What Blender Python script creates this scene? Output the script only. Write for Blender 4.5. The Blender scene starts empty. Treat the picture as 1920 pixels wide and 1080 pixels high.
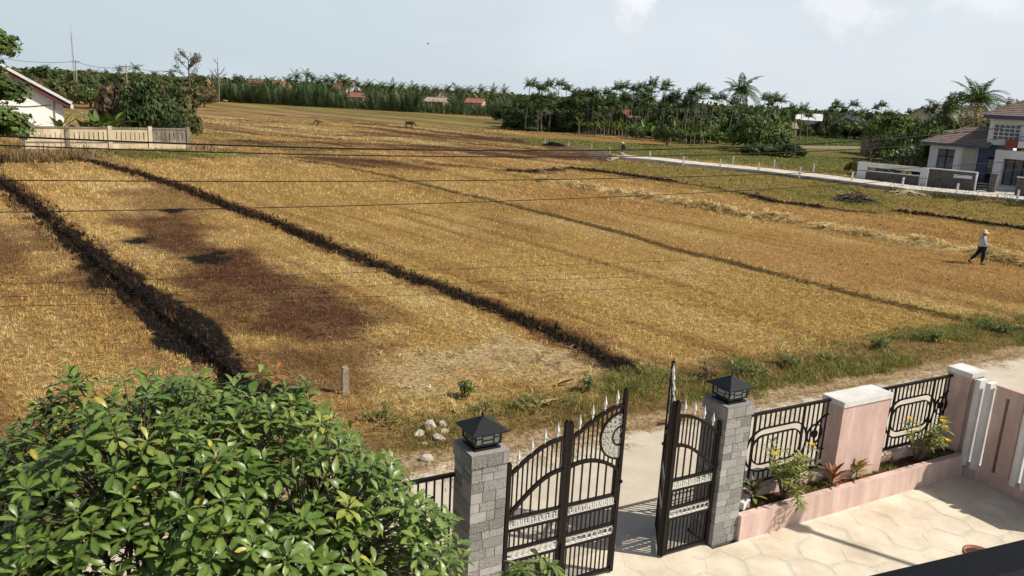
import bpy, bmesh, math, random
import numpy as np
from mathutils import Vector, Matrix, Euler
R = math.radians
random.seed(7)
rng = np.random.default_rng(11)
scene = bpy.context.scene
COL = scene.collection

# ------------------------------------------------------------------ camera
CAM_H = 7.0
FPX, HZ, ROLL = 1507.0, 175.0, R(3.03)
_p = math.atan2((540 - HZ) * math.cos(ROLL), FPX)
_f = Vector((0, math.cos(_p), -math.sin(_p)))
_r0 = Vector((1, 0, 0)); _u0 = _r0.cross(_f)
_r = math.cos(ROLL) * _r0 + math.sin(ROLL) * _u0
_u = -math.sin(ROLL) * _r0 + math.cos(ROLL) * _u0
cam_d = bpy.data.cameras.new('camera'); cam = bpy.data.objects.new('camera', cam_d); COL.objects.link(cam)
cam.matrix_world = Matrix(((_r.x, _u.x, -_f.x, 0), (_r.y, _u.y, -_f.y, 0), (_r.z, _u.z, -_f.z, CAM_H), (0, 0, 0, 1)))
cam_d.sensor_width = 36; cam_d.lens = FPX / 1920 * 36
cam_d.clip_start = 0.05; cam_d.clip_end = 9000
scene.camera = cam

# ------------------------------------------------------------------ sun and sky
SUN_AZ = R(-10)            # direction to the sun on the ground, from +X
SUN_EL = R(47)
sun_d = bpy.data.lights.new('sun', 'SUN'); sun = bpy.data.objects.new('sun', sun_d); COL.objects.link(sun)
sun_d.energy = 5.0; sun_d.angle = R(0.55); sun_d.color = (1.0, 0.93, 0.81)
_s = Vector((math.cos(SUN_AZ) * math.cos(SUN_EL), math.sin(SUN_AZ) * math.cos(SUN_EL), math.sin(SUN_EL)))
sun.rotation_euler = _s.to_track_quat('Z', 'Y').to_euler()
sun.location = (40, -8, 60)

world = bpy.data.worlds.new('World'); scene.world = world; world.use_nodes = True
wn = world.node_tree.nodes; wl = world.node_tree.links; wn.clear()
wo = wn.new('ShaderNodeOutputWorld'); bg = wn.new('ShaderNodeBackground'); bg.inputs[1].default_value = 0.06
sky = wn.new('ShaderNodeTexSky'); sky.sky_type = 'NISHITA'; sky.sun_disc = False
sky.sun_elevation = SUN_EL; sky.sun_rotation = R(90) - SUN_AZ
sky.air_density = 1.0; sky.dust_density = 2.6; sky.ozone_density = 1.0; sky.altitude = 20
# thin high haze and soft cumulus, laid over the whole dome by direction
tc = wn.new('ShaderNodeTexCoord')
sep = wn.new('ShaderNodeSeparateXYZ'); wl.new(tc.outputs['Generated'], sep.inputs[0])
mp = wn.new('ShaderNodeMapping'); mp.inputs['Scale'].default_value = (1, 1, 2.3); mp.inputs['Location'].default_value = (0.37, 0.2, 0.05)
wl.new(tc.outputs['Generated'], mp.inputs[0])
n1 = wn.new('ShaderNodeTexNoise'); n1.inputs['Scale'].default_value = 2.6; n1.inputs['Detail'].default_value = 5; n1.inputs['Roughness'].default_value = 0.55
wl.new(mp.outputs[0], n1.inputs['Vector'])
cr = wn.new('ShaderNodeValToRGB'); cr.color_ramp.elements[0].position = 0.50; cr.color_ramp.elements[1].position = 0.78
wl.new(n1.outputs['Fac'], cr.inputs[0])
haze_mix = wn.new('ShaderNodeMixRGB'); hf = wn.new('ShaderNodeMapRange'); hf.interpolation_type = 'SMOOTHSTEP'; hf.inputs['From Min'].default_value = 0.10; hf.inputs['From Max'].default_value = 0.62; hf.inputs['To Min'].default_value = 0.85; hf.inputs['To Max'].default_value = 0.0; wl.new(sep.outputs['Z'], hf.inputs['Value']); wl.new(hf.outputs[0], haze_mix.inputs['Fac'])
wl.new(sky.outputs[0], haze_mix.inputs[1])
# humid haze: whiter towards the sun's side, all round the dome
dt = wn.new('ShaderNodeVectorMath'); dt.operation = 'DOT_PRODUCT'; dt.inputs[1].default_value = (math.cos(SUN_AZ), math.sin(SUN_AZ), 0.25); wl.new(tc.outputs['Generated'], dt.inputs[0])
hr = wn.new('ShaderNodeMapRange'); hr.inputs['From Min'].default_value = -0.75; hr.inputs['From Max'].default_value = 0.75; wl.new(dt.outputs['Value'], hr.inputs['Value'])
hc = wn.new('ShaderNodeMixRGB'); hc.inputs[1].default_value = (9.91, 11.62, 12.80, 1); hc.inputs[2].default_value = (13.76, 14.69, 15.61, 1); wl.new(hr.outputs[0], hc.inputs['Fac']); wl.new(hc.outputs[0], haze_mix.inputs[2])
cl_mix = wn.new('ShaderNodeMixRGB'); cl_mix.inputs[2].default_value = (13.76, 14.53, 15.14, 1)
cf = wn.new('ShaderNodeMath'); cf.operation = 'MULTIPLY'; cf.inputs[1].default_value = 0.45; wl.new(cr.outputs[0], cf.inputs[0]); wl.new(cf.outputs[0], cl_mix.inputs['Fac']); wl.new(haze_mix.outputs[0], cl_mix.inputs[1])
last = cl_mix
nz = wn.new('ShaderNodeTexNoise'); nz.inputs['Scale'].default_value = 24; nz.inputs['Detail'].default_value = 6; nz.inputs['Roughness'].default_value = 0.6
wl.new(tc.outputs['Generated'], nz.inputs['Vector'])
def cloud(az, el, size, stretch, seed, amount):
    """one cumulus: a noisy ball round a direction of the dome"""
    global last
    d = Vector((math.sin(az) * math.cos(el), math.cos(az) * math.cos(el), math.sin(el)))
    sub = wn.new('ShaderNodeVectorMath'); sub.operation = 'SUBTRACT'; sub.inputs[1].default_value = d
    wl.new(tc.outputs['Generated'], sub.inputs[0])
    m = wn.new('ShaderNodeVectorMath'); m.operation = 'MULTIPLY'; m.inputs[1].default_value = (1 / size, 1 / size, stretch / size)
    wl.new(sub.outputs[0], m.inputs[0])
    ln = wn.new('ShaderNodeVectorMath'); ln.operation = 'LENGTH'; wl.new(m.outputs[0], ln.inputs[0])
    k = wn.new('ShaderNodeMath'); k.operation = 'MULTIPLY_ADD'; k.inputs[1].default_value = 2.2; k.inputs[2].default_value = -0.1
    wl.new(nz.outputs['Fac'], k.inputs[0])
    s2 = wn.new('ShaderNodeMath'); s2.operation = 'SUBTRACT'; wl.new(k.outputs[0], s2.inputs[0]); wl.new(ln.outputs['Value'], s2.inputs[1])
    ra = wn.new('ShaderNodeMapRange'); ra.inputs['From Min'].default_value = 0.0; ra.inputs['From Max'].default_value = 0.75; ra.inputs['To Max'].default_value = amount
    ra.interpolation_type = 'SMOOTHSTEP'
    wl.new(s2.outputs[0], ra.inputs['Value'])
    mx = wn.new('ShaderNodeMixRGB'); mx.inputs[2].default_value = (15.46, 15.61, 15.91, 1)
    wl.new(ra.outputs[0], mx.inputs['Fac']); wl.new(last.outputs[0], mx.inputs[1]); last = mx
cloud(R(7.6), R(6.5), 0.036, 1.0, 1.3, 0.8)
cloud(R(9.0), R(9.2), 0.045, 1.2, 2.3, 0.7)
cloud(R(20.5), R(6.0), 0.05, 1.1, 3.7, 0.55)
cloud(R(29), R(8.0), 0.07, 1.3, 5.1, 0.5)
cloud(R(43), R(6.0), 0.10, 1.5, 6.1, 0.7)
cloud(R(-50), R(9.0), 0.10, 1.5, 8.1, 0.7)
cloud(R(90), R(14.0), 0.16, 1.5, 9.4, 0.7)
cloud(R(170), R(12.0), 0.15, 1.5, 10.4, 0.7)
cloud(R(-120), R(10.0), 0.12, 1.5, 11.7, 0.7)
wl.new(last.outputs[0], bg.inputs[0]); wl.new(bg.outputs[0], wo.inputs[0])

world.cycles.sampling_method = 'MANUAL'; world.cycles.sample_map_resolution = 512
scene.view_settings.view_transform = 'Standard'; scene.view_settings.look = 'None'
scene.view_settings.exposure = 0.1; scene.view_settings.gamma = 1.0
scene.view_settings.use_curve_mapping = False
scene.cycles.max_bounces = 4; scene.cycles.transparent_max_bounces = 6
scene.cycles.diffuse_bounces = 2; scene.cycles.glossy_bounces = 2
scene.cycles.use_adaptive_sampling = True; scene.cycles.adaptive_threshold = 0.03

# ------------------------------------------------------------------ measuring helpers (ground survey: picture point -> place)
def ray(x, y):
    return (_r * (x - 960) + _u * (540 - y) + _f * FPX).normalized()
def G(x, y, z=0.0):
    v = ray(x, y); t = (z - CAM_H) / v.z
    return Vector((v.x * t, v.y * t, z))
def AT(x, y, Y):
    v = ray(x, y); t = Y / v.y
    return Vector((v.x * t, Y, CAM_H + v.z * t))
TH = R(29.5)
E1 = Vector((math.cos(TH), math.sin(TH), 0)); E2 = Vector((-math.sin(TH), math.cos(TH), 0))
def Y(a, b, z=0.0):
    """yard frame: a along the street fence, b outwards to the street"""
    return Vector((a * E1.x + b * E2.x, a * E1.y + b * E2.y, z))
YR = Matrix.Rotation(TH, 4, 'Z')

# ------------------------------------------------------------------ mesh helpers
class MB:
    def __init__(s): s.v = []; s.f = []
    def add(s, vs, fs, M=None):
        o = len(s.v)
        if M is not None: vs = [M @ Vector(p) for p in vs]
        s.v += [tuple(p) for p in vs]; s.f += [tuple(i + o for i in f) for f in fs]; return s
    def box(s, x0, x1, y0, y1, z0, z1, M=None):
        vs = [(x0, y0, z0), (x1, y0, z0), (x1, y1, z0), (x0, y1, z0), (x0, y0, z1), (x1, y0, z1), (x1, y1, z1), (x0, y1, z1)]
        return s.add(vs, [(3, 2, 1, 0), (4, 5, 6, 7), (0, 1, 5, 4), (1, 2, 6, 5), (2, 3, 7, 6), (3, 0, 4, 7)], M)
    def bar(s, p, q, w, h=None, up=(0, 0, 1)):
        p = Vector(p); q = Vector(q); h = h or w; d = (q - p).normalized(); up = Vector(up)
        if abs(d.dot(up)) > 0.98: up = Vector((1, 0, 0)) if abs(d.x) < 0.9 else Vector((0, 1, 0))
        sx = d.cross(up).normalized(); sy = sx.cross(d)
        vs = []
        for c in (p, q):
            for i, j in ((-1, -1), (1, -1), (1, 1), (-1, 1)): vs.append(c + sx * (w / 2 * i) + sy * (h / 2 * j))
        return s.add(vs, [(3, 2, 1, 0), (4, 5, 6, 7), (0, 1, 5, 4), (1, 2, 6, 5), (2, 3, 7, 6), (3, 0, 4, 7)])
    def tube(s, pts, rad, n=6, caps=True):
        pts = [Vector(p) for p in pts]; m = len(pts)
        if not hasattr(rad, '__len__'): rad = [rad] * m
        vs = []; fs = []; ref = None
        for i, p in enumerate(pts):
            d = (pts[min(i + 1, m - 1)] - pts[max(i - 1, 0)]).normalized()
            if ref is None: ref = Vector((0, 0, 1)) if abs(d.z) < 0.9 else Vector((1, 0, 0))
            sx = d.cross(ref).normalized(); sy = sx.cross(d).normalized(); ref = -sy if False else ref
            for k in range(n):
                a = 2 * math.pi * k / n; vs.append(p + (sx * math.cos(a) + sy * math.sin(a)) * rad[i])
        for i in range(m - 1):
            for k in range(n):
                k2 = (k + 1) % n; fs.append((i * n + k, i * n + k2, (i + 1) * n + k2, (i + 1) * n + k))
        if caps: fs += [tuple(range(n))[::-1], tuple((m - 1) * n + k for k in range(n))]
        return s.add(vs, fs)
    def lathe(s, prof, n=12, M=None):
        vs = []; fs = []
        for r, z in prof:
            for k in range(n):
                a = 2 * math.pi * k / n; vs.append((r * math.cos(a), r * math.sin(a), z))
        for i in range(len(prof) - 1):
            for k in range(n):
                k2 = (k + 1) % n; fs.append((i * n + k, i * n + k2, (i + 1) * n + k2, (i + 1) * n + k))
        fs += [tuple(range(n))[::-1], tuple((len(prof) - 1) * n + k for k in range(n))]
        return s.add(vs, fs, M)
    def prism(s, poly, t0, t1, M=None):
        """poly in (x,z), extruded along y from t0 to t1"""
        n = len(poly)
        vs = [(x, t0, z) for x, z in poly] + [(x, t1, z) for x, z in poly]
        fs = [tuple(range(n)), tuple(range(2 * n - 1, n - 1, -1))]
        for k in range(n):
            k2 = (k + 1) % n; fs.append((k2, k, n + k, n + k2))
        return s.add(vs, fs, M)
    def mesh(s, name):
        me = bpy.data.meshes.new(name); me.from_pydata(s.v, [], s.f); me.update(); return me
    def build(s, name, mat, parent=None, smooth=False, M=None):
        me = s.mesh(name); return link(name, me, mat, parent, smooth, M)

def link(name, me, mat, parent=None, smooth=False, M=None):
    if mat is not None and not me.materials: me.materials.append(mat)
    if smooth and me.polygons: me.polygons.foreach_set('use_smooth', [True] * len(me.polygons))
    o = bpy.data.objects.new(name, me); COL.objects.link(o)
    if parent is not None: o.parent = parent
    if M is not None: o.matrix_local = M
    return o
def empty(name, M=None, parent=None):
    o = bpy.data.objects.new(name, None); COL.objects.link(o); o.empty_display_size = 0.3
    if parent is not None: o.parent = parent
    if M is not None: o.matrix_local = M
    return o
def tag(o, label=None, cat=None, group=None, kind=None):
    if label: o['label'] = label
    if cat: o['category'] = cat
    if group: o['group'] = group
    if kind: o['kind'] = kind
    return o
def T(x, y=None, z=None, rz=0, s=1.0):
    v = Vector(x) if y is None else Vector((x, y, z))
    S = Matrix.Scale(s, 4) if not hasattr(s, '__len__') else Matrix.Diagonal((*s, 1))
    return Matrix.Translation(v) @ Matrix.Rotation(rz, 4, 'Z') @ S
def copy_tree(o, M, parent=None):
    c = o.copy(); COL.objects.link(c); c.parent = parent
    if M is not None: c.matrix_local = M
    for ch in o.children: copy_tree(ch, ch.matrix_local.copy(), c)
    return c
def np_mesh(name, V, F, mat, parent=None, cols=None, smooth=False):
    """V (n,3), F (m,k) arrays; cols per vertex (n,3) as attribute 'tint'"""
    me = bpy.data.meshes.new(name); V = np.asarray(V, np.float32); F = np.asarray(F, np.int32)
    m, k = F.shape
    me.vertices.add(len(V)); me.vertices.foreach_set('co', V.ravel())
    me.loops.add(m * k); me.loops.foreach_set('vertex_index', F.ravel())
    me.polygons.add(m); me.polygons.foreach_set('loop_start', np.arange(0, m * k, k, dtype=np.int32))
    me.polygons.foreach_set('loop_total', np.full(m, k, np.int32))
    if smooth: me.polygons.foreach_set('use_smooth', np.ones(m, bool))
    me.update(calc_edges=True)
    if cols is not None: tint(me, cols)
    if mat is None: return me
    return link(name, me, mat, parent)
def tint(me, cols):
    a = me.attributes.new('tint', 'FLOAT_COLOR', 'POINT'); c = np.ones((len(me.vertices), 4), np.float32); c[:, :3] = cols
    a.data.foreach_set('color', c.ravel())

# ------------------------------------------------------------------ materials
_M = {}
def mat(name, c1, c2=None, scale=6.0, rough=0.8, bump=0.0, bscale=None, spec=0.3, detail=5, metal=0.0, stain=None, attr=None, transl=0.0, contrast=(0.35, 0.65), stretch=(1, 1, 1), rnd=0.0, inst=False, coat=0.0):
    """procedural: two colours by noise (placed by position), bump, optional dirt streaks, tint attribute, translucency"""
    if name in _M: return _M[name]
    m = bpy.data.materials.new(name); m.use_nodes = True; n = m.node_tree.nodes; l = m.node_tree.links
    b = n['Principled BSDF']; b.inputs['Roughness'].default_value = rough; b.inputs['Specular IOR Level'].default_value = spec
    b.inputs['Metallic'].default_value = metal
    if coat: b.inputs['Coat Weight'].default_value = coat
    geo = n.new('ShaderNodeNewGeometry'); mpn = n.new('ShaderNodeMapping'); mpn.inputs['Scale'].default_value = stretch
    l.new(geo.outputs['Position'], mpn.inputs[0])
    nz = n.new('ShaderNodeTexNoise'); nz.inputs['Scale'].default_value = scale; nz.inputs['Detail'].default_value = detail; nz.inputs['Roughness'].default_value = 0.6
    l.new(mpn.outputs[0], nz.inputs['Vector'])
    rp = n.new('ShaderNodeValToRGB'); rp.color_ramp.elements[0].position = contrast[0]; rp.color_ramp.elements[1].position = contrast[1]
    c2 = c2 or tuple(x * 0.75 for x in c1)
    rp.color_ramp.elements[0].color = (*c2, 1); rp.color_ramp.elements[1].color = (*c1, 1)
    l.new(nz.outputs['Fac'], rp.inputs[0]); out = rp.outputs[0]
    if attr:
        at = n.new('ShaderNodeAttribute'); at.attribute_name = attr; at.attribute_type = 'INSTANCER' if inst else 'GEOMETRY'
        mm = n.new('ShaderNodeMixRGB'); mm.blend_type = 'MULTIPLY'; mm.inputs[0].default_value = 1
        l.new(out, mm.inputs[1]); l.new(at.outputs['Color'], mm.inputs[2]); out = mm.outputs[0]
    if rnd:
        oi = n.new('ShaderNodeObjectInfo'); hs = n.new('ShaderNodeHueSaturation'); mr = n.new('ShaderNodeMapRange')
        mr.inputs['To Min'].default_value = 1 - rnd; mr.inputs['To Max'].default_value = 1 + rnd
        l.new(oi.outputs['Random'], mr.inputs['Value']); l.new(mr.outputs[0], hs.inputs['Value']); l.new(out, hs.inputs['Color']); out = hs.outputs[0]
    if stain:
        sc, amt = stain
        mp2 = n.new('ShaderNodeMapping'); mp2.inputs['Scale'].default_value = (sc, sc, sc * 0.16); l.new(geo.outputs['Position'], mp2.inputs[0])
        n2 = n.new('ShaderNodeTexNoise'); n2.inputs['Scale'].default_value = 1.0; n2.inputs['Detail'].default_value = 8; n2.inputs['Roughness'].default_value = 0.7
        l.new(mp2.outputs[0], n2.inputs['Vector'])
        r2 = n.new('ShaderNodeValToRGB'); r2.color_ramp.elements[0].position = 0.42; r2.color_ramp.elements[1].position = 0.62
        r2.color_ramp.elements[0].color = (0.35, 0.3, 0.24, 1); r2.color_ramp.elements[1].color = (1, 1, 1, 1); l.new(n2.outputs['Fac'], r2.inputs[0])
        mm = n.new('ShaderNodeMixRGB'); mm.blend_type = 'MULTIPLY'; mm.inputs[0].default_value = amt
        l.new(out, mm.inputs[1]); l.new(r2.outputs[0], mm.inputs[2]); out = mm.outputs[0]
    l.new(out, b.inputs['Base Color'])
    if bump:
        n3 = n.new('ShaderNodeTexNoise'); n3.inputs['Scale'].default_value = bscale or scale * 4; n3.inputs['Detail'].default_value = 6; n3.inputs['Roughness'].default_value = 0.65
        l.new(mpn.outputs[0], n3.inputs['Vector'])
        bp = n.new('ShaderNodeBump'); bp.inputs['Strength'].default_value = bump; bp.inputs['Distance'].default_value = 0.05
        l.new(n3.outputs['Fac'], bp.inputs['Height']); l.new(bp.outputs[0], b.inputs['Normal'])
    if transl:
        tr = n.new('ShaderNodeBsdfTranslucent'); g2 = n.new('ShaderNodeMixRGB'); g2.blend_type = 'MULTIPLY'; g2.inputs[0].default_value = 1; g2.inputs[2].default_value = (1.15, 1.2, 0.55, 1)
        l.new(out, g2.inputs[1]); l.new(g2.outputs[0], tr.inputs[0])
        ms = n.new('ShaderNodeMixShader'); ms.inputs[0].default_value = transl
        l.new(b.outputs[0], ms.inputs[1]); l.new(tr.outputs[0], ms.inputs[2]); l.new(ms.outputs[0], n['Material Output'].inputs[0])
    _M[name] = m; return m

def lattice(seed, n=256):
    return np.random.default_rng(seed).random((n, n)).astype(np.float32)
_L = {}
def vnoise(x, y, scale, seed=0, octs=1):
    """smooth value noise 0..1 with features of about `scale` metres"""
    tot = 0; amp = 1; nrm = 0
    for o in range(octs):
        k = seed * 7 + o
        if k not in _L: _L[k] = lattice(k + 1)
        A = _L[k]; u = np.asarray(x) / scale + 1000; v = np.asarray(y) / scale + 1000
        i = np.floor(u).astype(int); j = np.floor(v).astype(int); fu = u - i; fv = v - j
        fu = fu * fu * (3 - 2 * fu); fv = fv * fv * (3 - 2 * fv)
        i &= 255; j &= 255; i2 = (i + 1) & 255; j2 = (j + 1) & 255
        tot = tot + amp * (A[i, j] * (1 - fu) * (1 - fv) + A[i2, j] * fu * (1 - fv) + A[i, j2] * (1 - fu) * fv + A[i2, j2] * fu * fv)
        nrm += amp; amp *= 0.5; scale = scale / 2
    return tot / nrm
def sstep(a, b, x):
    t = np.clip((x - a) / (b - a), 0, 1); return t * t * (3 - 2 * t)
def poly_dist(x, y, pts):
    """distance to a polyline, signed side (+ = right of travel), and fraction along"""
    best = np.full(np.shape(x), 1e9); side = np.zeros(np.shape(x)); fr = np.zeros(np.shape(x))
    seg = [math.hypot(pts[i + 1][0] - pts[i][0], pts[i + 1][1] - pts[i][1]) for i in range(len(pts) - 1)]; tot = sum(seg); acc = 0
    for i in range(len(pts) - 1):
        ax, ay = pts[i][:2]; bx, by = pts[i + 1][:2]; dx, dy = bx - ax, by - ay; L2 = dx * dx + dy * dy
        t = np.clip(((x - ax) * dx + (y - ay) * dy) / L2, 0, 1)
        px, py = ax + t * dx, ay + t * dy; d = np.hypot(x - px, y - py); m = d < best
        best = np.where(m, d, best); side = np.where(m, -np.sign(dx * (y - ay) - dy * (x - ax)), side); fr = np.where(m, (acc + t * seg[i]) / tot, fr); acc += seg[i]
    return best, side, fr
def in_poly(x, y, pts):
    ins = np.zeros(np.shape(x), bool); n = len(pts)
    for i in range(n):
        x0, y0 = pts[i][:2]; x1, y1 = pts[(i + 1) % n][:2]
        if y0 == y1: continue
        c = ((y0 > y) != (y1 > y)) & (x < (x1 - x0) * (y - y0) / (y1 - y0) + x0); ins ^= c
    return ins
def poly_mask(x, y, pts, soft, seed=3, wob=1.0):
    """soft-edged, ragged area mask"""
    xx = x + (vnoise(x, y, soft * 2.5, seed, 3) - 0.5) * soft * 4 * wob; yy = y + (vnoise(x, y, soft * 2.5, seed + 1, 3) - 0.5) * soft * 4 * wob
    d, _, _ = poly_dist(xx, yy, list(pts) + [pts[0]])
    sd = np.where(in_poly(xx, yy, pts), d, -d)
    return sstep(-soft, soft, sd)
GP = lambda L, z=0.0: [tuple(G(x, y, z))[:2] for x, y in L]
# ================================================================== GROUND: harvested rice field, levees, charred strips
L_BAND_A = GP([(150, 298), (250, 325), (330, 350), (420, 385), (520, 420), (620, 465), (720, 505), (820, 540), (900, 570), (980, 600), (1060, 640), (1120, 668), (1165, 690)])
L_BAND_B = GP([(-60, 318), (0, 342), (40, 370), (90, 412), (140, 455), (200, 508), (260, 556), (320, 602), (370, 645), (420, 690), (470, 740), (520, 790)])
L_LEVEE = GP([(540, 298), (640, 312), (740, 332), (860, 362), (960, 385), (1080, 415), (1180, 440), (1280, 470), (1400, 500), (1500, 525), (1620, 555), (1720, 580), (1830, 605), (1960, 640)])
L_DARK = [(GP(l), w) for l, w in [
    ([(1068, 317), (1150, 326), (1255, 341)], 0.9), ([(950, 321), (1000, 324), (1045, 320)], 0.9), ([(1415, 370), (1460, 381), (1545, 391)], 0.95),
    ([(1560, 394), (1630, 400)], 0.5), ([(1685, 398), (1760, 408), (1840, 420), (1930, 432)], 0.65), ([(1460, 415), (1500, 420)], 0.8),
    ([(1250, 341), (1330, 352), (1415, 369)], 0.4), ([(1640, 352), (1760, 362), (1920, 383)], 1.2), ([(1240, 303), (1400, 322), (1600, 347)], 0.8)]]
L_FURROW = [(GP(l), w) for l, w in [
    ([(360, 205), (470, 213), (640, 226), (800, 245), (930, 262), (1050, 280)], 2.4), ([(380, 222), (520, 230), (690, 240), (780, 252), (900, 258), (980, 263)], 1.5), ([(560, 297), (700, 304), (800, 309)], 1.3),
    ([(375, 240), (480, 252), (620, 262), (780, 268)], 0.8), ([(400, 262), (560, 268), (760, 274), (960, 284), (1100, 290)], 0.8), ([(480, 282), (620, 283), (800, 280), (950, 290)], 0.7),
    ([(380, 232), (500, 239), (650, 250), (840, 264)], 0.6), ([(640, 255), (760, 258), (900, 272), (1020, 283)], 0.7), ([(430, 215), (560, 223), (700, 235)], 0.9), ([(700, 305), (860, 312), (930, 318)], 0.8)]]
L_WINDROW = GP([(1010, 340), (1090, 352), (1180, 366), (1300, 387), (1420, 410), (1560, 430), (1700, 455), (1835, 478), (1960, 505)])
P_RED = GP([(205, 415), (330, 400), (430, 440), (470, 480), (560, 515), (640, 560), (715, 615), (700, 640), (610, 655), (540, 660), (470, 650), (420, 610), (370, 540), (330, 480)])
P_RED2 = GP([(215, 360), (300, 345), (390, 380), (430, 425), (330, 420), (260, 395)])
P_RED3 = GP([(-40, 430), (40, 420), (80, 470), (40, 500), (-40, 510)])
P_RED4 = GP([(105, 515), (175, 505), (215, 545), (150, 560)])
P_RED5 = GP([(540, 650), (720, 640), (680, 690), (560, 720), (430, 700), (430, 660)])
P_PALE = GP([(800, 660), (900, 632), (1050, 655), (1160, 690), (1060, 705), (920, 700), (800, 735), (700, 745), (720, 700)])
P_OLIVE = GP([(1060, 316), (1255, 341), (1415, 370), (1545, 392), (1690, 399), (1930, 434), (2000, 440), (2000, 385), (1760, 362), (1600, 346), (1400, 320), (1240, 302), (1130, 305)])
P_GREEN1 = GP([(1470, 350), (1640, 355), (1660, 385), (1560, 392), (1470, 372)])
P_BEYOND = GP([(950, 262), (1060, 277), (1180, 290), (1420, 312), (1700, 342), (2000, 372), (2200, 330), (1900, 250), (1400, 240), (1240, 262), (1000, 250)])
P_TAN = GP([(930, 237), (1060, 246), (1240, 264), (1240, 272), (1080, 262), (930, 252)])
P_FARGREEN = GP([(340, 186), (560, 198), (760, 212), (950, 226), (950, 234), (780, 226), (560, 210), (340, 196)])
P_FARGREEN2 = GP([(620, 222), (800, 230), (950, 236), (935, 245), (800, 238), (640, 230)])
P_WALLGREEN = GP([(150, 285), (260, 283), (360, 278), (430, 283), (470, 294), (340, 297), (200, 298)])

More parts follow.
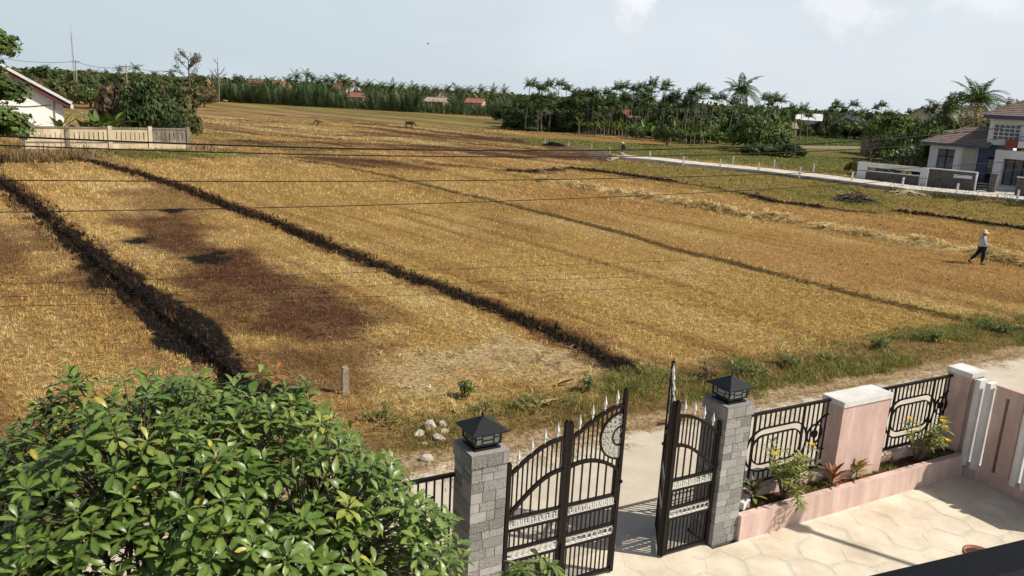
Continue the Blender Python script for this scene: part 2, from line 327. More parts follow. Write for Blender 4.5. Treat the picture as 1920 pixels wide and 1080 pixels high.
P_BURN1 = GP([(555, 295), (700, 298), (810, 305), (810, 317), (700, 315), (580, 305)]); P_BURN2 = GP([(860, 284), (1000, 283), (1150, 291), (1160, 300), (1000, 298), (880, 292)]); P_BURN3 = GP([(640, 245), (780, 249), (900, 256), (960, 264), (860, 264), (680, 254)]); P_BURN4 = GP([(400, 262), (600, 266), (840, 274), (980, 281), (800, 280), (560, 274), (400, 268)])
def road_b(x, y): return -math.sin(TH) * x + math.cos(TH) * y
def road_a(x, y): return math.cos(TH) * x + math.sin(TH) * y
def mixc(c, col, m): return c * (1 - m[..., None]) + np.array(col) * m[..., None]
def ground_at(x, y):
    """colour of the ground cover, height, how much stubble, its height"""
    x = np.asarray(x, float); y = np.asarray(y, float); r = np.hypot(x, y); b = road_b(x, y); a = road_a(x, y)
    n_big = vnoise(x, y, 14, 1, 3); n_mid = vnoise(x, y, 3.0, 2, 3); n_fin = vnoise(x, y, 0.6, 3, 2)
    # streaks along the rows of the plots
    sa = R(-51); su = x * math.cos(sa) + y * math.sin(sa); sv = -x * math.sin(sa) + y * math.cos(sa)
    n_row = 0.9 * vnoise(su / 14, sv, 0.8, 5, 3) + 0.1 * (0.5 + 0.5 * np.sin(sv * 2 * np.pi / 1.35 + 3 * vnoise(su, sv, 6, 6, 2)))
    c = np.zeros(x.shape + (3,)) + np.array((0.39, 0.262, 0.105))
    c = mixc(c, (0.31, 0.20, 0.08), sstep(0.4, 0.7, n_big)); c = mixc(c, (0.47, 0.33, 0.165), sstep(0.5, 0.78, n_mid) * 0.7)
    c = mixc(c, (0.19, 0.105, 0.048), sstep(0.52, 0.74, n_row) * 0.6); c = mixc(c, (0.50, 0.36, 0.19), sstep(0.52, 0.78, 1 - n_row) * 0.45)
    dA, sA, fA = poly_dist(x, y, L_BAND_A); dB, sB, fB = poly_dist(x, y, L_BAND_B); dL, sL, fL = poly_dist(x, y, L_LEVEE)
    # plot between band B and A is paler, plot right of A slightly greener
    rightA = (sA < 0) & (sL > 0) & (r < 110)
    c = mixc(c, (0.33, 0.225, 0.085), rightA * 0.55 * sstep(0.35, 0.6, vnoise(x, y, 6, 8, 2)))
    c = mixc(c, (0.35, 0.20, 0.088), ((sL < 0) & (r < 110)) * 0.5 * sstep(0.3, 0.6, vnoise(x, y, 5, 9, 2)))
    far = sstep(85, 130, r) * (x < 60)
    c = mixc(c, (0.34, 0.245, 0.115), far * 0.75)
    h = (n_mid - 0.5) * 0.10 + (n_fin - 0.5) * 0.04
    tuft = np.ones(x.shape); th = np.ones(x.shape) * (0.8 + 0.4 * n_big)
    # charred or rotten red-brown patches
    red = np.zeros(x.shape)
    for P, s, k, am in ((P_RED, 0.9, 21, 1), (P_RED2, 1.2, 23, .5), (P_RED3, 1.0, 25, .6), (P_RED4, 0.7, 27, .8), (P_RED5, 0.9, 29, .75)): red = np.maximum(red, am * poly_mask(x, y, P, s, k))
    red *= 0.78 + 0.22 * sstep(0.3, 0.62, vnoise(x, y, 1.4, 31, 3))
    c = mixc(c, (0.095, 0.042, 0.028), red * 0.93)
    for (px, py, w) in ((262, 450, 0.65), (395, 483, 0.8), (325, 394, 0.6)):
        q = G(px, py); d = np.hypot((x - q.x) * 0.8, (y - q.y) * 0.6) + (n_fin - 0.5) * 0.8
        m = 1 - sstep(w * 0.6, w * 1.1, d); c = mixc(c, (0.02, 0.016, 0.014), m); tuft *= 1 - 0.6 * m
    pale = poly_mask(x, y, P_PALE, 0.55, 41) * (0.35 + 0.65 * sstep(0.25, 0.6, vnoise(x, y, 0.7, 43, 3)))
    c = mixc(c, (0.50, 0.39, 0.23), pale * 0.9); c = mixc(c, (0.20, 0.13, 0.07), pale * sstep(0.58, 0.70, vnoise(x * 1.6, y, 0.35, 44, 2)) * 0.8); tuft *= 1 - 0.25 * pale; th *= 1 - 0.2 * pale
    # greener plots on the right, grass beyond the concrete road
    ol = poly_mask(x, y, P_OLIVE, 1.8, 45); c = mixc(c, (0.225, 0.19, 0.066), ol * (0.45 + 0.5 * n_big)); th *= 1 - 0.3 * ol
    gr = poly_mask(x, y, P_GREEN1, 2.0, 47) * sstep(0.35, 0.6, n_mid); c = mixc(c, (0.13, 0.16, 0.04), gr * 0.7)
    be = poly_mask(x, y, P_BEYOND, 2.0, 49); c = mixc(c, (0.155, 0.175, 0.055), be * 0.85); c = mixc(c, (0.27, 0.19, 0.08), be * sstep(0.52, 0.68, n_big) * 0.7); th *= 1 - 0.4 * be
    ta = poly_mask(x, y, P_TAN, 2.0, 51); c = mixc(c, (0.36, 0.22, 0.095), ta * 0.8)
    for P, k in ((P_FARGREEN, 53), (P_FARGREEN2, 55)):
        fg = poly_mask(x, y, P, 3.0, k); c = mixc(c, (0.19, 0.21, 0.06), fg * (0.4 + 0.6 * n_mid))
    wg = poly_mask(x, y, P_WALLGREEN, 1.5, 57); c = mixc(c, (0.13, 0.16, 0.04), wg * 0.85)
    # far plots: long furrows and bands of dark soil, dry straw and regrowth
    fa_ = math.atan2(L_FURROW[0][0][-1][1] - L_FURROW[0][0][0][1], L_FURROW[0][0][-1][0] - L_FURROW[0][0][0][0]); fu = x * math.cos(fa_) + y * math.sin(fa_); fv = -x * math.sin(fa_) + y * math.cos(fa_)
    farm = sstep(62, 88, r) * (1 - be) * (1 - ol) * (x < 45 + 0 * y)
    f1 = vnoise(fu / 14, fv, 2.6, 141, 2); f2 = vnoise(fu / 22, fv, 5.5, 143, 2); f3 = vnoise(fu / 10, fv, 1.4, 145, 1)
    c = mixc(c, (0.14, 0.075, 0.04), farm * sstep(0.54, 0.68, f1) * 0.45); c = mixc(c, (0.46, 0.34, 0.18), farm * sstep(0.55, 0.72, 1 - f2) * 0.6); c = mixc(c, (0.22, 0.20, 0.075), farm * sstep(0.52, 0.66, f2) * 0.6); c = mixc(c, (0.11, 0.06, 0.035), farm * sstep(0.62, 0.74, f3) * 0.45)
    # furrows (far) and ragged dark soil ridges
    for L, w in L_FURROW:
        d, s, f = poly_dist(x, y, L); d = d + (vnoise(x, y, 3, 61, 2) - 0.5) * w * 1.5
        m = (1 - sstep(w * 0.4, w * 0.9, d)) * sstep(0.2, 0.45, vnoise(x, y, 5, 63, 2)); c = mixc(c, (0.095, 0.048, 0.028), m * 0.9); h += m * 0.12
    for P, k in ((P_BURN1, 151), (P_BURN2, 153), (P_BURN3, 155), (P_BURN4, 157)):
        bm_ = poly_mask(x, y, P, 1.4, k) * (0.45 + 0.55 * sstep(0.35, 0.55, f3)); c = mixc(c, (0.10, 0.05, 0.032), bm_ * 0.88); tuft *= 1 - 0.6 * bm_
    for L, w in L_DARK:
        d, s, f = poly_dist(x, y, L); w = w * 1.35; d = d + (vnoise(x, y, 0.9, 65, 2) - 0.5) * w * 1.2
        m = 1 - sstep(w * 0.45, w * 0.9, d); c = mixc(c, (0.03, 0.019, 0.014), m * 0.95); tuft *= 1 - m; h += m * 0.10
    # straw windrow
    d, s, f = poly_dist(x, y, L_WINDROW); d = np.abs(d + (vnoise(x, y, 2.2, 67, 2) - 0.5) * 1.6)
    m = (1 - sstep(0.25, 0.9, d)) * sstep(0.22, 0.44, vnoise(x, y, 1.4, 69, 2)); c = mixc(c, (0.68, 0.54, 0.31), m * 0.95); h += m * (0.12 + 0.3 * n_fin)
    # small green-brown levee
    wl_ = 0.17 + 0.16 * (vnoise(x, y, 2, 71, 2) - 0.5)
    m = 1 - sstep(wl_ * 0.4, wl_, dL); c = mixc(c, (0.17, 0.135, 0.05), m * 0.85); h += 0.10 * m; c = mixc(c, (0.46, 0.34, 0.17), (1 - sstep(0.08, 0.25, np.abs(dL - 0.38))) * (sL < 0) * 0.6 * sstep(0.35, 0.6, n_mid)); th *= 1 + 0.1 * m
    ms = (1 - sstep(0.1, 0.28, np.abs(dL - 0.28))) * (sL > 0); c = mixc(c, (0.07, 0.042, 0.024), ms * 0.85)  # dark strip left of the levee: its shadow painted into the ground colour
    # charred ditch banks
    w = 0.42 + 0.40 * (vnoise(x, y, 1.0, 73, 3) - 0.5) * 2 + 0.34 * (vnoise(x, y, 0.35, 74, 2) - 0.5)
    m = 1 - sstep(w * 0.78, w, dA); mA = m; c = mixc(c, (0.022, 0.017, 0.014), m * 0.97)
    m2 = (1 - sstep(w, w + 0.7, dA)) * sstep(0.35, 0.6, vnoise(x, y, 0.8, 75, 2)); c = mixc(c, (0.13, 0.06, 0.03), m2 * (1 - mA) * 0.8)
    h += -0.10 * m * (sA < 0) + 0.12 * (1 - sstep(0.2, 0.8, np.abs(dA - 0.35))) * (sA < 0)
    wB = (0.34 + 0.44 * sstep(0.45, 0.72, fB) - 0.15 * sstep(0.85, 1.0, fB)) + (0.35 + 0.4 * sstep(0.4, 0.7, fB)) * (vnoise(x, y, 1.2, 77, 3) - 0.5) * 2
    m = 1 - sstep(wB * 0.82, wB, dB); mB = m; c = mixc(c, (0.016, 0.014, 0.014), m * 0.98)
    m2 = (1 - sstep(wB, wB + 1.4, dB)) * (sA > 0) * sstep(0.4, 0.6, vnoise(x, y, 1.1, 79, 3)); c = mixc(c, (0.14, 0.07, 0.035), m2 * (1 - mB) * 0.5)
    h += -0.10 * mB * (sB > 0) + 0.10 * (1 - sstep(0.3, 1.2, np.abs(dB - 0.5))) * (sB < 0) * (fB > 0.02)
    ch = np.maximum(mA, mB); tuft *= 1 - 0.3 * ch; th *= 1 - 0.25 * ch
    # verge along the street, worn earth at its edge
    edge = 13.1 + (vnoise(x, y, 1.2, 81, 3) - 0.5) * 0.9
    vg = sstep(0, 0.5, b - edge) * (1 - sstep(1.0 + 0.7 * sstep(9, 13, a), 2.6 + 0.9 * sstep(9, 13, a), b - 13.1 + (vnoise(x, y, 1.0, 83, 2) - 0.5) * 1.6))
    c = mixc(c, (0.20, 0.135, 0.065), vg * 0.8)
    vgr = vg * sstep(0.35, 0.6, vnoise(x, y, 1.6, 85, 3)); c = mixc(c, (0.10, 0.125, 0.03), vgr * np.where(a < 10, 0.2, 0.6))
    bare = 1 - sstep(0, 0.45, b - edge); c = mixc(c, (0.42, 0.33, 0.23), bare)
    h = h * sstep(13.0, 14.2, b); h += 0.05 * vg
    h = np.where(b < 13.0, -0.06, h); h = np.where(b < 12.4, -0.12, h)
    tuft *= sstep(13.2, 14.6, b); tuft *= 1 - 0.7 * vg
    tuft *= (r < 160)
    fade = sstep(170, 260, r); h *= 1 - fade
    c = mixc(c, (0.13, 0.14, 0.05), sstep(285, 330, r))
    return np.clip(c, 0.01, 1), h, tuft, th, dict(char=ch, red=red, verge=vg, green=np.maximum.reduce([ol * 0.6, be, wg, gr]), pale=pale)

def build_ground():
    az = np.concatenate([np.linspace(-180, -52, 24)[:-1], np.linspace(-52, -37, 16)[:-1], np.linspace(-37, 37, 330), np.linspace(37, 52, 16)[1:], np.linspace(52, 180, 24)[1:-1]])
    rr = np.concatenate([[2.0, 5.0], np.geomspace(9, 330, 430), [420, 600, 1000, 2000, 4500, 8000]])
    A, RR = np.meshgrid(np.radians(az), rr); X = RR * np.sin(A); Yy = RR * np.cos(A)
    c, h, *_ = ground_at(X, Yy)
    nr, na = A.shape; V = np.stack([X, Yy, h], -1).reshape(-1, 3)
    i, j = np.meshgrid(np.arange(nr - 1), np.arange(na), indexing='ij'); j2 = (j + 1) % na
    F = np.stack([i * na + j, i * na + j2, (i + 1) * na + j2, (i + 1) * na + j], -1).reshape(-1, 4)[:, ::-1]
    m = mat('field_ground', (0.95, 0.93, 0.86), (0.38, 0.33, 0.27), scale=9, detail=4, rough=0.95, bump=0.9, bscale=14, spec=0.05, attr='tint')
    o = np_mesh('field', V, F, m, cols=c.reshape(-1, 3), smooth=True)
    tag(o, 'harvested golden rice field with charred strips and low levees', kind='structure')
build_ground()

# ------------------------------------------------------------------ stubble: every tuft a handful of tapered blades, one mesh
M_STRAW = mat('straw', (1.15, 1.12, 1.05), (0.8, 0.78, 0.72), scale=30, rough=0.75, spec=0.15, attr='tint', transl=0.2)
M_BLADE = mat('grass_blade', (1.1, 1.1, 1.0), (0.75, 0.8, 0.7), scale=20, rough=0.55, spec=0.3, attr='tint', transl=0.3)
def blades(pos, cols, nbl, hgt, spread, width, lean, flat, segs=1):
    """pos (n,3): tuft feet; hgt/width/flat per tuft. Returns V, F(tris), C"""
    n = len(pos); N = n * nbl; rep = lambda q: np.repeat(np.broadcast_to(q, (n,)) if np.ndim(q) < 2 else q, nbl, axis=0)
    a = rng.uniform(0, 2 * np.pi, N); rr_ = rep(spread) * np.sqrt(rng.random(N)); b0 = rep(pos) + np.stack([rr_ * np.cos(a), rr_ * np.sin(a), np.full(N, -0.02)], 1)
    ta = rep(rng.uniform(0, 2 * np.pi, n)); la = np.where(rep(flat) > 0.4, ta + rng.normal(0, 0.5, N), rng.uniform(0, 2 * np.pi, N)); ti = np.clip(rep(flat) + rng.uniform(0, 1, N) * lean, 0, 1.45)
    H_ = rep(hgt) * rng.uniform(0.6, 1.25, N); w = rep(width) * rng.uniform(0.7, 1.25, N) / 2; fa = rng.uniform(0, np.pi, N); W = np.stack([np.cos(fa) * w, np.sin(fa) * w, np.zeros(N)], 1)
    D = np.stack([np.cos(la) * np.sin(ti), np.sin(la) * np.sin(ti), np.cos(ti)], 1) * H_[:, None]
    c = rep(cols) * rng.uniform(0.75, 1.25, N)[:, None]
    if segs == 1:
        V = np.stack([b0 - W, b0 + W, b0 + D], 1).reshape(-1, 3); F = np.arange(N * 3).reshape(-1, 3); return V, F, np.repeat(c, 3, axis=0)
    droop = np.stack([np.cos(la), np.sin(la), np.full(N, -0.9)], 1) * (H_ * rng.uniform(0.1, 0.45, N))[:, None]
    m1 = b0 + D * 0.55; V = np.stack([b0 - W, b0 + W, m1 - W * 0.8, m1 + W * 0.8, b0 + D + droop], 1).reshape(-1, 3)
    o = (np.arange(N) * 5)[:, None]; F = np.concatenate([o + np.array([[0, 1, 3]]), o + np.array([[0, 3, 2]]), o + np.array([[2, 3, 4]])], 0); return V, F, np.repeat(c, 5, axis=0)
def stack(parts):
    V = []; F = []; C = []; o = 0
    for v, f, c in parts: V.append(v); F.append(f + o); C.append(c); o += len(v)
    return np.concatenate(V), np.concatenate(F), np.concatenate(C)
def ring_points(r0, r1, dens, half=35):
    area = math.radians(2 * half) / 2 * (r1 * r1 - r0 * r0); n = int(area * dens)
    r = np.sqrt(rng.uniform(r0 * r0, r1 * r1, n)); a = np.radians(rng.uniform(-half, half, n)); return r * np.sin(a), r * np.cos(a)
def stubble():
    parts = []
    for r0, r1, dens, nb, w in ((13, 22, 84, 6, 0.015), (22, 34, 56, 6, 0.021), (34, 52, 30, 5, 0.031), (52, 78, 14, 4, 0.048), (78, 112, 6, 4, 0.072), (112, 160, 2.8, 3, 0.11)):
        x, y = ring_points(r0, r1, dens); c, h, t, th, d = ground_at(x, y)
        keep = rng.random(len(x)) < t; x, y, c, h, th = x[keep], y[keep], c[keep], h[keep], th[keep]; ch = d['char'][keep]; pl = d['pale'][keep]; rd = d['red'][keep]
        n = len(x); br = (rng.uniform(0.42, 1.7, n) if r0 < 34 else rng.uniform(0.6, 1.45, n)) * (1.25 - 0.4 * rd); br = np.where(rng.random(n) < 0.12, br * 1.3, br)
        cc = np.clip(c * br[:, None] * np.array((1.22, 1.27, 1.27)), 0, 0.8); gold = (rng.random(n) < 0.24) & (rd > 0.35); cc[gold] = np.array((0.30, 0.19, 0.09)) * rng.uniform(0.6, 1.3, (int(gold.sum()), 1)); spark = (rng.random(n) < 0.05) & (ch > 0.5); cc[spark] = (0.22, 0.13, 0.06)
        flat = np.where(rng.random(n) < 0.3 + 0.65 * pl, rng.uniform(0.6, 1.35, n), 0.0)
        parts.append(blades(np.stack([x, y, h], 1), cc, nb, 0.125 * th * (1 + 0.5 * (r0 > 50)), 0.06 + w, w, 0.55, flat))
    # long loose straws lying on the near plots
    x, y = ring_points(13, 36, 16); c, h, t, th, d = ground_at(x, y); keep = (rng.random(len(x)) < t) & (vnoise(x, y, 1.6, 161, 2) > 0.42) & (d['char'] < 0.3); x, y, c, h = x[keep], y[keep], c[keep], h[keep]; n = len(x)
    parts.append(blades(np.stack([x, y, h + 0.09], 1), np.clip(c * rng.uniform(1.1, 1.9, n)[:, None] * np.array((1.2, 1.3, 1.35)), 0, 0.8), 2, rng.uniform(0.2, 0.42, n), 0.1, 0.016, 0.1, np.full(n, 1.32), segs=2))
    V, F, C = stack(parts); o = np_mesh('straw_stubble', V, F, M_STRAW, cols=C); tag(o, 'cut golden rice straw standing and lying across the field', kind='stuff')
stubble()

def verge_grass():
    parts = []; n = 26000; a = rng.uniform(-6, 30, n); b = rng.uniform(13.0, 17.2, n)
    x = a * E1.x + b * E2.x; y = a * E1.y + b * E2.y
    c, h, t, th, d = ground_at(x, y); green = sstep(0.36, 0.6, vnoise(x, y, 1.6, 85, 3)) * np.where(a < 11, sstep(0.3, 0.6, vnoise(x, y, 2.5, 87, 2)), 1)
    keep = rng.random(n) < d['verge'] * (0.25 + 0.6 * green) * np.where(a < 11, 0.6, 1.15); x, y, h, green, a = x[keep], y[keep], h[keep], green[keep], a[keep]; n = len(x)
    pal = np.array(((0.17, 0.20, 0.05), (0.24, 0.24, 0.07), (0.34, 0.29, 0.11), (0.12, 0.16, 0.04), (0.34, 0.25, 0.10), (0.42, 0.29, 0.13), (0.30, 0.19, 0.09)))
    idx = np.where(rng.random(n) < green * np.where(a < 10, 0.22, 0.7), rng.integers(0, 4, n), rng.integers(2, 7, n)); cc = pal[idx] * rng.uniform(0.7, 1.3, n)[:, None]
    parts.append(blades(np.stack([x, y, h], 1), cc, 7, rng.uniform(0.08, 0.24, n) * (0.65 + 0.75 * green) * np.where(a > 10, 1.0, 0.85), 0.09, 0.014, 0.9, np.zeros(n), segs=2))
    for r0, r1, dens, w in ((60, 90, 6, 0.06), (90, 135, 3.2, 0.10)):
        x, y = ring_points(r0, r1, dens); c, h, t, th, d = ground_at(x, y); keep = rng.random(len(x)) < d['green']; x, y, h, c = x[keep], y[keep], h[keep], c[keep]; n = len(x)
        parts.append(blades(np.stack([x, y, h], 1), c * rng.uniform(0.8, 1.4, n)[:, None], 4, rng.uniform(0.12, 0.28, n), 0.2, w, 0.7, np.zeros(n), segs=2))
    V, F, C = stack(parts); o = np_mesh('verge_grass', V, F, M_BLADE, cols=C); tag(o, 'rough green and yellowed grass along the street verge', kind='stuff')
    print('TRIS stubble+grass', len(F))
verge_grass()

def along(L, n, spread, g):
    """n points scattered about a polyline"""
    P = np.array([q[:2] for q in L]); d = np.hypot(*np.diff(P, axis=0).T); cum = np.concatenate([[0], np.cumsum(d)]); t = g.uniform(0, cum[-1], n); i = np.clip(np.searchsorted(cum, t) - 1, 0, len(d) - 1); f = ((t - cum[i]) / d[i])[:, None]
    D = (P[i + 1] - P[i]) / d[i][:, None]; return P[i] + (P[i + 1] - P[i]) * f + np.stack([-D[:, 1], D[:, 0]], 1) * (g.normal(size=n) * spread)[:, None]
def soil_clods():
    """rough dark clods turned up along the soil ridges and the charred banks"""
    g = np.random.default_rng(17); O = np.array([(1, 0, 0), (0, 1, 0), (-1, 0, 0), (0, -1, 0), (0, 0, 1), (0, 0, -1)], float); Fo = np.array([(0, 1, 4), (1, 2, 4), (2, 3, 4), (3, 0, 4), (1, 0, 5), (2, 1, 5), (3, 2, 5), (0, 3, 5)]); V = []; F = []; C = []; o = 0
    jobs = [(L, int(26 * sum(math.dist(L[i], L[i + 1]) for i in range(len(L) - 1))), w * .26, (.06, .19), (.04, .025, .018)) for L, w in [L_DARK[i] for i in (0, 1, 2, 4)]] + [(L_BAND_A, 1400, .17, (.025, .09), (.024, .018, .014)), (L_BAND_B, 1200, .26, (.025, .09), (.020, .016, .014))]
    for L, n, sp, (s0, s1), col in jobs:
        q = along(L, n, sp, g); h = ground_at(q[:, 0], q[:, 1])[1]
        for k in range(n):
            s = g.uniform(s0, s1) * np.array((g.uniform(.7, 1.5), g.uniform(.7, 1.5), g.uniform(.5, 1.1))); a = g.uniform(0, 6.28); v = (O + g.normal(size=(6, 3)) * .22) * s; R_ = np.array(((math.cos(a), -math.sin(a), 0), (math.sin(a), math.cos(a), 0), (0, 0, 1))); v = v @ R_.T + np.array((q[k, 0], q[k, 1], h[k] + s[2] * .2)); V.append(v); F.append(Fo + o); o += 6; C.append(np.repeat((np.array(col) * g.uniform(.6, 1.7))[None], 6, 0))
    tag(np_mesh('soil_clods', np.concatenate(V), np.concatenate(F), mat('clod_soil', (1.1, 1.1, 1.1), (.7, .7, .7), scale=8, rough=1, bump=.6, bscale=20, spec=.05, attr='tint'), cols=np.concatenate(C)), 'dark earth clods along the soil ridges and charred banks', kind='stuff')
soil_clods()
def charred_straw():
    g = np.random.default_rng(29); parts = []
    for L, n, sp in ((L_BAND_A, 4200, .26), (L_BAND_B, 4200, .42)):
        q = along(L, n, sp, g); h = ground_at(q[:, 0], q[:, 1])[1]; col = np.where(g.random((n, 1)) < .8, np.array([[.018, .014, .012]]), np.array([[.12, .06, .03]])) * g.uniform(.6, 1.5, (n, 1)); d = np.hypot(q[:, 0], q[:, 1])
        parts.append(blades(np.column_stack([q, h]), col, 4, g.uniform(.10, .30, n), .08, np.clip(d * .0009, .014, .06), .7, np.where(g.random(n) < .4, .9, 0.0), 1))
    V, F, C = stack(parts); tag(np_mesh('charred_straw', V, F, M_STRAW, cols=C), 'blackened burnt straw along the two charred ditch banks', kind='stuff')
charred_straw()
def raked_straw():
    g = np.random.default_rng(23); q = along(L_WINDROW, 1500, .42, g); keep = vnoise(q[:, 0], q[:, 1], 1.5, 171, 2) > .36; q = q[keep]; n = len(q); h = ground_at(q[:, 0], q[:, 1])[1]
    V, F, C = blades(np.column_stack([q, h + g.uniform(0, .16, n)]), np.array((.60, .46, .25)) * g.uniform(.55, 1.4, (n, 1)), 7, g.uniform(.3, .7, n), .2, .045, .5, g.uniform(.7, 1.3, n), 2); tag(np_mesh('raked_straw', V, F, M_STRAW, cols=C), 'pale raked straw heaped in a broken line across the right plot', kind='stuff')
raked_straw()
# ================================================================== YARD AND STREET
M_ROAD = mat('street_concrete', (0.57, 0.51, 0.42), (0.45, 0.395, 0.315), scale=1.3, rough=0.95, bump=0.25, bscale=60, spec=0.1, detail=9, contrast=(0.3, 0.7))
M_YARD = mat('yard_concrete', (0.69, 0.62, 0.505), (0.51, 0.43, 0.325), scale=1.4, rough=0.9, bump=0.12, bscale=70, spec=0.15, detail=9, contrast=(0.3, 0.62))
M_CHIP = mat('mosaic_chip', (0.68, 0.70, 0.62), (0.50, 0.53, 0.47), scale=40, rough=0.6)
M_PINK = mat('pink_paint', (0.70, 0.525, 0.475), (0.64, 0.465, 0.415), scale=3, rough=0.85, bump=0.06, bscale=90, stain=(2.6, 0.38))
M_WHITE = mat('white_paint', (0.78, 0.78, 0.77), (0.68, 0.68, 0.67), scale=4, rough=0.75, stain=(2.6, 0.35))
M_IRON = mat('black_iron', (0.012, 0.008, 0.007), (0.006, 0.004, 0.004), scale=20, rough=0.45, spec=0.22)
M_SILVER = mat('pale_cast_metal', (0.72, 0.72, 0.69), (0.55, 0.55, 0.52), scale=40, rough=0.45, spec=0.5)
M_BLOCK_A = mat('smooth_grey_stone', (0.34, 0.33, 0.315), (0.27, 0.265, 0.255), scale=14, rough=0.85, bump=0.08, bscale=80, rnd=0.28)
M_BLOCK_B = mat('rough_grey_stone', (0.36, 0.35, 0.335), (0.24, 0.235, 0.225), scale=42, rough=0.95, bump=0.7, bscale=48, rnd=0.24, contrast=(0.42, 0.58))
M_MORTAR = mat('mortar', (0.17, 0.165, 0.155), (0.12, 0.115, 0.11), scale=20, rough=0.95)
M_LAMP = mat('lamp_black', (0.014, 0.016, 0.019), (0.008, 0.009, 0.011), scale=25, rough=0.4, spec=0.3)
M_PANE = mat('frosted_pane', (0.34, 0.40, 0.37), (0.24, 0.29, 0.27), scale=60, rough=0.3, spec=0.5)
M_SOIL = mat('soil', (0.13, 0.075, 0.045), (0.06, 0.035, 0.022), scale=18, rough=1.0, bump=0.8, bscale=40, spec=0.05)
M_TERRA = mat('terracotta', (0.33, 0.15, 0.09), (0.24, 0.10, 0.06), scale=12, rough=0.8)
M_NAVY = mat('navy_rail_paint', (0.005, 0.0055, 0.009), (0.003, 0.0035, 0.006), scale=120, rough=0.6, bump=0.1, bscale=400, spec=0.12)
M_ROCK = mat('pale_rock', (0.60, 0.55, 0.47), (0.38, 0.33, 0.26), scale=9, rough=0.9, bump=0.5, bscale=16)
M_POSTC = mat('weathered_concrete', (0.42, 0.34, 0.27), (0.26, 0.20, 0.155), scale=10, rough=0.95, bump=0.4, bscale=40)

CUBES = {}
def cube_mesh(m, key='cube'):
    k = (m.name, key)
    if k not in CUBES:
        me = MB().box(-.5, .5, -.5, .5, -.5, .5).mesh(key); me.materials.append(m); CUBES[k] = me
    return CUBES[k]
def piece(name, m, parent, x0, x1, y0, y1, z0, z1):
    """one box-shaped piece of its own, sharing the unit cube"""
    o = bpy.data.objects.new(name, cube_mesh(m)); COL.objects.link(o); o.parent = parent
    o.matrix_local = Matrix.Translation(((x0 + x1) / 2, (y0 + y1) / 2, (z0 + z1) / 2)) @ Matrix.Diagonal((x1 - x0, y1 - y0, z1 - z0, 1)); return o
def bar_piece(name, m, parent, s, z0, z1, w, d=None, y=0.0):
    d = d or w; return piece(name, m, parent, s - w / 2, s + w / 2, y - d / 2, y + d / 2, z0, z1)
def yard_root(name, a, b, z=0.0, rz=0.0):
    return empty(name, Matrix.Translation(Y(a, b, z)) @ Matrix.Rotation(TH + rz, 4, 'Z'))

# ---- street
def street():
    aa = np.concatenate([np.linspace(-60, -6, 30)[:-1], np.linspace(-6, 34, 200), np.linspace(34, 90, 30)[1:]]); bb = np.linspace(0, 1, 26)
    A, B = np.meshgrid(aa, bb, indexing='ij'); x0 = A * E1.x + 13.1 * E2.x; y0 = A * E1.y + 13.1 * E2.y
    e = 13.1 + (vnoise(x0, y0, 1.0, 91, 3) - 0.5) * 0.5; Bv = 9.16 + (e - 9.16) * B
    X = A * E1.x + Bv * E2.x; Yy = A * E1.y + Bv * E2.y; Z = -0.012 + (vnoise(X, Yy, 1.5, 93, 3) - 0.5) * 0.025; Z[:, -1] -= 0.05
    n, k = A.shape; V = np.stack([X, Yy, Z], -1).reshape(-1, 3); i, j = np.meshgrid(np.arange(n - 1), np.arange(k - 1), indexing='ij')
    F = np.stack([i * k + j, (i + 1) * k + j, (i + 1) * k + j + 1, i * k + j + 1], -1).reshape(-1, 4)
    tag(np_mesh('street', V, F, M_ROAD, smooth=True), 'sandy concrete street between the gate and the field', kind='structure')
street()

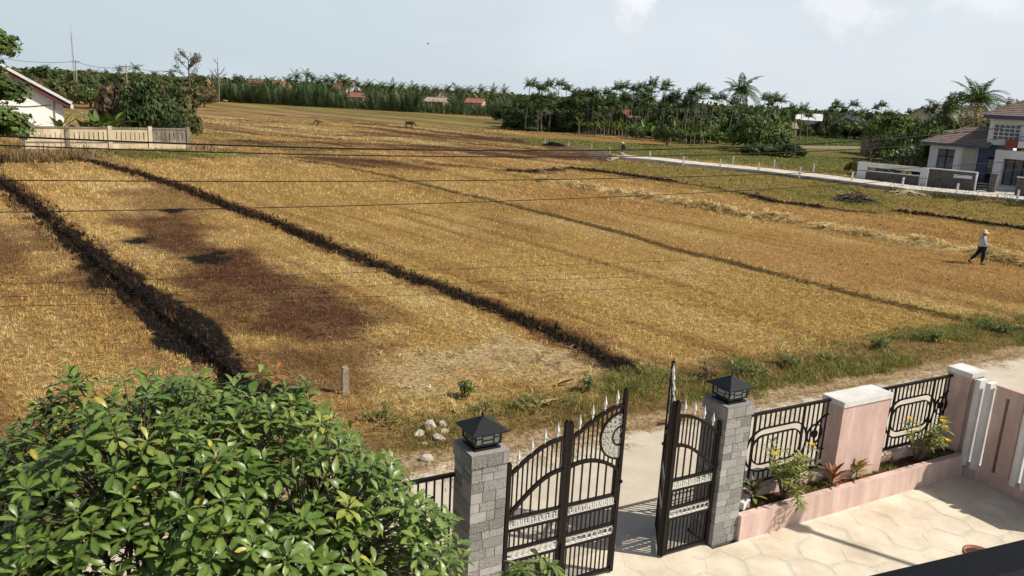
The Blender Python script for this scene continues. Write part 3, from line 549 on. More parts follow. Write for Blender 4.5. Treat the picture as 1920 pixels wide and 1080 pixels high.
# ---- courtyard: slab, hexagonal pavers, mosaic joints
def clip(poly, f):
    out = []
    for i in range(len(poly)):
        p, q = poly[i], poly[(i + 1) % len(poly)]; dp, dq = f(p), f(q)
        if dp >= 0: out.append(p)
        if dp * dq < 0: t = dp / (dp - dq); out.append((p[0] + (q[0] - p[0]) * t, p[1] + (q[1] - p[1]) * t))
    return out
def courtyard():
    base = MB().box(-8, 15.5, -2.0, 8.48, -0.3, -0.0022).box(4.95, 8.78, 8.48, 9.18, -0.3, -0.0023)
    root = base.build('courtyard', M_YARD, M=Matrix.Rotation(TH, 4, 'Z')); tag(root, 'cream courtyard paved with large hexagons and mosaic joints', kind='structure')
    rs = random.Random(4); Rh = 0.385; dx = Rh * 1.5; dy = Rh * math.sqrt(3); chips = MB(); inv = 0.028
    for i in range(-3, 20):
        for j in range(-2, 6):
            ca = 4.6 + i * dx; cb = 6.35 + j * dy + (dy / 2 if i % 2 else 0)
            hexv = [(ca + Rh * math.cos(R(60 * k)), cb + Rh * math.sin(R(60 * k))) for k in range(6)]
            hexv = [(x + .085 * (hash((round(x * 8), round(y * 8), 1)) % 997 / 997 - .5), y + .085 * (hash((round(x * 8), round(y * 8), 2)) % 997 / 997 - .5)) for x, y in hexv]
            poly = [(ca + (x - ca) * (1 - inv / Rh * 1.15), cb + (y - cb) * (1 - inv / Rh * 1.15)) for x, y in hexv]
            if 5.0 < ca < 8.6 and cb > 7.9: lim = 9.12
            else: lim = 8.46
            for f in ((lambda p: 15.43 - p[0]), (lambda p: lim - p[1]), (lambda p: p[0] - 1.0), (lambda p: p[1] - 5.3)):
                poly = clip(poly, f) if poly else poly
            if lim > 9:
                for f in ((lambda p: p[0] - 4.98), (lambda p: 8.75 - p[0])): poly = clip(poly, f) if poly else poly
            if len(poly) >= 3 and abs(sum(poly[k][0] * poly[(k + 1) % len(poly)][1] - poly[(k + 1) % len(poly)][0] * poly[k][1] for k in range(len(poly)))) > 0.08:
                n = len(poly); zt = rs.uniform(-0.0008, 0.0006); vs = [(x, y, -0.04) for x, y in poly] + [(x, y, zt) for x, y in poly]
                MB().add(vs, [tuple(range(n, 2 * n))] + [(k, (k + 1) % n, n + (k + 1) % n, n + k) for k in range(n)]).build('paver', M_YARD, root)
            for k in range(3):
                if rs.random() < 0.28: continue
                (x0, y0), (x1, y1) = hexv[k], hexv[(k + 1) % 6]; L = math.hypot(x1 - x0, y1 - y0); ux, uy = (x1 - x0) / L, (y1 - y0) / L; q = 0.0
                while q < L:
                    for off in (-0.03, -0.01, 0.01, 0.03):
                        if rs.random() < 0.45: continue
                        s = rs.uniform(0.0055, 0.0105); cx = x0 + ux * q - uy * (off + rs.uniform(-.004, .004)); cy = y0 + uy * q + ux * (off + rs.uniform(-.004, .004)); rot = rs.uniform(0, 1.5)
                        if not (1 < cx < 15.4 and 5.3 < cy < 8.44): continue
                        zz = 0.0015 + rs.uniform(0, 0.002); c_, s_ = math.cos(rot) * s, math.sin(rot) * s
                        chips.add([(cx + c_, cy + s_, zz), (cx - s_, cy + c_, zz), (cx - c_, cy - s_, zz), (cx + s_, cy - c_, zz)], [(0, 1, 2, 3)])
                    q += rs.uniform(0.016, 0.024)
    tag(chips.build('mosaic_joint', M_CHIP, root), kind='stuff')
courtyard()

# ---- grey stone gate pillars
def stone_pillar(a0, label):
    W, H_ = 0.53, 2.40; root = yard_root('gate_pillar', a0, 8.55); tag(root, label, 'pillar', 'gate pillars')
    MB().box(0.008, W - 0.008, 0.008, W - 0.008, -0.05, H_ - 0.02).build('core', M_MORTAR, root)
    rs = random.Random(int(a0 * 10)); z = 0.0; row = 0
    while z < H_ - 0.02:
        top = z > H_ - 0.19; hh = rs.choice((0.115, 0.135, 0.15)) if not top else H_ - z; pr = 0.022 if top else 0.0
        if z + hh > H_ - 0.17 and not top: hh = H_ - 0.17 - z
        if hh < 0.03: hh = 0.03
        for face in range(4):
            x = -pr if face in (0, 2) else 0.0; end = W + pr if face in (0, 2) else W; 
            if face in (1, 3): x = 0.012; end = W - 0.012
            while x < end - 0.01:
                L = rs.uniform(0.12, 0.33); L = end - x if end - x - L < 0.1 else L; g = 0.0045; p = pr + rs.uniform(0.0, 0.007)
                m = M_BLOCK_B if rs.random() < 0.5 else M_BLOCK_A
                xa, xb, za, zb = x + g, x + L - g, z + g, z + hh - g
                if face == 0: piece('stone_block', m, root, xa, xb, -p, 0.012, za, zb)
                elif face == 2: piece('stone_block', m, root, xa, xb, W - 0.012, W + p, za, zb)
                elif face == 1: piece('stone_block', m, root, W - 0.012, W + p, xa, xb, za, zb)
                else: piece('stone_block', m, root, -p, 0.012, xa, xb, za, zb)
                x += L
        z += hh; row += 1
    MB().box(-0.018, W + 0.018, -0.018, W + 0.018, H_ + 0.001, H_ + 0.02).build('top_slab', M_BLOCK_A, root)
    return root
stone_pillar(4.38, 'grey stone gate pillar beside the large leafy tree')
stone_pillar(8.82, 'grey stone gate pillar beside the pink planter')

def lantern(a, b, label):
    root = yard_root('pillar_lantern', a, b, 2.42); tag(root, label, 'lantern', 'lanterns on the gate pillars')
    MB().box(-.19, .19, -.19, .19, 0, .03).box(-.15, .15, -.15, .15, .03, .07).build('base', M_LAMP, root)
    w = 0.185; fr = MB()
    for sx in (-1, 1):
        for sy in (-1, 1): fr.box(sx * w - .012, sx * w + .012, sy * w - .012, sy * w + .012, .07, .255)
    for z0, z1 in ((.07, .095), (.235, .255)):
        for s in (-1, 1): fr.box(-w, w, s * w - .011, s * w + .011, z0, z1); fr.box(s * w - .011, s * w + .011, -w, w, z0, z1)
    fr.build('frame', M_LAMP, root)
    for k in range(4):
        M = Matrix.Rotation(k * math.pi / 2, 4, 'Z')
        p = MB().box(-w + .01, w - .01, -w + .002, -w + .006, .09, .24).build('glass_pane', M_PANE, root, M=M)
        g = MB()
        for x in (-.085, .085): g.box(x - .007, x + .007, -w - .006, -w + .001, .095, .235)
        for z, xa, xb in ((.135, -.085, .085), (.20, -.085, .085), (.165, -w, -.085), (.165, .085, w)): g.box(xa, xb, -w - .0065, -w + .0005, z - .006, z + .006)
        g.build('lattice', M_LAMP, p)
    e = .265; z0 = .255
    roof = MB().add([(-e, -e, z0 - .015), (e, -e, z0 - .015), (e, e, z0 - .015), (-e, e, z0 - .015), (-e, -e, z0 + .004), (e, -e, z0 + .004), (e, e, z0 + .004), (-e, e, z0 + .004), (-.02, -.02, z0 + .145), (.02, -.02, z0 + .145), (.02, .02, z0 + .145), (-.02, .02, z0 + .145)],
        [(3, 2, 1, 0), (0, 1, 5, 4), (1, 2, 6, 5), (2, 3, 7, 6), (3, 0, 4, 7), (4, 5, 9, 8), (5, 6, 10, 9), (6, 7, 11, 10), (7, 4, 8, 11), (8, 9, 10, 11)]).build('roof', M_LAMP, root)
    MB().lathe([(.018, z0 + .145), (.012, z0 + .165), (.02, z0 + .18), (.001, z0 + .215)], 8).build('finial', M_LAMP, roof)
lantern(4.38 + .265, 8.55 + .265, 'black pyramid roofed lantern on the pillar by the leafy tree')
lantern(8.82 + .265, 8.55 + .265, 'black pyramid roofed lantern on the pillar by the planter')

# ---- wrought iron gate
def ribbon(pts, w, d, closed=False):
    """flat bar swept along a polyline in the (s,z) plane"""
    mb = MB(); n = len(pts); vs = []
    for i in range(n):
        p0 = Vector(pts[(i - 1) % n] if (closed or i) else pts[0]); p1 = Vector(pts[(i + 1) % n] if (closed or i < n - 1) else pts[-1])
        t = (p1 - p0).normalized(); nx, nz = -t.y * w / 2, t.x * w / 2; x, z = pts[i]
        vs += [(x - nx, -d / 2, z - nz), (x + nx, -d / 2, z + nz), (x + nx, d / 2, z + nz), (x - nx, d / 2, z - nz)]
    fs = []
    for i in range(n if closed else n - 1):
        a, b = 4 * i, 4 * ((i + 1) % n); fs += [(a, a + 1, b + 1, b), (a + 1, a + 2, b + 2, b + 1), (a + 2, a + 3, b + 3, b + 2), (a + 3, a, b, b + 3)]
    if not closed: fs += [(3, 2, 1, 0), tuple(4 * (n - 1) + k for k in range(4))]
    return mb.add(vs, fs)
def arc(cx, cz, r, a0, a1, n=20): return [(cx + r * math.cos(a0 + (a1 - a0) * k / n), cz + r * math.sin(a0 + (a1 - a0) * k / n)) for k in range(n + 1)]
_key = ribbon([(0, .012), (0, .125), (.088, .125), (.088, .03), (.042, .03), (.042, .08), (.058, .08)], .016, .02).mesh('greek_key'); _key.materials.append(M_SILVER)
_ring = ribbon(arc(0, 0, .050, 0, 2 * math.pi, 14)[:-1], .015, .02, True).mesh('ring'); _ring.materials.append(M_SILVER)
_spear = MB().lathe([(.007, 0), (.007, .035), (.02, .045), (.009, .062), (.028, .105), (.030, .125), (.014, .18), (.001, .25)], 6).mesh('spearhead'); _spear.materials.append(M_SILVER)
def gate_panel(name, M, W, high, label):
    root = empty(name, M); tag(root, label, 'gate', 'folding panels of the iron gate')
    wa, wb = (.055, .07) if not high else (.06, .055)
    ha, hb = (2.14, 2.60) if not high else (2.58, 2.93)
    def stile(s0, w, h): MB().box(s0, s0 + w, -.03, .03, .03, h).prism([(s0, h), (s0 + w, h), (s0 + w / 2, h + .045)], -.03, .03).build('stile', M_IRON, root)
    stile(0, wa, ha); stile(W - wb, wb, hb)
    s0, s1 = wa, W - wb; t = lambda s: (s - s0) / (s1 - s0)
    if not high: top = lambda s: 1.98 + .40 * math.sin(math.pi / 2 * t(s)) ** .95; ar = lambda s: 1.38 + .52 * math.sin(math.pi / 2 * t(s)) ** 1.05
    else: top = lambda s: 2.36 + .36 * math.sin(math.pi / 2 * t(s)) ** 1.1; ar = lambda s: 1.92 + .26 * t(s) - .47 * t(s) ** 2
    ss = [s0 + (s1 - s0) * k / 16 for k in range(17)]
    ribbon([(s, top(s)) for s in ss], .05, .045).build('top_rail', M_IRON, root); ribbon([(s, ar(s)) for s in ss], .05, .045).build('arched_rail', M_IRON, root)
    for z in (1.315, 1.135, .835, .645, .075): MB().box(s0, s1, -.022, .022, z - .02, z + .02).build('rail', M_IRON, root)
    mc = (s1, 2.255); mr = .36
    n = 11
    for k in range(n):
        s = s0 + (s1 - s0) * (k + .5) / n; z1 = top(s); z0 = ar(s)
        if high and s > mc[0] - mr:
            hz = math.sqrt(max(mr * mr - (mc[0] - s) ** 2, 0))
            if mc[1] - hz > z0 + .03: bar_piece('bar', M_IRON, root, s, z0, mc[1] - hz, .018)
            if mc[1] + hz < z1 - .03: bar_piece('bar', M_IRON, root, s, mc[1] + hz, z1, .018)
        else: bar_piece('bar', M_IRON, root, s, z0, z1, .018)
        bar_piece('bar', M_IRON, root, s, .855, 1.115, .018); bar_piece('bar', M_IRON, root, s, .095, .625, .018)
    for k in range(6):
        s = s0 + (s1 - s0) * (k + .5) / 6; bar_piece('bar', M_IRON, root, s, 1.335, ar(s), .02)
    nk = 7
    for k in range(nk):
        o = bpy.data.objects.new('greek_key', _key); COL.objects.link(o); o.parent = root; o.matrix_local = Matrix.Translation((s0 + .012 + (s1 - s0 - .02) * k / nk, 0, 1.155))
    for z in (1.163, 1.287): MB().box(s0, s1, -.009, .009, z - .006, z + .006).build('band_edge', M_SILVER, root)
    for z in (.675, .805): MB().box(s0, s1, -.009, .009, z - .007, z + .007).build('band_edge', M_SILVER, root)
    nr = 9
    for k in range(nr):
        o = bpy.data.objects.new('ring', _ring); COL.objects.link(o); o.parent = root; o.matrix_local = Matrix.Translation((s0 + (s1 - s0) * (k + .5) / nr, 0, .74))
    for k in range(4):
        s = s0 + (s1 - s0) * (k + .55) / 4.1; o = bpy.data.objects.new('spearhead', _spear); COL.objects.link(o); o.parent = root; o.matrix_local = Matrix.Translation((s, 0, top(s) + .02))
    for z in (.42, 1.42, 1.95):
        if not high: MB().box(-.035, .012, -.02, .02, z - .035, z + .035).build('hinge', M_IRON, root)
    if high:
        A0, A1 = R(90), R(270)
        moon = ribbon(arc(*mc, mr, A0, A1, 26), .028, .03).build('moon_rim', M_IRON, root); ribbon(arc(*mc, .15, A0, A1, 16), .024, .03).build('inner_rim', M_IRON, moon)
        fil = MB()
        for r_, n_, q in ((.195, 7, .034), (.255, 9, .036), (.32, 11, .034)):
            for k in range(n_):
                aa = A0 + (A1 - A0) * (k + .5) / n_; cx, cz = mc[0] + r_ * math.cos(aa), mc[1] + r_ * math.sin(aa); rb = ribbon(arc(cx, cz, q, aa, aa + 5.2, 10), .021, .018); fil.add(rb.v, rb.f)
        for k in range(5):
            aa = A0 + (A1 - A0) * (k + .5) / 5; rb = ribbon(arc(mc[0] + .085 * math.cos(aa), mc[1] + .085 * math.sin(aa), .036, aa, aa + 5.2, 10), .018, .018); fil.add(rb.v, rb.f)
        fil.build('filigree', mat('dull_cast_metal', (.46, .46, .44), (.34, .34, .33), scale=40, rough=.5), moon)
        MB().box(s1 - .05, s1, -.028, .028, 1.28, 1.72).build('lock_box', M_IRON, root); MB().lathe([(.022, -.05), (.03, -.03), (.03, .03), (.022, .05)], 10, Matrix.Translation((W + .0, 0, 1.52)) @ Matrix.Rotation(math.pi / 2, 4, 'X')).build('knob', M_IRON, root)
    else: MB().tube([(W - .02, -.045, .05), (W - .02, -.045, .75)], .011).build('drop_bolt', M_IRON, root)
    return root
YM = lambda a, b, rz=0: Matrix.Translation(Y(a, b)) @ Matrix.Rotation(TH + rz, 4, 'Z')
gate_panel('iron_gate', YM(4.965, 8.64), .955, False, 'low arched black gate panel hinged to the pillar by the tree')
gate_panel('iron_gate', YM(5.925, 8.64), .965, True, 'tall black gate panel with lacy half moon, beside the open gap')
gate_panel('iron_gate', YM(8.79, 8.64, math.pi), .955, False, 'low arched black gate panel hinged to the pillar by the planter')
gate_panel('iron_gate', YM(7.815, 8.66, math.atan2(.70, .52)), .93, True, 'tall black gate panel folded back and seen edge on')

# ---- iron railings on low walls
def railing(a0, a1, label, motifs=True):
    W = a1 - a0; root = yard_root('railing', a0, 9.05); tag(root, label, 'railing', 'iron railings of the street fence')
    zt, zb = 1.93, .64
    MB().box(-.03, W + .03, -.028, .028, zt - .025, zt + .02).build('top_rail', M_IRON, root); MB().box(0, W, -.02, .02, zb - .02, zb + .02).build('bottom_rail', M_IRON, root)
    c = W / 2; zc = 1.23; ro, ri, hl = .40, .27, .74
    def stadium(r): e = hl - ro; return arc(c + e, zc, r, -math.pi / 2, math.pi / 2, 14) + arc(c - e, zc, r, math.pi / 2, 1.5 * math.pi, 14)
    if motifs:
        ribbon(stadium(ro), .026, .03, True).build('oval', M_IRON, root); ribbon(stadium(ri), .024, .03, True).build('oval', M_IRON, root)
        for sg in (-1, 1):
            cx = c + sg * (hl + .20)
            for r_ in (.185, .065): ribbon(arc(cx, zc + .08, r_, 0, 2 * math.pi, 20)[:-1], .022, .03, True).build('circle', M_IRON, root)
            a_ = arc(cx + sg * .33, zc + .08, .34, R(95), R(265), 30) if sg > 0 else arc(cx + sg * .33, zc + .08, .34, R(85), R(-85), 30)
            a_ = [p for p in a_ if 0.005 < p[0] < W - .005]; ribbon(a_, .022, .03).build('arc', M_IRON, root)
    def half(r, s):
        e = hl - ro; d = abs(s - c) - e
        return r if d <= 0 else (math.sqrt(r * r - d * d) if d < r else 0)
    n = int(W / .118)
    for k in range(n):
        s = W * (k + .5) / n; segs = [(zb + .02, zt - .025)]
        thick = motifs and k in (n // 4, n - 1 - n // 4)
        if thick: bar_piece('stile', M_IRON, root, s, zb, zt - .02, .045, .03); continue
        if motifs:
            o_, i_ = half(ro, s), half(ri, s)
            if o_ > 0: segs = [(zb + .02, zc - o_), (zc + o_, zt - .025)] + ([(zc - i_, zc + i_)] if i_ > 0.03 else [])
        for z0, z1 in segs: bar_piece('bar', M_IRON, root, s, z0, z1, .022)
railing(9.35, 11.86, 'black iron railing with oval motif between gate pillar and wide pink pillar')
railing(13.15, 15.43, 'black iron railing with oval motif beside the corner pillar')
railing(1.3, 4.38, 'black iron railing half hidden behind the leafy tree', True)
def low_wall(a0, a1, label):
    o = MB().box(a0, a1, 8.95, 9.15, -0.1, .56).build('low_wall', M_PINK, M=Matrix.Rotation(TH, 4, 'Z')); tag(o, label, 'wall', 'low walls of the street fence')
    MB().box(a0, a1, 8.94, 9.16, .561, .585).build('coping', M_PINK, o)
low_wall(9.36, 11.84, 'low pink wall under the railing next to the gate pillar'); low_wall(13.17, 15.41, 'low pink wall under the railing next to the corner pillar'); low_wall(1.0, 4.37, 'low pink wall under the railing behind the leafy tree')

def pink_pillar(name, a0, a1, b0, b1, h, label):
    root = yard_root(name, a0, b0); tag(root, label, 'pillar', 'pink pillars of the street fence'); w, d = a1 - a0, b1 - b0
    MB().box(0, w, 0, d, -.1, h - .1).build('shaft', M_PINK, root); MB().box(-.025, w + .025, -.025, d + .025, h - .099, h).build('cap', M_WHITE, root); return root
pink_pillar('pink_pillar', 11.86, 13.15, 8.76, 9.2, 1.98, 'wide pink pillar with white cap between the two railings')
pink_pillar('corner_pillar', 15.43, 15.86, 8.66, 9.14, 2.10, 'narrow pink pillar with white cap at the wall corner')

# ---- planter
pl = yard_root('planter', 9.35, 8.48); tag(pl, 'long pink planter bed along the street fence', 'planter')
MB().box(0, 6.08, 0, .13, -.05, .45).build('kerb', M_PINK, pl)
def soil_bed():
    mb = MB(); n, k = 90, 8; vs = []; fs = []
    for i in range(n + 1):
        for j in range(k + 1):
            vs.append((6.08 * i / n, .13 + .35 * j / k, .37 + .05 * float(vnoise(i * .5, j * .5, 1.3, 95, 2)) + .02 * float(vnoise(i * 2.0, j * 2.0, 1.3, 96, 2))))
    for i in range(n):
        for j in range(k): a = i * (k + 1) + j; fs.append((a, a + k + 1, a + k + 2, a + 1))
    mb.add(vs, fs).build('soil', M_SOIL, pl, smooth=True)
soil_bed()

# ---- side wall with white fins
sw = yard_root('side_wall', 15.46, 8.66); tag(sw, 'pink side wall with upright white fins and slots at the yard edge', 'wall')
MB().box(0, .16, -4.6, 0, -.05, .30).build('base', M_PINK, sw)
yy = -.02
MB().box(.02, .14, -.12, 0, .301, 1.98).build('panel', M_PINK, sw)
pos = -.13
for rep in range(3):
    for k in range(2): MB().box(-.10, .15, pos - .10, pos, .24 if False else .301, 2.03).build('fin', M_WHITE, sw); MB().box(-.10, -.003, pos - .10, pos, .24, .300).build('fin_foot', M_WHITE, sw); pos -= .20
    pos += .03
    pw = .54; MB().box(-.02, .14, pos - pw * .40, pos, .301, 2.00).box(-.02, .14, pos - pw, pos - pw * .52, .301, 2.00).box(-.02, .14, pos - pw * .52 + .0005, pos - pw * .40 - .0005, 1.84, 2.00).box(.09, .13, pos - pw * .52, pos - pw * .40, .301, 1.84).build('panel', M_PINK, sw); MB().box(-.03, .15, pos - pw - .01, pos + .01, 2.001, 2.03).build('coping', M_PINK, sw)
    pos -= pw + .07

# ---- terracotta pot
q = G(1836, 1036, 0.33); q.z = 0; pot = empty('flower_pot', T(q)); tag(pot, 'round terracotta pot on the courtyard, half hidden by the balcony rail', 'pot')
MB().lathe([(.11, 0), (.15, .02), (.20, .26), (.235, .27), (.235, .33), (.21, .33), (.20, .29), (.02, .28)], 20).build('body', M_TERRA, pot, smooth=True); MB().lathe([(.001, .288), (.197, .292)], 16).build('soil', M_SOIL, pot)

# ---- balcony rail close to the camera
bz = 6.45; d_ = Vector((math.cos(R(22.9)), math.sin(R(22.9)), 0)); n_ = Vector((-d_.y, d_.x, 0)); p0 = Vector((.4275, .8749, bz))
br = empty('balcony_railing', T(p0 - Vector((0, 0, 1.05)), rz=R(22.9))); tag(br, 'dark navy balcony railing close by in the lower corner', 'railing')
rail = MB(); prof = [(-.066, .995), (-.066, 1.04), (-.058, 1.05), (-.008, 1.05), (0, 1.04), (0, .995)]
rail.add([(x, y, z) for x in (-1.2, 2.2) for y, z in prof], [(0, 1, 7, 6), (1, 2, 8, 7), (2, 3, 9, 8), (3, 4, 10, 9), (4, 5, 11, 10), (5, 0, 6, 11), (5, 4, 3, 2, 1, 0), (6, 7, 8, 9, 10, 11)]).build('handrail', M_NAVY, br)
for k in range(26): bar_piece('baluster', M_NAVY, br, -1.1 + k * .13, .06, .994, .018, .018, -.033)
MB().box(-1.2, 2.2, -.045, -.02, .03, .06).build('bottom_rail', M_NAVY, br)
MB().box(-1.4, 2.4, -1.6, .10, -.15, .0).build('balcony_slab', M_WHITE, br)

# ---- post and stones on the verge
q = G(647, 738); pm = empty('concrete_post', T(q, rz=.5)); tag(pm, 'short weathered concrete post in the stubble behind the leafy tree', 'post')
MB().box(-.07, .07, -.07, .07, -.1, .62).prism([(-.07, .62), (.07, .62), (.05, .68), (-.06, .65)], -.07, .07).build('shaft', M_POSTC, pm)
def rock(name, p, s, seed, m=None):
    rs = random.Random(seed); bm = bmesh.new(); bmesh.ops.create_icosphere(bm, subdivisions=2, radius=1)
    pl_ = [(Vector((rs.uniform(-1, 1), rs.uniform(-1, 1), rs.uniform(-.3, 1))).normalized(), rs.uniform(.55, .85)) for _ in range(9)]
    for v in bm.verts:
        for n_, d in pl_:
            e = v.co.dot(n_) - d
            if e > 0: v.co -= n_ * e
        v.co = Vector((v.co.x * s[0], v.co.y * s[1], v.co.z * s[2]))
    me = bpy.data.meshes.new(name); bm.to_mesh(me); bm.free(); return link(name, me, m or M_ROCK, None, False, T(p, rz=rs.uniform(0, 6)))
for i, (px, py, sx, sy, sz, lab) in enumerate((
    (822, 826, .23, .15, .10, 'long flat white stone lying nearest the street in the verge heap'), (806, 805, .15, .12, .14, 'upright blocky white stone in the verge heap'),
    (830, 800, .13, .10, .09, 'small white stone topmost in the verge heap'), (785, 818, .15, .12, .10, 'dull beige stone nearest the leafy tree in the verge heap'),
    (834, 812, .12, .10, .08, 'small beige stone tucked behind the long white stone'), (797, 835, .10, .07, .05, 'thin beige stone flake in front of the heap'))):
    tag(rock('stone', G(px, py) + Vector((0, 0, sz * .6)), (sx, sy, sz), 100 + i), lab, 'stone', 'stones heaped on the verge')
tag(rock('stone', G(800, 863) + Vector((0, 0, .05)), (.16, .12, .10), 120), 'beige stone alone at the street edge by the leafy tree', 'stone')
q = Y(9.62, 8.72, .44); st = MB().box(-.11, .11, -.06, .06, 0, .13).build('white_block', M_WHITE, M=Matrix.Translation(q) @ Matrix.Rotation(TH + .3, 4, 'Z')); tag(st, 'small white block lying in the planter by the gate pillar', 'block')

# ---- unseen pole and arm, added out of frame to cast the slanting yard shadow
lp = empty('shadow_caster_pole', T(15.1, 9.55, 0)); tag(lp, 'unseen pole added so its arm casts the slanting shadow on the courtyard', 'shadow caster')
MB().tube([(0, 0, -.2), (0, 0, 8.2)], [.12, .08], 10).build('pole', M_POSTC, lp)
tip = Vector((10.75 - 15.1, 11.5 - 9.55, 6.0)); MB().tube([(0, 0, 8.0), tip * .5 + Vector((0, 0, 4.05)), tip], [.07, .06, .07], 8).build('arm', M_POSTC, lp)
d_ = (tip - Vector((0, 0, 8.0))).normalized(); MB().tube([tip - d_ * .1, tip + d_ * .15, tip + d_ * .55, tip + d_ * .75], [.08, .17, .15, .05], 8).build('arm_head', M_LAMP, lp)
# ================================================================== NEAR PLANTS
M_LEAF = mat('big_leaf', (1.1, 1.1, 1.0), (0.82, 0.85, 0.8), scale=25, rough=0.38, spec=0.45, attr='tint', transl=0.16)
M_LEAFS = mat('shrub_leaf', (1.1, 1.1, 1.0), (0.8, 0.82, 0.8), scale=35, rough=0.5, spec=0.35, attr='tint', transl=0.25)
M_BARK = mat('bark', (0.17, 0.13, 0.095), (0.08, 0.06, 0.045), scale=14, rough=0.95, bump=0.7, bscale=30, stretch=(1, 1, 0.35))
M_FLOWER = mat('yellow_petal', (0.85, 0.58, 0.02), (0.75, 0.45, 0.02), scale=30, rough=0.6, transl=0.3)

def leaf_geo(L, W, droop=0.25, fold=0.25, nseg=5, peak=0.62, tip=0.5, wave=0.0, seed=0):
    """leaf along +x from 0, up +z: rows of (edge, midrib, edge)"""
    rs = random.Random(seed); V = []; F = []; Mid = []
    for i in range(nseg + 1):
        t = i / nseg; w = (t / peak) ** 0.8 if t < peak else max(0.0, 1 - ((t - peak) / (1 - peak)) ** 1.7)
        w = max(w, 0.05 if i else 0.06) * W / 2; x = L * (t - 0.12 * droop * t * t); z = -droop * L * t * t * 0.6 + 0.08 * L * t
        wv = wave * rs.uniform(-1, 1) * W
        V += [(x, -w, z + fold * w + wv), (x, 0, z), (x, w, z + fold * w - wv)]; Mid += [0, 1, 0]
        if i:
            a = 3 * (i - 1); F += [(a, a + 3, a + 4, a + 1), (a + 1, a + 4, a + 5, a + 2)]
    return np.array(V), np.array(F), np.array(Mid)
def leaf_cols(mid, base, rs, midgain=1.5):
    c = np.repeat(np.array(base)[None], len(mid), 0); c = np.where(mid[:, None] > 0, c * midgain, c); return np.clip(c, 0, 0.9)

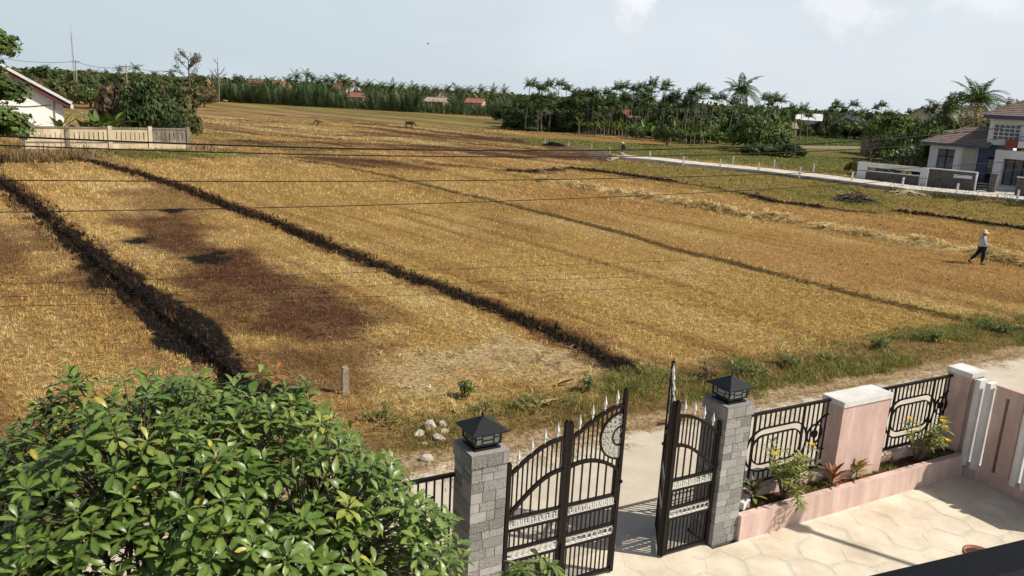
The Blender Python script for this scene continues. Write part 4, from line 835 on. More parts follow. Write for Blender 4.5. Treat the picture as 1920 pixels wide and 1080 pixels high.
def hero_tree():
    cx, cy = -3.22, 7.15; root = empty('broadleaf_tree', T(cx, cy, 0)); tag(root, 'large broadleaf tree with whorls of glossy green leaves before the fence', 'tree')
    rs = random.Random(5)
    # rosette sites on a lumpy dome (local coordinates)
    C = Vector((0, 0, 1.75)); RX, RY, RZ = 2.66, 2.1, 2.30; sites = []
    def dome(u, v):
        lump = 1 + 0.05 * math.sin(3 * u + 1.0) * math.sin(2.3 * v) + 0.05 * math.sin(7 * u + 2) + 0.04 * math.sin(5 * v + 3 * u)
        d = Vector((math.cos(u) * math.cos(v), math.sin(u) * math.cos(v), math.sin(v))); return d, Vector((d.x * RX, d.y * RY, d.z * RZ)) * lump
    tries = 0
    while len(sites) < 900 and tries < 30000:
        tries += 1; u = rs.uniform(0, 2 * math.pi); v = math.asin(rs.uniform(-0.25, 1)); d, p = dome(u, v); p = p * rs.uniform(0.94, 1.03)
        if all((p - q[1]).length > 0.145 for q in sites): sites.append((d, p))
    n_out = len(sites)
    for _ in range(800):
        u = rs.uniform(0, 2 * math.pi); v = math.asin(rs.uniform(-0.1, 1)); d, p = dome(u, v); sites.append((d, p * rs.uniform(0.5, 0.94)))
    # wood
    tr = MB().tube([(0, 0, -.1), (.04, .02, .5), (-.03, .05, 1.0), (.02, 0, 1.35)], [.13, .105, .095, .085], 10).build('trunk', M_BARK, root, smooth=True)
    hubs = []
    wood = MB()
    for k in range(11):
        u = 2 * math.pi * k / 11 + rs.uniform(-.2, .2); v = rs.uniform(.15, 1.3); d, p = dome(u, v); h = C + p * .55; hubs.append(h)
        m_ = Vector((0, 0, 1.2)).lerp(h, .5) + Vector((0, 0, -.12)); wood.tube([(0, 0, 1.25), m_, h], [.07, .05, .032], 6)
    for d, p in sites:
        q = C + p; h = min(hubs, key=lambda w: (w - q).length); wood.tube([h, h.lerp(q, .55) + Vector((0, 0, -.05)), q], [.016, .009, .005], 4, caps=False)
    wood.build('branches', M_BARK, root, smooth=True)
    # leaves
    variants = []
    for k in range(8):
        V, F, mid = leaf_geo(1.0, rs.uniform(.36, .46), droop=rs.uniform(.25, .8), fold=rs.uniform(.12, .35), nseg=5, peak=rs.uniform(.6, .7), wave=.03, seed=k)
        variants.append((V, F, mid))
    camp = Vector((-cx, -cy, CAM_H)); leaves = []
    for si, (d, p) in enumerate(sites):
        q = C + p; ax = (d * .55 + Vector((0, 0, .75))).normalized(); rot = ax.to_track_quat('Z', 'X').to_matrix(); nl = rs.randint(9, 13); a0 = rs.uniform(0, 6.28)
        hue = rs.random(); big = rs.uniform(.8, 1.15)
        for k in range(nl):
            az = a0 + k * 2.399; el = R(rs.uniform(-22, 32) + 44 * (k / nl) ** 1.4); L = rs.uniform(.15, .25) * big * (1 - .35 * k / nl)
            Ml = rot @ (Matrix.Rotation(az, 3, 'Z') @ Matrix.Rotation(-el, 3, 'Y') @ Matrix.Rotation(rs.uniform(-.35, .35), 3, 'X'))
            base = q - ax * (.10 * (1 - k / nl)) + Ml @ Vector((.012, 0, 0)); g = rs.random()
            col = np.array((.058, .108, .021)) * (1 - g) + np.array((.14, .19, .045)) * g
            if hue > .988: col = np.array((.205, .225, .05))
            if hue < .004: col = np.array((.30, .13, .035))
            if rs.random() < .008: col = np.array((.30, .26, .05))
            leaves.append((base, Ml, L, rs.randrange(8), col * rs.uniform(.8, 1.15), si < n_out))
    # those that show largest to the viewer become parts of their own
    def score(l):
        c = l[0] + l[1] @ Vector((l[2] * .5, 0, 0)); v = camp - c; nrm = l[1] @ Vector((0, 0, 1)); px = c.x + cx; py = c.y + cy
        w = Vector((px, py, c.z - CAM_H)); zz = w.dot(_f); xx = 960 + FPX * w.dot(_r) / zz; yy_ = 540 - FPX * w.dot(_u) / zz
        if not (0 < xx < 1000 and 0 < yy_ < 1080) or not l[5]: return 0
        return l[2] * l[2] * abs(nrm.dot(v.normalized())) / v.length_squared
    order = sorted(range(len(leaves)), key=lambda i: -score(leaves[i])); single = set(order[:300])
    V = []; F = []; Cc = []; o = 0
    crown_meshes = {}
    for i, (b, Ml, L, k, col, _) in enumerate(leaves):
        if i in single: continue
        v, f, mid = variants[k]; w = (np.array(Ml) @ (v * L).T).T + np.array(b); V.append(w); F.append(f + o); o += len(w); Cc.append(leaf_cols(mid, col, rs))
    crown = np_mesh('crown', np.concatenate(V), np.concatenate(F), M_LEAF, root, np.concatenate(Cc), smooth=True); tag(crown, kind='stuff')
    tones = [(.062, .112, .022), (.085, .135, .028), (.13, .18, .043), (.108, .158, .035)]
    for i in single:
        b, Ml, L, k, col, _ = leaves[i]
        tk = 'y' if col[0] > .2 else min(range(4), key=lambda t: abs(tones[t][0] - col[0]))
        if (k, tk) not in crown_meshes:
            v, f, mid = variants[k]; me = np_mesh('leaf', v, f, None, cols=leaf_cols(mid, (.22, .225, .05) if tk == 'y' else tones[tk], rs), smooth=True); me.materials.append(M_LEAF); crown_meshes[(k, tk)] = me
        ob = bpy.data.objects.new('leaf', crown_meshes[(k, tk)]); COL.objects.link(ob); ob.parent = crown
        ob.matrix_local = Matrix.Translation(b) @ Ml.to_4x4() @ Matrix.Scale(L, 4)
hero_tree()

_leafbank = {}
def leaf_mesh(key, L_over_W, droop, fold, tone, seed=0, peak=.5, nseg=4, matl=None):
    k = (key, seed)
    if k not in _leafbank:
        v, f, mid = leaf_geo(1.0, L_over_W, droop, fold, nseg, peak, wave=.02, seed=seed); me = np_mesh('leaf', v, f, None, cols=leaf_cols(mid, tone, random, 1.35), smooth=True); me.materials.append(matl or M_LEAFS); _leafbank[k] = me
    return _leafbank[k]
def put_leaf(me, parent, base, az, el, L, roll=0.0, name='leaf'):
    o = bpy.data.objects.new(name, me); COL.objects.link(o); o.parent = parent
    o.matrix_local = Matrix.Translation(base) @ Matrix.Rotation(az, 4, 'Z') @ Matrix.Rotation(-el, 4, 'Y') @ Matrix.Rotation(roll, 4, 'X') @ Matrix.Scale(L, 4); return o
def croton(a, b, h, tones, n, label, seed, L=(.20, .34)):
    rs = random.Random(seed); root = empty('croton', T(Y(a, b, .40))); tag(root, label, 'plant', 'plants in the planter')
    MB().tube([(0, 0, -.05), (.01, .01, h * .5), (0, .02, h)], [.012, .010, .006], 5).build('stem', M_BARK, root)
    for k in range(n):
        t = .35 + .65 * k / n; tone = tones[k % len(tones)]
        put_leaf(leaf_mesh('cr%s' % (tone,), .26, .45, .2, tone, rs.randrange(3), .5), root, Vector((0, 0, h * t)), k * 2.4 + rs.uniform(-.3, .3), R(rs.uniform(15, 45) + 30 * k / n), rs.uniform(*L))
croton(9.86, 8.74, .36, [(.05, .05, .03), (.10, .09, .035), (.16, .22, .05)], 20, 'dark spiky croton beside the gate pillar', 1)
croton(11.72, 8.66, .26, [(.20, .045, .03), (.14, .06, .025), (.30, .10, .05)], 22, 'reddish croton before the wide pink pillar', 2)
croton(12.42, 8.70, .26, [(.34, .30, .05), (.22, .24, .05), (.20, .09, .03)], 24, 'yellow green croton before the wide pink pillar', 3)
croton(13.55, 8.80, .20, [(.20, .15, .05), (.26, .10, .04)], 12, 'small brown croton under the railing near the corner', 4, (.10, .17))

def flower_shrub(a, b, h, spread, nst, label, seed, lean=(0, 0), flowers=2, drop=False):
    rs = random.Random(seed); root = empty('flowering_shrub', T(Y(a, b, .40))); tag(root, label, 'shrub', 'plants in the planter')
    tones = [(.17, .20, .045), (.24, .25, .07), (.10, .14, .03), (.30, .28, .10)]
    st = MB(); nfl = 0; tips = []
    for s in range(nst):
        az = rs.uniform(0, 6.28); sp = spread * math.sqrt(rs.random()); top = Vector((math.cos(az) * sp + lean[0], math.sin(az) * sp + lean[1], h * rs.uniform(.45, 1.0)))
        if drop and s < 3: top = Vector((E2.x * -.42, E2.y * -.42, .02 + .1 * s)) + Vector((rs.uniform(-.12, .12), rs.uniform(-.1, .1), 0))
        mid = top * .5 + Vector((rs.uniform(-.05, .05), rs.uniform(-.05, .05), .08 + (.2 if drop and s < 3 else 0))); st.tube([(0, 0, -.05), mid, top], [.011, .008, .005], 5); tips.append(top)
        for w in range(3):
            t = (.55, .78, 1.0)[w]; p = (mid.lerp(top, (t - .5) * 2)) ; a0 = rs.uniform(0, 6.28)
            for k in range(6):
                tone = tones[rs.randrange(4)]
                put_leaf(leaf_mesh('sh%s' % (tone,), .24, .5, .2, tone, rs.randrange(3), .48), root, p, a0 + k * 1.05, R(rs.uniform(-10, 40)), rs.uniform(.12, .20), rs.uniform(-.4, .4))
    st.build('stems', M_BARK, root)
    for k in range(flowers):
        p = sorted(tips, key=lambda q: -q.z)[k] + Vector((0, 0, .05)) if k % 2 == 0 else tips[-1 - k] + Vector((.04, -.05, .03))
        fl = MB()
        for i in range(5):
            a_ = 2 * math.pi * i / 5; c, s = math.cos(a_), math.sin(a_); fl.add([(0, 0, 0), (c * .04 - s * .028, s * .04 + c * .028, .035), (c * .065, s * .065, .03), (c * .04 + s * .028, s * .04 - c * .028, .035)], [(0, 1, 2, 3)])
        fl.build('flower', M_FLOWER, root, M=T(p, rz=k))
flower_shrub(10.55, 8.70, 1.02, .42, 24, 'tall yellow green shrub leaning over the planter kerb near the gate', 11, (.02, -.05), 2, True)
flower_shrub(14.25, 8.74, 1.0, .46, 20, 'bushy shrub with yellow trumpet flowers under the corner pillar', 12, (.12, -.02), 5)

def bed_cover():
    parts = []; n = 900; a = rng.uniform(10.9, 15.3, n); b = rng.uniform(8.62, 8.92, n); keep = vnoise(a, b, .5, 97, 2) > .42; a, b = a[keep], b[keep]; n = len(a)
    pos = np.stack([a * E1.x + b * E2.x, a * E1.y + b * E2.y, np.full(n, .40)], 1); pal = np.array(((.22, .22, .07), (.15, .18, .05), (.34, .26, .12)))
    V, F, C = blades(pos, pal[rng.integers(0, 3, n)], 5, rng.uniform(.06, .14, n), .04, .012, .9, np.zeros(n), 2); o = np_mesh('ground_cover', V, F, M_BLADE, cols=C); tag(o, 'low weedy ground cover in the planter bed', kind='stuff')
bed_cover()

def sapling():
    p = AT(1005, 1066, 8.5); root = empty('young_tree', T(p.x, p.y, 0)); tag(root, 'young tree with long drooping leaves in front of the gate', 'tree'); rs = random.Random(21); z = p.z
    MB().tube([(0, 0, -.05), (.02, .03, z * .5), (0, 0, z)], [.03, .022, .012], 6).build('trunk', M_BARK, root)
    tones = [(.07, .115, .028), (.11, .16, .04), (.16, .19, .06)]
    for s in range(9):
        az = 2 * math.pi * s / 9; r_ = rs.uniform(.12, .50); q = Vector((math.cos(az) * r_ * 1.05, math.sin(az) * r_ * .7, z + rs.uniform(-.25, .12))); MB().tube([(0, 0, z - .35), q * .5 + Vector((0, 0, z * .5 - .1)), q], [.012, .009, .006], 5).build('branch', M_BARK, root)
        for k in range(11):
            tone = tones[rs.randrange(3)]; put_leaf(leaf_mesh('sa%s' % (tone,), .24, .8, .22, tone, rs.randrange(3), .5, 5, M_LEAF), root, q, k * 2.4 + rs.uniform(-.3, .3), R(rs.uniform(-35, 30)), rs.uniform(.20, .32), rs.uniform(-.4, .4))
sapling()

def weed_clump(px, py, r_, h, tones, n, label, seed, LW=.35, L=(.1, .2), name='weed_clump'):
    rs = random.Random(seed); root = empty(name, T(G(px, py, .02))); tag(root, label, 'weed', 'weeds on the verge'); V = []; F = []; C = []; o = 0
    st = MB()
    for s in range(max(4, n // 8)):
        az = rs.uniform(0, 6.28); q = Vector((math.cos(az) * r_ * rs.random(), math.sin(az) * r_ * rs.random(), h * rs.uniform(.5, 1))); st.tube([(q.x * .3, q.y * .3, -.05), q], [.01, .005], 4)
        for k in range(8):
            v, f, mid = leaf_geo(1, LW, .5, .2, 3, .5, seed=k); M = Matrix.Rotation(rs.uniform(0, 6.28), 3, 'Z') @ Matrix.Rotation(-R(rs.uniform(-25, 55)), 3, 'Y'); b = q * rs.uniform(.55, 1.02)
            w = (np.array(M) @ (v * rs.uniform(*L)).T).T + np.array(b); V.append(w); F.append(f + o); o += len(w); C.append(leaf_cols(mid, np.array(tones[rs.randrange(len(tones))]) * rs.uniform(.7, 1.3), rs, 1.2))
    np_mesh('foliage', np.concatenate(V), np.concatenate(F), M_LEAFS, root, np.concatenate(C), smooth=True); st.build('stems', M_BARK, root)
gt = [(.07, .12, .03), (.10, .15, .035), (.15, .18, .05)]; dt_ = [(.05, .09, .022), (.07, .12, .03)]; yt = [(.22, .22, .06), (.15, .17, .05), (.30, .24, .09)]
weed_clump(872, 742, .30, .42, gt, 90, 'upright green weed standing in the stubble behind the pillar lantern', 31, .5)
weed_clump(905, 772, .5, .28, yt, 110, 'yellowing weed patch behind the pillar lantern by the tree', 32, .2)
weed_clump(1105, 735, .28, .40, dt_, 70, 'dark green weed behind the half moon gate panel', 33, .4)
weed_clump(1000, 765, .6, .30, yt, 130, 'straggly yellow weed patch behind the low gate panel', 34, .16, (.15, .3))
weed_clump(1400, 705, .75, .45, yt + gt, 230, 'broad weed bush on the verge behind the planter side lantern', 35, .25)
weed_clump(1475, 690, .5, .42, gt, 170, 'green weed bush on the verge left of the wide pink pillar', 36, .35)
weed_clump(1645, 655, .55, .42, gt, 170, 'rounded green weed bush on the verge beyond the wide pink pillar', 37, .35)
weed_clump(1738, 640, .55, .40, gt, 150, 'rounded green weed bush on the verge beyond the corner railing', 38, .35)
weed_clump(1870, 622, 1.0, .32, dt_ + gt, 260, 'long dark green weed patch on the verge near the picture edge', 39, .35)
weed_clump(1560, 680, .6, .30, yt, 150, 'dry yellow weed bush between two green ones on the verge', 40, .2)
weed_clump(720, 790, .6, .25, gt + yt, 120, 'low green weeds just behind the leafy tree', 41, .3)
weed_clump(1330, 715, .35, .5, [(.24, .15, .08), (.18, .10, .06)], 90, 'dry brown weed tuft behind the folded gate panel', 42, .12, (.2, .4))
# ================================================================== VEGETATION KIT
def fmat(name, c, r=.6, tr=.2): return mat(name, tuple(x * 1.25 for x in c), tuple(x * .6 for x in c), scale=1.6, rough=r, spec=.25, attr='tint', transl=tr, contrast=(.3, .7), rnd=.12)
M_FOL = [fmat('foliage_dark', (.055, .085, .024)), fmat('foliage_mid', (.085, .125, .034)), fmat('foliage_olive', (.12, .125, .045)), fmat('foliage_bright', (.11, .17, .035)), fmat('foliage_brown', (.14, .10, .055))]
M_PALM = fmat('palm_frond', (.075, .115, .038), .45, .15); M_PALMDRY = fmat('dry_palm_frond', (.25, .19, .09)); M_NIPA = fmat('nipa_frond', (.085, .125, .05), .45, .15)
M_BANANA = fmat('banana_leaf', (.12, .185, .045), .4, .3); M_REED = fmat('dry_reed', (.34, .235, .125))
M_PTRUNK = mat('palm_trunk', (.25, .215, .17), (.14, .12, .09), scale=3, rough=.9, bump=.4, bscale=12, stretch=(1, 1, 3))

def crown_mesh(seed, n=2200, ncl=34, leaf=.085, flat=.8, gap=.0):
    """unit crown: leaf-sized faces gathered in clumps over an uneven volume"""
    g = np.random.default_rng(seed); d = g.normal(size=(ncl, 3)); d /= np.linalg.norm(d, axis=1)[:, None]; d[:, 2] = np.abs(d[:, 2]) * 1.2 - .45
    cen = d * g.uniform(.45, .85, (ncl, 1)); cr = g.uniform(.18, .36, ncl); k = g.integers(0, ncl, n); v = g.normal(size=(n, 3)); v /= np.linalg.norm(v, axis=1)[:, None]
    p = cen[k] + v * (cr[k] * g.uniform(.6, 1.08, n))[:, None]; p[:, 2] *= flat
    nrm = v + d[k] * .6 + g.normal(size=(n, 3)) * .5; nrm /= np.linalg.norm(nrm, axis=1)[:, None]; t = np.cross(nrm, g.normal(size=(n, 3))); t /= np.linalg.norm(t, axis=1)[:, None]; b = np.cross(nrm, t)
    s = (leaf * g.uniform(.6, 1.4, n))[:, None]; V = np.stack([p - t * s, p + b * s * .55, p + t * s, p - b * s * .55], 1).reshape(-1, 3); F = np.arange(n * 4).reshape(-1, 4)
    c = np.repeat((g.uniform(.65, 1.35, n) * (1 + .25 * np.repeat(g.normal(size=ncl), 1)[k]))[:, None] * np.array((1, 1, 1)), 4, axis=0); return np_mesh('crown', V, F, None, cols=np.clip(c, .3, 2))
CROWNS = [crown_mesh(s) for s in range(5)] + [crown_mesh(9, 3000, 30, .075)] + [crown_mesh(10, 700, 40, .06)] + [crown_mesh(12, 5200, 90, .058)]
_crm = {}
def crown_of(k, m):
    if (k, m.name) not in _crm:
        me = CROWNS[k].copy(); me.materials.append(m); _crm[(k, m.name)] = me
    return _crm[(k, m.name)]
def trunk_mesh(seed):
    rs = random.Random(seed); mb = MB(); mb.tube([(0, 0, -.05), (.02, .01, .3), (-.01, .02, .55), (.02, 0, .8)], [.055, .042, .035, .02], 7)
    for k in range(6):
        a = k * 1.05 + rs.uniform(-.3, .3); z = rs.uniform(.35, .6); r_ = rs.uniform(.22, .38); mb.tube([(0, 0, z), (math.cos(a) * r_ * .5, math.sin(a) * r_ * .5, z + .13), (math.cos(a) * r_, math.sin(a) * r_, z + rs.uniform(.2, .34))], [.024, .016, .008], 5)
    me = mb.mesh('trunk'); me.materials.append(M_BARK); return me
TRUNKS = [trunk_mesh(s) for s in range(3)]
def leafy_tree(p, h, r_, label, group=None, k=0, m=1, name='leafy_tree', low=.0, flatz=None, cat='tree'):
    """h total height, r_ crown radius, low = crown reaches this near the ground (0..1)"""
    root = empty(name, T(p, rz=random.uniform(0, 6.28))); tag(root, label, cat, group)
    link('trunk', TRUNKS[k % 3], None, root, M=T(0, 0, 0, s=(h * .8, h * .8, h)))
    rz_ = (h * (1 - .32 + .32 * low)) / 1.36; link('crown', crown_of(k, M_FOL[m]), None, root, M=T(0, 0, h - rz_ * .74, rz=k, s=(r_, r_, flatz or rz_))); return root

def frond_geo(L, n=13, leaf=.34, droop=.55, wind=(0, 0, 0), seed=0, width=.045, vee=.5):
    """feather frond along +x; returns V (quads as 4 verts), F"""
    rs = random.Random(seed); pts = []
    for i in range(n + 1):
        t = i / n; pts.append(Vector((L * t * (1 - .25 * droop * t), 0, L * (.32 * t - droop * t * t))) + Vector(wind) * L * t * t)
    V = []; F = []
    def q(a, b, c, d): o = len(V); V.extend([a, b, c, d]); F.append((o, o + 1, o + 2, o + 3))
    for i in range(n):
        w = .018 * L * (1 - i / n) + .004; q(pts[i] + Vector((0, -w, 0)), pts[i + 1] + Vector((0, -w * .8, 0)), pts[i + 1] + Vector((0, w * .8, 0)), pts[i] + Vector((0, w, 0)))
        if i < 1: continue
        t = i / n; ll = leaf * L * math.sin(math.pi * min(1, .12 + .88 * t)) ** .6 * (1 - .45 * t)
        for s in (-1, 1):
            a = pts[i]; d = Vector((.55, s, -.35 + rs.uniform(-.25, .15) - vee * .3)).normalized(); e = a + d * ll + Vector(wind) * ll * .5; ax = (pts[i + 1] - pts[i]).normalized() * (width * L)
            m_ = a + d * ll * .5 + Vector((0, 0, .06 * ll)); q(a, m_ - ax * .5, e, m_ + ax * .5)
    return V, F
def frond_mesh(m, *a, **k):
    V, F = frond_geo(*a, **k); g = np.random.default_rng(len(V)); me = np_mesh('frond', np.array(V), np.array(F), None, cols=np.repeat(g.uniform(.7, 1.3, (len(F), 1)) * np.ones((1, 3)), 4, axis=0)); me.materials.append(m); return me
def areca_crown(seed):
    """small windblown crown of an areca palm, about 2 m fronds"""
    rs = random.Random(seed); V = []; F = []; C = []
    for k in range(13):
        az = k * 2.4; el = R(5 + 75 * (k / 13) + rs.uniform(-8, 8)); v, f = frond_geo(rs.uniform(1.5, 2.2), 9, .42, rs.uniform(.5, 1.0), (0, 0, 0), k, .11, 1.2)
        M = Matrix.Rotation(az, 3, 'Z') @ Matrix.Rotation(-el, 3, 'Y'); o = len(V); w = [M @ p for p in v]
        w = [p + Vector((.34, .05, -.02)) * (p.length ** 1.3) * .5 for p in w]; V += w; F += [tuple(i + o for i in q) for q in f]; C += [rs.uniform(.6, 1.35)] * len(w)
    me = np_mesh('crown', np.array(V), np.array(F), None, cols=np.array(C)[:, None] * np.ones((1, 3))); me.materials.append(M_PALM); return me
ARECA = [areca_crown(s) for s in range(4)]
def ptrunk(r0, r1, bend, seed):
    mb = MB(); mb.tube([(0, 0, -.02), (bend * .3, 0, .33), (bend * .7, 0, .66), (bend, 0, 1)], [r0, r0 * .8, r1, r1 * .8], 7); me = mb.mesh('trunk'); me.materials.append(M_PTRUNK); return me
PT = [ptrunk(.085, .055, b_, 0) for b_ in (-.25, .1, .4)]
def areca(px, ytop, Yd, label, group, s=1.0):
    p = AT(px, ytop, Yd); h = max(p.z - .9 * s, 2.5); k = random.randrange(3); root = empty('areca_palm', T(p.x, p.y, 0)); tag(root, label, 'palm', group)
    link('trunk', PT[k], None, root, M=T(0, 0, 0, s=(s * 1.1, s * 1.1, h)))
    bend = (-.25, .1, .4)[k] * s * 1.1; link('crown', random.choice(ARECA), None, root, M=T(bend, 0, h, rz=random.uniform(-.5, .5), s=s * random.uniform(.85, 1.15)))
COCO = [frond_mesh(M_PALM, 1.0, n=18, leaf=.25, droop=d_, wind=w_, seed=i, width=.05) for i, (d_, w_) in enumerate(((.6, (0, 0, 0)), (.8, (0, 0, 0)), (.45, (0, 0, 0)), (.95, (0, 0, 0))))]; COCOD = frond_mesh(M_PALMDRY, 1.0, n=12, leaf=.25, droop=1.2, seed=9, width=.03)
def coconut(px, ytop, Yd, label, group=None, L=3.6, n=16, wind=.5, z0=0.0, dry=2):
    p = AT(px, ytop, Yd); h = max(p.z - L * .48, 3); root = empty('coconut_palm', T(p.x, p.y, z0)); tag(root, label, 'palm', group); rs = random.Random(int(px * 7 + ytop))
    link('trunk', PT[rs.randrange(3)], None, root, M=T(0, 0, 0, s=(1.7, 1.7, h)))
    for k in range(n):
        az = k * 2.399; el = R(-38 + 118 * (k / n)); d = Vector((math.cos(az) * math.cos(el), math.sin(az) * math.cos(el), math.sin(el))) + Vector((wind * .5, .05, .1)); az2 = math.atan2(d.y, d.x); el2 = math.asin(d.normalized().z)
        me = COCOD if k < dry else COCO[rs.randrange(4) if el > 0 else 1]; o = link('frond', me, None, root); o.matrix_local = Matrix.Translation((.0, 0, h)) @ Matrix.Rotation(az2, 4, 'Z') @ Matrix.Rotation(-el2 + .25, 4, 'Y') @ Matrix.Rotation(rs.uniform(-.4, .4), 4, 'X') @ Matrix.Scale(L * rs.uniform(.85, 1.1), 4)
    return root
def banana_leaf(seed, droop):
    v, f, mid = leaf_geo(1.0, .24, droop, .3, 7, .45, wave=.02, seed=seed); v[:, 2] += .0; me = np_mesh('leaf', v, f, None, cols=leaf_cols(mid, (1, 1, 1), random, 1.3) * 1.0, smooth=True); me.materials.append(M_BANANA); return me
BLEAF = [banana_leaf(s, d) for s, d in ((0, .5), (1, 1.1), (2, .2))]
def banana(p, h, label, group=None, n=8, split=True):
    rs = random.Random(int(p[0] * 31 + p[1] * 17)); root = empty('banana_plant', T(p)); tag(root, label, 'plant', group)
    MB().tube([(0, 0, -.1), (.03, 0, h * .3), (0, 0, h * .55)], [.13, .11, .08], 7).build('stem', M_FOL[3] if False else M_PTRUNK, root)
    for k in range(n):
        o = link('leaf', BLEAF[rs.randrange(3)], None, root); o.matrix_local = Matrix.Translation((0, 0, h * (.42 + .12 * k / n))) @ Matrix.Rotation(k * 2.4 + rs.uniform(-.3, .3), 4, 'Z') @ Matrix.Rotation(-R(rs.uniform(25, 75)), 4, 'Y') @ Matrix.Rotation(rs.uniform(-.5, .5), 4, 'X') @ Matrix.Scale(h * rs.uniform(.5, .7), 4)

ORD = ['first', 'second', 'third', 'fourth', 'fifth', 'sixth', 'seventh', 'eighth', 'ninth', 'tenth', 'eleventh', 'twelfth', 'thirteenth', 'fourteenth', 'fifteenth', 'sixteenth', 'seventeenth', 'eighteenth', 'nineteenth', 'twentieth', 'twenty-first', 'twenty-second', 'twenty-third', 'twenty-fourth', 'twenty-fifth', 'twenty-sixth', 'twenty-seventh', 'twenty-eighth', 'twenty-ninth', 'thirtieth', 'thirty-first', 'thirty-second', 'thirty-third', 'thirty-fourth']
def number(group):
    """things of a row that look alike are told apart by their order from the left"""
    L = [o for o in COL.objects if o.parent is None and o.get('group') == group]
    L.sort(key=lambda o: o.location.x / max(o.location.y, 1))
    if len(L) <= len(ORD):
        for i, o in enumerate(L): o['label'] = o['label'] + ', ' + ORD[i] + ' from the left'
# ================================================================== FAR BELT
def nipa_hedge():
    """dense upright fronds along the far edge of the field: one mass"""
    g = np.random.default_rng(3); banks = []
    for s in range(5):
        v, f = frond_geo(1.0, 10, .20, .16 + .1 * s, (0, 0, 0), s, .05, vee=.2); banks.append((np.array([tuple(p) for p in v]), np.array(f)))
    V = []; F = []; C = []; o = 0
    A = Vector(G(345, 187)); B = Vector(G(958, 221)); n = 1900; gaps = [(G(x, 200).x / G(x, 200).y, w) for x, w in ((672, .016), (820, .022), (893, .018))]
    for i in range(n):
        t = g.random(); dep = g.random() ** 1.5; p = A.lerp(B, t) + Vector((g.normal() * .6, dep * 14 + .5 * math.sin(t * 60), 0)); L = g.uniform(4.6, 7.6) * (1 + .12 * math.sin(t * 37) + .1 * math.sin(t * 91)); v, f = banks[g.integers(0, 5)]; L = min(L, g.uniform(2.6, 4.4)) if any(abs(p.x / p.y - gx) < gw_ for gx, gw_ in gaps) and dep < .75 else L
        M = Matrix.Rotation(g.uniform(0, 6.28), 3, 'Z') @ Matrix.Rotation(-R(g.uniform(58, 86)), 3, 'Y') @ Matrix.Rotation(g.uniform(0, 6), 3, 'X'); w = (np.array(M) @ (v * L).T).T + np.array((p.x, p.y, g.uniform(-.2, .4)))
        V.append(w); F.append(f + o); o += len(w); C.append(np.full((len(w), 3), g.uniform(.55, 1.4)))
    tag(np_mesh('nipa_hedge', np.concatenate(V), np.concatenate(F), M_NIPA, cols=np.concatenate(C)), 'dense hedge of upright nipa palm fronds along the far field edge', kind='stuff')
nipa_hedge()
def far_wood():
    g = np.random.default_rng(8); n = 15000; az = g.uniform(-37, 37, n); r_ = g.uniform(330, 400, n); x = r_ * np.sin(np.radians(az)); y = r_ * np.cos(np.radians(az)); top = 3.6 + 3.4 * vnoise(x, y, 14, 121, 2) + 2 * vnoise(x, y, 5, 123, 2)
    z = top * np.sqrt(g.random(n)); p = np.stack([x, y, z], 1); nr = g.normal(size=(n, 3)); nr[:, 2] += .6; nr /= np.linalg.norm(nr, axis=1)[:, None]; t = np.cross(nr, g.normal(size=(n, 3))); t /= np.linalg.norm(t, axis=1)[:, None]; b = np.cross(nr, t); s = g.uniform(.5, 1.3, (n, 1))
    V = np.stack([p - t * s, p + b * s * .6, p + t * s, p - b * s * .6], 1).reshape(-1, 3); c = np.repeat(g.uniform(.6, 1.4, (n, 1)) * np.ones((1, 3)), 4, axis=0)
    tag(np_mesh('distant_wood', V, np.arange(n * 4).reshape(-1, 4), M_FOL[0], cols=c), 'distant woodland along the horizon', kind='stuff')
far_wood()
random.seed(19)
# palms and trees rising behind the nipa hedge
for px, yt in ((555, 141), (575, 139), (610, 148), (636, 144), (598, 152), (540, 150), (655, 156), (668, 158), (690, 158), (715, 160), (735, 160), (752, 161), (772, 163), (795, 164), (815, 168), (838, 166), (858, 166), (880, 168), (902, 166), (925, 168), (945, 170), (448, 152), (505, 152), (520, 155), (622, 152), (705, 163), (780, 167), (868, 170), (645, 150), (586, 146)):
    coconut(px, yt - 9, random.uniform(254, 275), 'dark coconut palm crown rising behind the nipa hedge', 'coconut palms behind the nipa hedge', L=random.uniform(3.2, 4.2), n=15, wind=.35, dry=1)
for i in range(34):
    px = 420 + i * 16.5 + random.uniform(-6, 6); q = AT(px, 160 + (px - 420) * .04 + random.uniform(-6, 9), random.uniform(262, 300)); leafy_tree((q.x, q.y, 0), max(q.z, 4.5), random.uniform(2.4, 4.2), 'rounded leafy tree in the belt behind the nipa hedge', 'leafy trees behind the nipa hedge', random.randrange(5), random.choice((0, 0, 1, 1, 2)), low=.8)
# far left woodland
for i in range(46):
    px = 40 + (i % 23) * 15.5 + random.uniform(-7, 7); back = i < 23; q = AT(px, (118 + px * .055 if back else 140 + px * .04) + random.uniform(-6, 7), random.uniform(235, 290) if back else random.uniform(150, 210)); leafy_tree((q.x, q.y, 0), max(q.z, 4), random.uniform(3.5, 6) if back else random.uniform(2.6, 4.2), 'tree in the far woodland behind the white gabled house' if back else 'brownish tree in the nearer woodland behind the gabled house', 'trees of the far woodland' if back else 'trees of the nearer woodland', random.randrange(5), random.choice((0, 2, 2, 4, 1)), low=.9)
for px, yt in ((222, 122), (252, 118), (178, 128), (318, 128), (86, 118), (290, 130)): coconut(px, yt, 250, 'coconut palm poking out of the woodland left of the bare tree', 'coconut palms in the far woodland', L=3.0, n=12, wind=.3)
